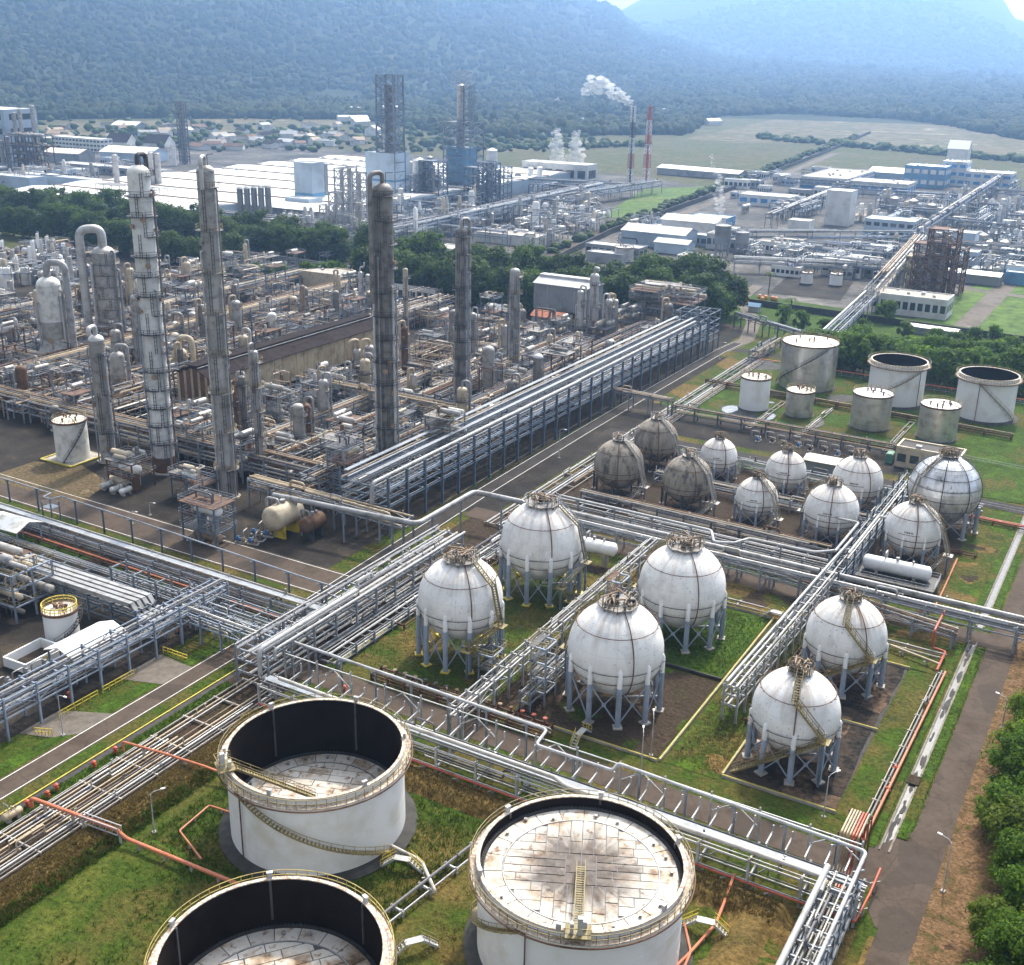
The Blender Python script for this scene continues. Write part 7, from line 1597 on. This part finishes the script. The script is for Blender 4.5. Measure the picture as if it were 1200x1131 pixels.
rack('far pipe rack along the near edge of the green field', P(620, 250)[:2], P(770, 226)[:2], 7, [5, 8], 14, 'blue', 'steel', 8.4, .9, .9, False, False, 95, (.25, .5), joined=True)
rack('far pipe rack in front of the warehouse', P(250, 262)[:2], P(430, 280)[:2], 7, [4, 6.5], 12, 'near', 'steel', 6.6, .9, .9, False, False, 96, (.2, .4), joined=True)
lattice('red and white banded chimney trailing white smoke', 738, 216, 125, 3.6, 3.6, 'dark', 15, (.75, 'dark', 1.0), .7, .5, bands=['stripew', 'stripew', 'stripew', 'striper', 'striper', 'striper', 'stripew', 'stripew', 'stripew', 'dark', 'dark', 'dark']); land('smoking chimney', 738, 170)
lattice('red and white lattice mast right of the smoking chimney', 757, 214, 124, 4.6, 4.6, 'striper', 16, (.75, 'striper', 1.0), .45, .5, bands=['stripew', 'stripew', 'stripew', 'striper', 'striper', 'striper', 'stripew', 'stripew', 'striper', 'striper'])
# right far group
fgab('long low shed with bright white roof beyond the green field', 822, 207, 72, 16, 5, 2, 'greywall', 'wroof', math.radians(-8)); 
fgab('white roofed warehouse left of the steaming stack', 812, 275, 30, 17, 8, 2, 'wall', 'wroof', math.radians(2)); fgab('grey blue roofed open hall near the boundary road', 772, 287, 34, 17, 7, 2.5, 'palewall', 'ltsteel', 0); fgab('small blue grey shed before the open hall', 790, 296, 17, 10, 5, 1.5, 'palewall', 'ltsteel', 0)
fblk('low flat office by the boundary road', 722, 298, 28, 10, 286, 'greywall', 'ltsteel', windows=(8, 1), seed=57); fblk('small pump house with overhanging roof by the pit', 712, 306, 18, 8, 295, 'greywall', 'ltsteel', seed=58); cone_tank('squat silver tank by the pit beyond the tree belt', P(731, 306).x, P(731, 306).y, 4.4, 6.5, M['silver'], M['ltsteel'], 3)
fblk('white cube building with grey annex beyond the tree belt', 813, 322, 13, 10, 298, 'wall', 'concrete', windows=(3, 2), seed=59); fblk('grey annex of the white cube building', 832, 322, 9, 9, 304, 'greywall', 'ltsteel', seed=60)
fcol('grey tank on tall legs by the steam plume, larger one', 845, 300, 264, 19, 'greywall', 3, 'elevated_tank', 'tank', False, .4); fcol('grey tank on tall legs by the steam plume, smaller one', 868, 302, 272, 16, 'greywall', 3, 'elevated_tank', 'tank', False, .4); land('legged tanks', 855, 280)
fblk('blue grey shed behind the white roofed warehouse', 835, 262, 22, 14, 252, 'bluewall', 'ltsteel', seed=61); fblk('white building with blue doors, upper right middle distance', 900, 240, 34, 18, 227, 'wall', 'wroof', windows=(5, 1), win='navy', seed=62)
fblk('long blue and white striped office block', 982, 216, 34, 82, 199, 'wall', 'concrete', windows=(7, 3), win='navy', clutter=8, seed=63, band=(0, 2, 'navy')); land('striped office', 982, 206)
fblk('white hall with dark blue windows, right of the office block', 1034, 226, 40, 26, 211, 'wall', 'wroof', windows=(6, 1), win='navy', clutter=3, seed=64); fblk('tall plain white cube tower', 983, 262, 14, 14, 222, 'wall', 'wroof', seed=65); land('tall white cube', 983, 240)
fblk('grey blue two storey hall with pale roof, right middle distance', 1044, 277, 26, 16, 255, 'palewall', 'wroof', windows=(6, 2), seed=66); fblk('small white shed beside the far pipe bridge', 938, 269, 12, 10, 257, 'wall', 'wroof', seed=67); fblk('white louvred block with crenellated edge', 907, 296, 15, 9, 282, 'wall', 'concrete', windows=(7, 1), clutter=5, seed=68); fblk('plain dark blue grey block behind the round white roofs', 950, 296, 20, 12, 283, 'greywall', 'bitumen', seed=69)
fblk('long glass fronted control building by the garden wall', 1068, 366, 27, 13, 342, 'wall', 'concrete', windows=(10, 1), clutter=4, seed=70); land('glass fronted building', 1068, 350); fgab('low white roofed canopy behind the garden bushes', 1090, 392, 18, 4, 2.5, .5, 'greywall', 'wroof', math.radians(-3))
fblk('blue walled white complex on the far right skyline, left part', 1085, 218, 30, 22, 193, 'bluewall', 'wroof', windows=(5, 2), win='wall', clutter=6, seed=71); fblk('blue walled white complex on the far right skyline, tall middle part', 1118, 216, 18, 20, 188, 'wall', 'wroof', windows=(3, 3), win='navy', clutter=4, seed=72); fblk('blue walled white complex on the far right skyline, right part', 1152, 218, 42, 22, 200, 'wall', 'wroof', windows=(6, 2), win='navy', clutter=6, seed=73); land('upper right complex', 1120, 203)
fgab('pale roofed pavilion crowning the upper right complex', 1120, 206, 16, 14, 22, 6, 'wall', 'wroof'); fgab('wide pale roofed hall left of the upper right complex', 1055, 212, 44, 34, 7, 2.5, 'palewall', 'wroof')
cone_tank('small white tank left of its twin beside the dark car park', P(945, 332).x, P(945, 332).y, 2.4, 4.6, M['white'], M['white'], 0); cone_tank('small white tank right of its twin beside the dark car park', P(979, 334).x, P(979, 334).y, 2.6, 4.8, M['white'], M['white'], 0); land('twin white tanks', 962, 322)
for x, y, R in ((962, 302, 4.6), (996, 304, 5.2), (1010, 290, 5.0)): q = P(x, y); o = cone_tank(None, q.x, q.y, R, 4.5, M['white'], M['creamroof'], 0); auto(o, 'squat pale tank')
rack('bright twin pipe bridge running up to the upper right complex', P(1068, 292)[:2], P(1176, 216)[:2], 5, [7, 9], 16, 'near', 'steel', 9.2, 1.0, .95, False, False, 97, (.4, .7), joined=True)
rack('rusty pipe bridge climbing from the garden into the far right plant', (-97, 440), (-112, 600), 6, [6.5, 8.5], 12, 'proc', 'steel', 8.8, .9, .95, False, False, 98, (.25, .5), joined=True)
rack('far right cross rack left of the bright pipe bridge', P(850, 290)[:2], P(1075, 290)[:2], 7, [5, 8], 14, 'blue', 'blue', 8.4, .9, .9, False, False, 99, (.25, .5), joined=True)
rack('far right cross rack in front of the round roofed tanks', P(860, 318)[:2], P(1040, 326)[:2], 6, [4, 6], 12, 'near', 'steel', 6.4, .9, .9, False, False, 100, (.2, .4), joined=True)
rack('far right cross rack at the right edge', P(1090, 300)[:2], P(1230, 312)[:2], 6, [5, 8], 12, 'near', 'steel', 8.4, .9, .9, False, False, 101, (.2, .4), joined=True)
rack('dark conveyor like bridge left of the tall white cube', P(900, 268)[:2], P(970, 238)[:2], 4, [6, 8], 12, 'near', 'piped', 8.2, .8, .95, False, False, 102, (.3, .5), joined=True)
for x, y, ty, wx, m in ((1085, 345, 285, 12, 'rust'), (1098, 345, 268, 11, 'rust'), (1112, 343, 290, 9, 'rust'), (1075, 340, 300, 10, 'olive')): lattice(None, x, y, ty, wx, 10, m, None, (1.1, 'column', .95), dens=2, labelauto='brown steel process tower')
land('brown process towers', 1095, 310)
for x, y, ty, w in ((1093, 340, 282, 7), (1104, 338, 276, 7), (1046, 252, 232, 11), (1068, 252, 235, 12), (1090, 256, 240, 11), (1150, 290, 275, 12), (1175, 300, 283, 12), (1130, 300, 284, 11)): fcol(None, x, y, ty, w, rg.choice(('column', 'silver', 'vessel')), 3, 'vessel', 'vessel', labelauto='grey far vessel')
fblk('blue grey block among the far right pipework', 1122, 298, 16, 12, 270, 'palewall', 'ltsteel', seed=74); fgab('long pale roofed shelter right of the brown towers', 1135, 330, 26, 9, 4, 1, 'greywall', 'wroof', math.radians(-2)); fblk('bright blue equipment block at the right edge', 1192, 332, 10, 7, 318, 'bluewall', 'steel', seed=75)
# floats and kiosk in the garden
M['buoy'] = metal('orange_float_paint', (0.55, 0.20, 0.03), .1, .5)
for i, (x, y) in enumerate(((862, 358), (868, 356), (873, 351), (876, 357), (890, 350), (893, 353), (897, 351), (905, 352), (909, 353), (871, 346))):
    q = P(x, y); t = thing('float', None, 'float', (q.x, q.y, .9)); MB().lathe([(0, -.9), (.6, -.7), (.9, -.2), (.9, .2), (.6, .7), (0, .9)], 14).build('body', M['buoy' if i != 9 else 'red'], t); MB().lathe([(.93, -.12), (.93, .12)], 14, close=False).build('belt', M['yellow'], t); auto(t, 'round orange float')
land('orange floats', 885, 353); fgab('tiny white kiosk with blue roof in the garden', 884, 365, 4, 3, 2.2, .9, 'wall', 'bluewall')
# dense plant filling: frames, vessels, racks among the far units
def fill(pts, n, seed, kinds=('f', 'f', 'v', 'r', 'd', 'p'), tall=1.0, pal='blue'):
    r = random.Random(seed); xs = [p[0] for p in pts]; ys = [p[1] for p in pts]; c = 0; tries = 0
    def inside(x, y):
        s = False
        for i in range(len(pts)):
            (x0, y0), (x1, y1) = pts[i], pts[i-1]
            if (y0 > y) != (y1 > y) and x < (x1 - x0) * (y - y0) / (y1 - y0) + x0: s = not s
        return s
    while c < n and tries < 4000:
        tries += 1; x, y = r.uniform(min(xs), max(xs)), r.uniform(min(ys), max(ys))
        if not inside(x, y): continue
        c += 1; q = P(x, y); k = r.choice(kinds); sc = (q - CPOS).dot(_fw) / 600
        if k == 'f':
            t = thing('process_frame', None, 'steel structure', (q.x, q.y, 0)); auto(t, 'small far frame', (q.x, q.y, 4)); wx, wy, h = r.uniform(6, 14), r.uniform(6, 12), r.uniform(5, 13) * tall; b = MB(); lv = max(1, int(h / 4))
            for a in (-.5, 0, .5):
                for d in (-.5, .5): b.bar((a*wx, d*wy, 0), (a*wx, d*wy, h), .4)
            for j in range(lv):
                z = h * (j + 1) / lv
                for d in (-.5, .5): b.bar((-wx/2, d*wy, z), (wx/2, d*wy, z), .35); b.bar((-wx/2, d*wy, z + 1.1), (wx/2, d*wy, z + 1.1), .12)
                for a in (-.5, 0, .5): b.bar((a*wx, -wy/2, z), (a*wx, wy/2, z), .35)
                b.bar((-wx/2, -wy/2, z - h/lv), (0, -wy/2, z), .2)
            b.build('steelwork', M[r.choice(('blue', 'steel', 'ltsteel'))], t, kind='stuff'); MB().box((-wx/2, -wy/2, h*.5 - .1), (wx*.1, wy/2, h*.5)).build('deck', M[r.choice(('steel', 'pipeb', 'ltsteel'))], t)
            for j in range(r.randint(1, 3)): rr = r.uniform(.7, 1.6); MB().lathe([(rr, 0), (rr, h * r.uniform(.4, .9)), (rr*.5, h*.92)], 10, (r.uniform(-.3, .3)*wx, r.uniform(-.3, .3)*wy, h * r.choice((0, .5)))).build('vessel', M[r.choice(('silver', 'whiteold', 'vessel', 'white', 'cream'))], t)
        elif k == 'v':
            t = thing('vertical_vessel', None, 'vessel', (q.x, q.y, 0)); auto(t, 'far vertical vessel', (q.x, q.y, 4)); rr = r.uniform(.8, 2.0); h = r.uniform(6, 16) * tall
            MB().lathe([(rr, 0), (rr, h), (rr*.8, h + rr*.4), (0, h + rr*.6)], 12).build('shell', M[r.choice(('silver', 'column', 'white', 'vessel'))], t); MB().tube([(0, 0, h), (0, 0, h + 1.5), (rr + .6, 0, h + 1.5), (rr + .6, 0, 0)], .25, 6).build('pipe', M['pipew'], t); MB().lathe([(rr + .9, h*.8), (rr + .9, h*.8 + .2), (rr, h*.8 + .2)], 10, close=False).build('platform', M['steel'], t)
        elif k == 'd':
            drum(None, q.x, q.y, r.uniform(2, 5), r.uniform(1.0, 1.7), r.uniform(6, 11), r.choice(('white', 'silver', 'whiteold', 'vessel')), r.choice((0, 1.5708)), 'far horizontal drum')
        elif k == 'p':
            t = thing('pipework', None, 'pipework', (q.x, q.y, 0)); auto(t, 'far pipe tangle', (q.x, q.y, 3))
            for j in range(8): a, c2, e, f = (r.uniform(-7, 7) for _ in range(4)); h = r.uniform(2, 7); MB().tube([(a, c2, 0), (a, c2, h), (e, c2, h), (e, f, h), (e, f, 0)], r.uniform(.2, .45), 5, 2, 1).build('pipe', M[r.choice(PAL[pal] + ['pipew'])], t)
        elif k == 'r':
            L = r.uniform(25, 55); al = r.random() < .5; rack(None, (q.x, q.y), (q.x + (L if al else 0), q.y + (0 if al else L)), r.uniform(3, 6), [r.uniform(3.5, 5), r.uniform(6, 7.5)], 9, pal, 'blue', 7.6, .8, .85, False, False, seed * 50 + c, (.18, .4), joined=True, labelauto='short far pipe rack')
        elif k == 'b':
            block(None, q.x, q.y, r.uniform(8, 18), r.uniform(6, 12), r.uniform(3, 7), r.choice(('wall', 'palewall', 'greywall')), r.choice(('wroof', 'ltsteel', 'concrete')), windows=(r.randint(3, 6), 1), clutter=r.randint(0, 3), seed=c, labelauto='small plant building')
fill([(430, 245), (620, 225), (700, 240), (640, 290), (560, 275), (440, 292), (400, 280)], 69, 1)
fill([(610, 250), (705, 240), (715, 262), (620, 298)], 45, 2, ('p', 'p', 'f', 'v'), .7, 'near')
fill([(320, 262), (430, 282), (430, 300), (380, 296), (300, 275)], 24, 3)
fill([(1000, 235), (1200, 228), (1210, 300), (1100, 300), (1010, 290)], 78, 4, ('f', 'f', 'v', 'r', 'd', 'p'), .8)
fill([(870, 292), (1060, 296), (1050, 332), (880, 322)], 45, 5, ('f', 'v', 'd', 'p', 'r', 'b'), .6)
fill([(1110, 295), (1205, 300), (1205, 328), (1120, 325)], 21, 6, ('f', 'd', 'p', 'b'), .6)
fill([(740, 262), (850, 268), (850, 300), (800, 305), (720, 300)], 18, 7, ('p', 'd', 'b', 'f'), .5)
fill([(0, 200), (60, 205), (130, 210), (60, 222), (0, 220)], 21, 8, ('f', 'p', 'b', 'd'), .8)
fill([(860, 215), (950, 190), (1000, 232), (930, 262), (870, 262)], 30, 9, ('b', 'b', 'p', 'd', 'r'), .5)
fill([(400, 245), (430, 250), (430, 285), (390, 280)], 15, 10, ('f', 'v', 'p'), 1.2)
fill([(120, 195), (215, 190), (200, 205), (60, 215)], 15, 11, ('b', 'p'), .6)
fill([(0, 262), (0, 330), (80, 322), (90, 280)], 1, 12, ('d',), .6)
for i in range(26):
    q = P(rg.uniform(-5, 85), rg.uniform(300, 345)); s = rg.choice((0, 1, 1)); h = rg.uniform(4, 11)
    t = thing('vertical_vessel', None, 'vessel', (q.x, q.y, 0)); auto(t, 'small white vessel', (q.x, q.y, 4)); rr = rg.uniform(.6, 1.3); MB().lathe([(rr, 0), (rr, h), (rr*.8, h + rr*.4), (0, h + rr*.6)], 12).build('shell', M[rg.choice(('white', 'whiteold', 'silver', 'vessel'))], t); MB().tube([(0, 0, h), (0, 0, h + 1), (rr + .5, 0, h + 1), (rr + .5, 0, 0)], .16, 6).build('pipe', M['pipew'], t)
land('crowded left unit', 45, 300)
fill([(0, 290), (60, 284), (110, 300), (100, 345), (0, 340)], 34, 13, ('f', 'f', 'p', 'v', 'd'), .55, 'proc')
# village houses beneath the mountain
VG = 'houses of the village below the mountain'
hr = random.Random(77)
for i in range(70):
    x, y = hr.uniform(225, 420), hr.uniform(148, 176)
    if hr.random() < .25: x, y = hr.uniform(60, 230), hr.uniform(150, 166)
    q = P(x, y); rf = hr.choice(('pipeb', 'ltsteel', 'concrete', 'darkroof', 'bitumen', 'greywall', 'rust'))
    gable('small village house far off below the wooded mountain', q.x, q.y, hr.uniform(9, 22), hr.uniform(7, 12), hr.uniform(3, 5), hr.uniform(1.5, 3), 'wall', rf, hr.uniform(0, 3), 'house', 'house', group=VG, door=False)
for i in range(26):
    x, y = hr.choice(((hr.uniform(400, 480), hr.uniform(134, 160)), (hr.uniform(615, 860), hr.uniform(100, 160)), (hr.uniform(800, 900), hr.uniform(95, 130)))); q = P(x, y)
    gable('pale roofed house far off among the forest trees', q.x, q.y, hr.uniform(14, 30), hr.uniform(9, 15), hr.uniform(5, 9), hr.uniform(2, 4), 'wall', hr.choice(('wroof', 'ltsteel')), hr.uniform(0, 3), 'house', 'house', group='houses among the far forest', door=False)
# ================================================================== MOUNTAINS, FOREST, STEAM, HAZE
import numpy as np
def lerp(tab, x):
    if x <= tab[0][0]: return tab[0][1]
    for (a, u), (b, v) in zip(tab, tab[1:]):
        if x <= b: f = (x - a) / (b - a); f = f*f*(3-2*f); return u + (v - u) * f
    return tab[-1][1]
AL = [(-700, 745), (-100, 802), (250, 759), (450, 592), (580, 425), (650, 330), (700, 255), (760, 145), (880, 48), (1300, -8)]
AR = [(450, 156), (600, 198), (690, 302), (715, 340), (755, 424), (860, 604), (1000, 693), (1100, 604), (1160, 449), (1185, 329), (1210, 284), (1400, 190), (1900, 123)]
FOOT = [(-700, 1650), (0, 1780), (200, 1950), (420, 2150), (650, 2500), (900, 3000), (1300, 3000)]
def pxcol(x, y):                       # bearing of a place, as the image column of its horizon point
    q = Vector((x, y, 0)); k = q.dot(_fw); return 600 + FPX * q.dot(CR) / max(k, 1e-3)
def fbm(x, y, s, o=4):
    v = 0; a = 1; t = 0
    for i in range(o): v += a * noise.noise(Vector((x * s, y * s, 3.7 + i))); t += a; a *= .5; s *= 2.1
    return v / t
def mtn(x, y):
    d = math.hypot(x, y); c = pxcol(x, y); f = lerp(FOOT, c)
    t = min(1, max(0, (d - f) / (6000 - f))); tl = t * t * (3 - 2*t) * .55 + t * .45; back = max(0, (d - 6000) / 2500)
    rid = abs(fbm(x, y, .0011)); hl = lerp(AL, c) * tl * (1 - .6 * min(1, back)) * (1 + (.12 * fbm(x, y, .0016) + .55 * (.30 - rid)) * min(1, 4 * tl * (1.15 - tl)))
    t2 = min(1, max(0, (d - 5000) / 3000)); tr_ = t2*t2*(3-2*t2)*.6 + t2*.4; hr_ = lerp(AR, c) * tr_ * (1 + (.22 * (.30 - abs(fbm(x + 999, y, .0008)))) * min(1, 4 * tr_ * (1.1 - tr_)))
    fo = max(0, min(1, (d - 1900) / 2600)); foot = (26 * fo * (1 + .6 * fbm(x, y, .0022)) if c > 560 else 10 * fo) * (1 - t2)
    return max(hl, hr_) + foot + 5 * fbm(x, y, .02, 2) * min(1, t + fo) * (1 - t2) - .4 - 14 * t2
NA, ND = 300, 120
V = []; base = math.atan2(_hd.y, _hd.x)
for j in range(ND + 1):
    d = 1500 + (j / ND) ** 1.25 * 7400
    for i in range(NA + 1):
        a = base + math.radians(36) - math.radians(72) * i / NA; x, y = d * math.cos(a), d * math.sin(a); V.append((x, y, mtn(x, y) - (1.2 if j < 2 else 0)))
F = [(j*(NA+1)+i, j*(NA+1)+i+1, (j+1)*(NA+1)+i+1, (j+1)*(NA+1)+i) for j in range(ND) for i in range(NA)]
M['mountain'] = grass_mat('wooded_slope', [(0.016, 0.023, 0.012), (0.028, 0.036, 0.017), (0.02, 0.03, 0.013), (0.05, 0.052, 0.026)], .006, .05, 0.0)
b = MB(); b.v = V; b.f = F; struct(b.build('mountains', M['mountain']))
# forest: low crowns scattered over foothills and slopes, one body of "stuff"
def blob(seed, n=0):
    t = (1 + 5 ** .5) / 2; v = [(-1,t,0),(1,t,0),(-1,-t,0),(1,-t,0),(0,-1,t),(0,1,t),(0,-1,-t),(0,1,-t),(t,0,-1),(t,0,1),(-t,0,-1),(-t,0,1)]
    f = [(0,11,5),(0,5,1),(0,1,7),(0,7,10),(0,10,11),(1,5,9),(5,11,4),(11,10,2),(10,7,6),(7,1,8),(3,9,4),(3,4,2),(3,2,6),(3,6,8),(3,8,9),(4,9,5),(2,4,11),(6,2,10),(8,6,7),(9,8,1)]
    r = np.random.RandomState(seed); v = np.array(v, float) / 1.9 * (1 + r.uniform(-.28, .28, (12, 1))); return v, np.array(f)
BL = [blob(s) for s in range(6)]
def scatter(name, pts, mat):
    """pts: x, y, z, radius, height"""
    vs = []; fs = []; off = 0; r = np.random.RandomState(5)
    for i, (x, y, z, R, h) in enumerate(pts):
        v, f = BL[i % 6]; a = r.uniform(0, 6.28); c, s = math.cos(a), math.sin(a); q = np.empty_like(v); q[:, 0] = x + R * (v[:, 0]*c - v[:, 1]*s); q[:, 1] = y + R * (v[:, 0]*s + v[:, 1]*c); q[:, 2] = z + h * (v[:, 2] * .55 + .42)
        vs.append(q); fs.append(f + off); off += 12
    v = np.concatenate(vs); f = np.concatenate(fs); me = bpy.data.meshes.new(name); me.vertices.add(len(v)); me.vertices.foreach_set('co', v.ravel()); me.loops.add(f.size); me.loops.foreach_set('vertex_index', f.ravel().astype(np.int32))
    me.polygons.add(len(f)); me.polygons.foreach_set('loop_start', np.arange(0, f.size, 3, dtype=np.int32)); me.update(calc_edges=True); me.validate(); me.materials.append(mat); me.shade_smooth()
    o = bpy.data.objects.new(name, me); COL.objects.link(o); o['kind'] = 'stuff'; return o
fr = random.Random(12); pts = []
def skipf(c, d):                        # clearings and fields stay open
    return False
n = 0
while n < 30000:
    c = fr.uniform(-60, 1260); ang = base - math.atan((c - 600) / FPX); d0 = lerp([(-100, 1560), (200, 1640), (400, 1640), (560, 1330), (780, 1450), (830, 1950), (900, 2050), (1010, 2000), (1200, 1560), (1300, 1500)], c); d = d0 + (fr.random() ** 1.6) * (6600 - d0)
    x, y = d * math.cos(ang), d * math.sin(ang); k = fbm(x, y, .004, 2); n += 1
    if d < d0 + 900 and k > .38: continue
    s = 1 + max(0, d - 2200) / 2600; R = (fr.uniform(3.5, 7) if fr.random() < .7 else fr.uniform(7, 12)) * s; h = fr.uniform(8, 15) * min(s, 1.7) * (1.5 if fr.random() < .05 else 1); pts.append((x, y, mtn(x, y) if d > 1600 else -.3, R, h))
M['forest'] = grass_mat('forest_canopy', [(0.014, 0.024, 0.008), (0.022, 0.036, 0.011), (0.045, 0.052, 0.02), (0.026, 0.038, 0.013)], .0055, .06, 0, .9)
scatter('forest', pts, M['forest'])
pts = []
for i in range(900):                     # scrub and hedges of the plain
    x, y = fr.choice(((fr.uniform(-10, 420), fr.uniform(137, 178)), (fr.uniform(-10, 420), fr.uniform(150, 175)), (fr.uniform(420, 700), fr.uniform(150, 178))))
    if i % 4 == 0: f = fr.random(); x, y = 890 + 320 * f, 162 + 28 * f + fr.uniform(-1.5, 1.5)
    if i % 9 == 0: f = fr.random(); x, y = 560 + 200 * f, 174 - 3 * f + fr.uniform(-1, 1)
    q = P(x, y); s = fr.uniform(2.5, 6); pts.append((q.x, q.y, -.4, s, s * fr.uniform(.9, 1.6)))
scatter('scrub', pts, M['leafd'])
pts = []
for i in range(260):
    f = fr.random(); q = P(640 + (1010 - 640) * f ** .6, 0 if False else 300) if False else None
    a = fr.random(); y = 480 + a * 1000; x = -252 - (y - 477) * .105; pts.append((x + fr.uniform(-3, 3) - 9, y, -.4, fr.uniform(2, 3.5), fr.uniform(3, 5)))
scatter('hedge_scrub', pts, M['leafd'])
# transmission pylons on the slopes
for (x, y, d) in ((104, 52, 3000), (340, 60, 3300)):
    ang = base - math.atan((x - 600) / FPX); X, Y = d * math.cos(ang), d * math.sin(ang); z = mtn(X, Y); t = thing('pylon', 'transmission pylon on the wooded slope, ' + ('left one' if x < 200 else 'right one'), 'pylon', (X, Y, z)); b = MB()
    for sx in (-1, 1):
        for sy in (-1, 1): b.bar((sx*5, sy*5, 0), (sx*.8, sy*.8, 52), .7)
    b.build('legs', M['ltsteel'], t, kind='stuff')
    for zz, wv in ((34, 11), (42, 9), (49, 7)): piece('cross_arm', M['ltsteel'], t, (-wv, 0, zz), (wv, 0, zz), .8)
# steam and smoke
def vol_mat(name, dens, col=(.95, .95, .95), an=.2):
    m = bpy.data.materials.new(name); m.use_nodes = True; nt = m.node_tree; nt.nodes.remove(nt.nodes['Principled BSDF']); v = nt.nodes.new('ShaderNodeVolumePrincipled')
    v.inputs['Color'].default_value = (*col, 1); v.inputs['Density'].default_value = dens; v.inputs['Anisotropy'].default_value = an; nt.links.new(v.outputs[0], nt.nodes['Material Output'].inputs['Volume']); return m
M['steam'] = vol_mat('steam', .15, (1, 1, 1), .3)
def plume(label, path, seed, n=60):
    """path: (point, radius) pairs; a body of ragged puffs"""
    r = random.Random(seed); o = path[0][0]; t = thing('steam_plume', label, 'steam', tuple(o)); pts = []
    for i in range(n):
        f = i / (n - 1) * (len(path) - 1); k = min(int(f), len(path) - 2); u = f - k; p = path[k][0].lerp(path[k+1][0], u); R = path[k][1] + (path[k+1][1] - path[k][1]) * u
        if r.random() < .15 * (f / len(path)) : continue
        q = p + Vector((r.uniform(-1, 1), r.uniform(-1, 1), r.uniform(-1, 1))) * R * .75 - o; s = R * r.uniform(.35, .75); pts.append((q.x, q.y, q.z - s*.42, s, s))
    m = scatter('puffs', pts, M['steam']); sub = m.modifiers.new('s', 'SUBSURF'); sub.levels = sub.render_levels = 1; m.parent = t
    tx = bpy.data.textures.new('puff', 'CLOUDS'); tx.noise_scale = path[1][1] * .5; dp = m.modifiers.new('d', 'DISPLACE'); dp.texture = tx; dp.strength = path[1][1] * .35; del m['kind']
def at(x, y, dref):                      # point sighted at image (x, y), at the depth of a ground point
    k = (dref - CPOS).dot(_fw) / FPX; return CPOS + (CR * (x - 600) + CD * (y - 565.5) + _fw * FPX) * k
g = P(738, 216); plume('white smoke trail blowing left from the banded chimney', [(at(738.5, 125, g), 2.2), (at(737, 120, g), 3.2), (at(732, 115, g), 4.2), (at(720, 108, g), 5.4), (at(707, 103, g), 6.6), (at(698, 97, g), 6.6), (at(690, 102, g), 6.0), (at(686, 110, g), 3.2)], 1, 170)
g = P(650, 206); plume('white steam plume rising from the cooling hall, left one', [(at(653, 193, g), 6.5), (at(653, 182, g), 6), (at(652, 170, g), 5.2), (at(652, 160, g), 4.2), (at(653, 152, g), 2.4)], 2, 150)
g = P(678, 206); plume('white steam plume rising from the cooling hall, right one', [(at(676, 193, g), 6.5), (at(675, 182, g), 6), (at(675, 170, g), 5.0), (at(674, 162, g), 4.0), (at(677, 155, g), 2.2)], 3, 150)
g = P(843, 262); plume('thin white steam plume in the far right plant', [(at(845, 255, g), 1.6), (at(844, 242, g), 2.8), (at(842, 226, g), 3.2), (at(842, 210, g), 2.8), (at(836, 196, g), 1.2), (at(833, 182, g), 1.4)], 4, 130)
g = P(650, 372); plume('wisp of steam behind the grey furnace house', [(at(668, 331, g), .8), (at(655, 326, g), 1.2), (at(640, 322, g), 1.2), (at(628, 324, g), .7)], 5, 50)
g = P(433, 450); plume('small puff of steam beside the thick dark column', [(at(430, 409, g), .6), (at(438, 406, g), 1.1), (at(447, 403, g), .8)], 6, 30)
# the air
hz = MB().box((-9300, -900, -2.0), (9300, 9600, 1000)); o = hz.build('haze', vol_mat('haze_air', 1.7e-4, (.37, .60, .96), .65), smooth=False); o['kind'] = 'stuff'
# ================================================================== LABELS
finish_labels()
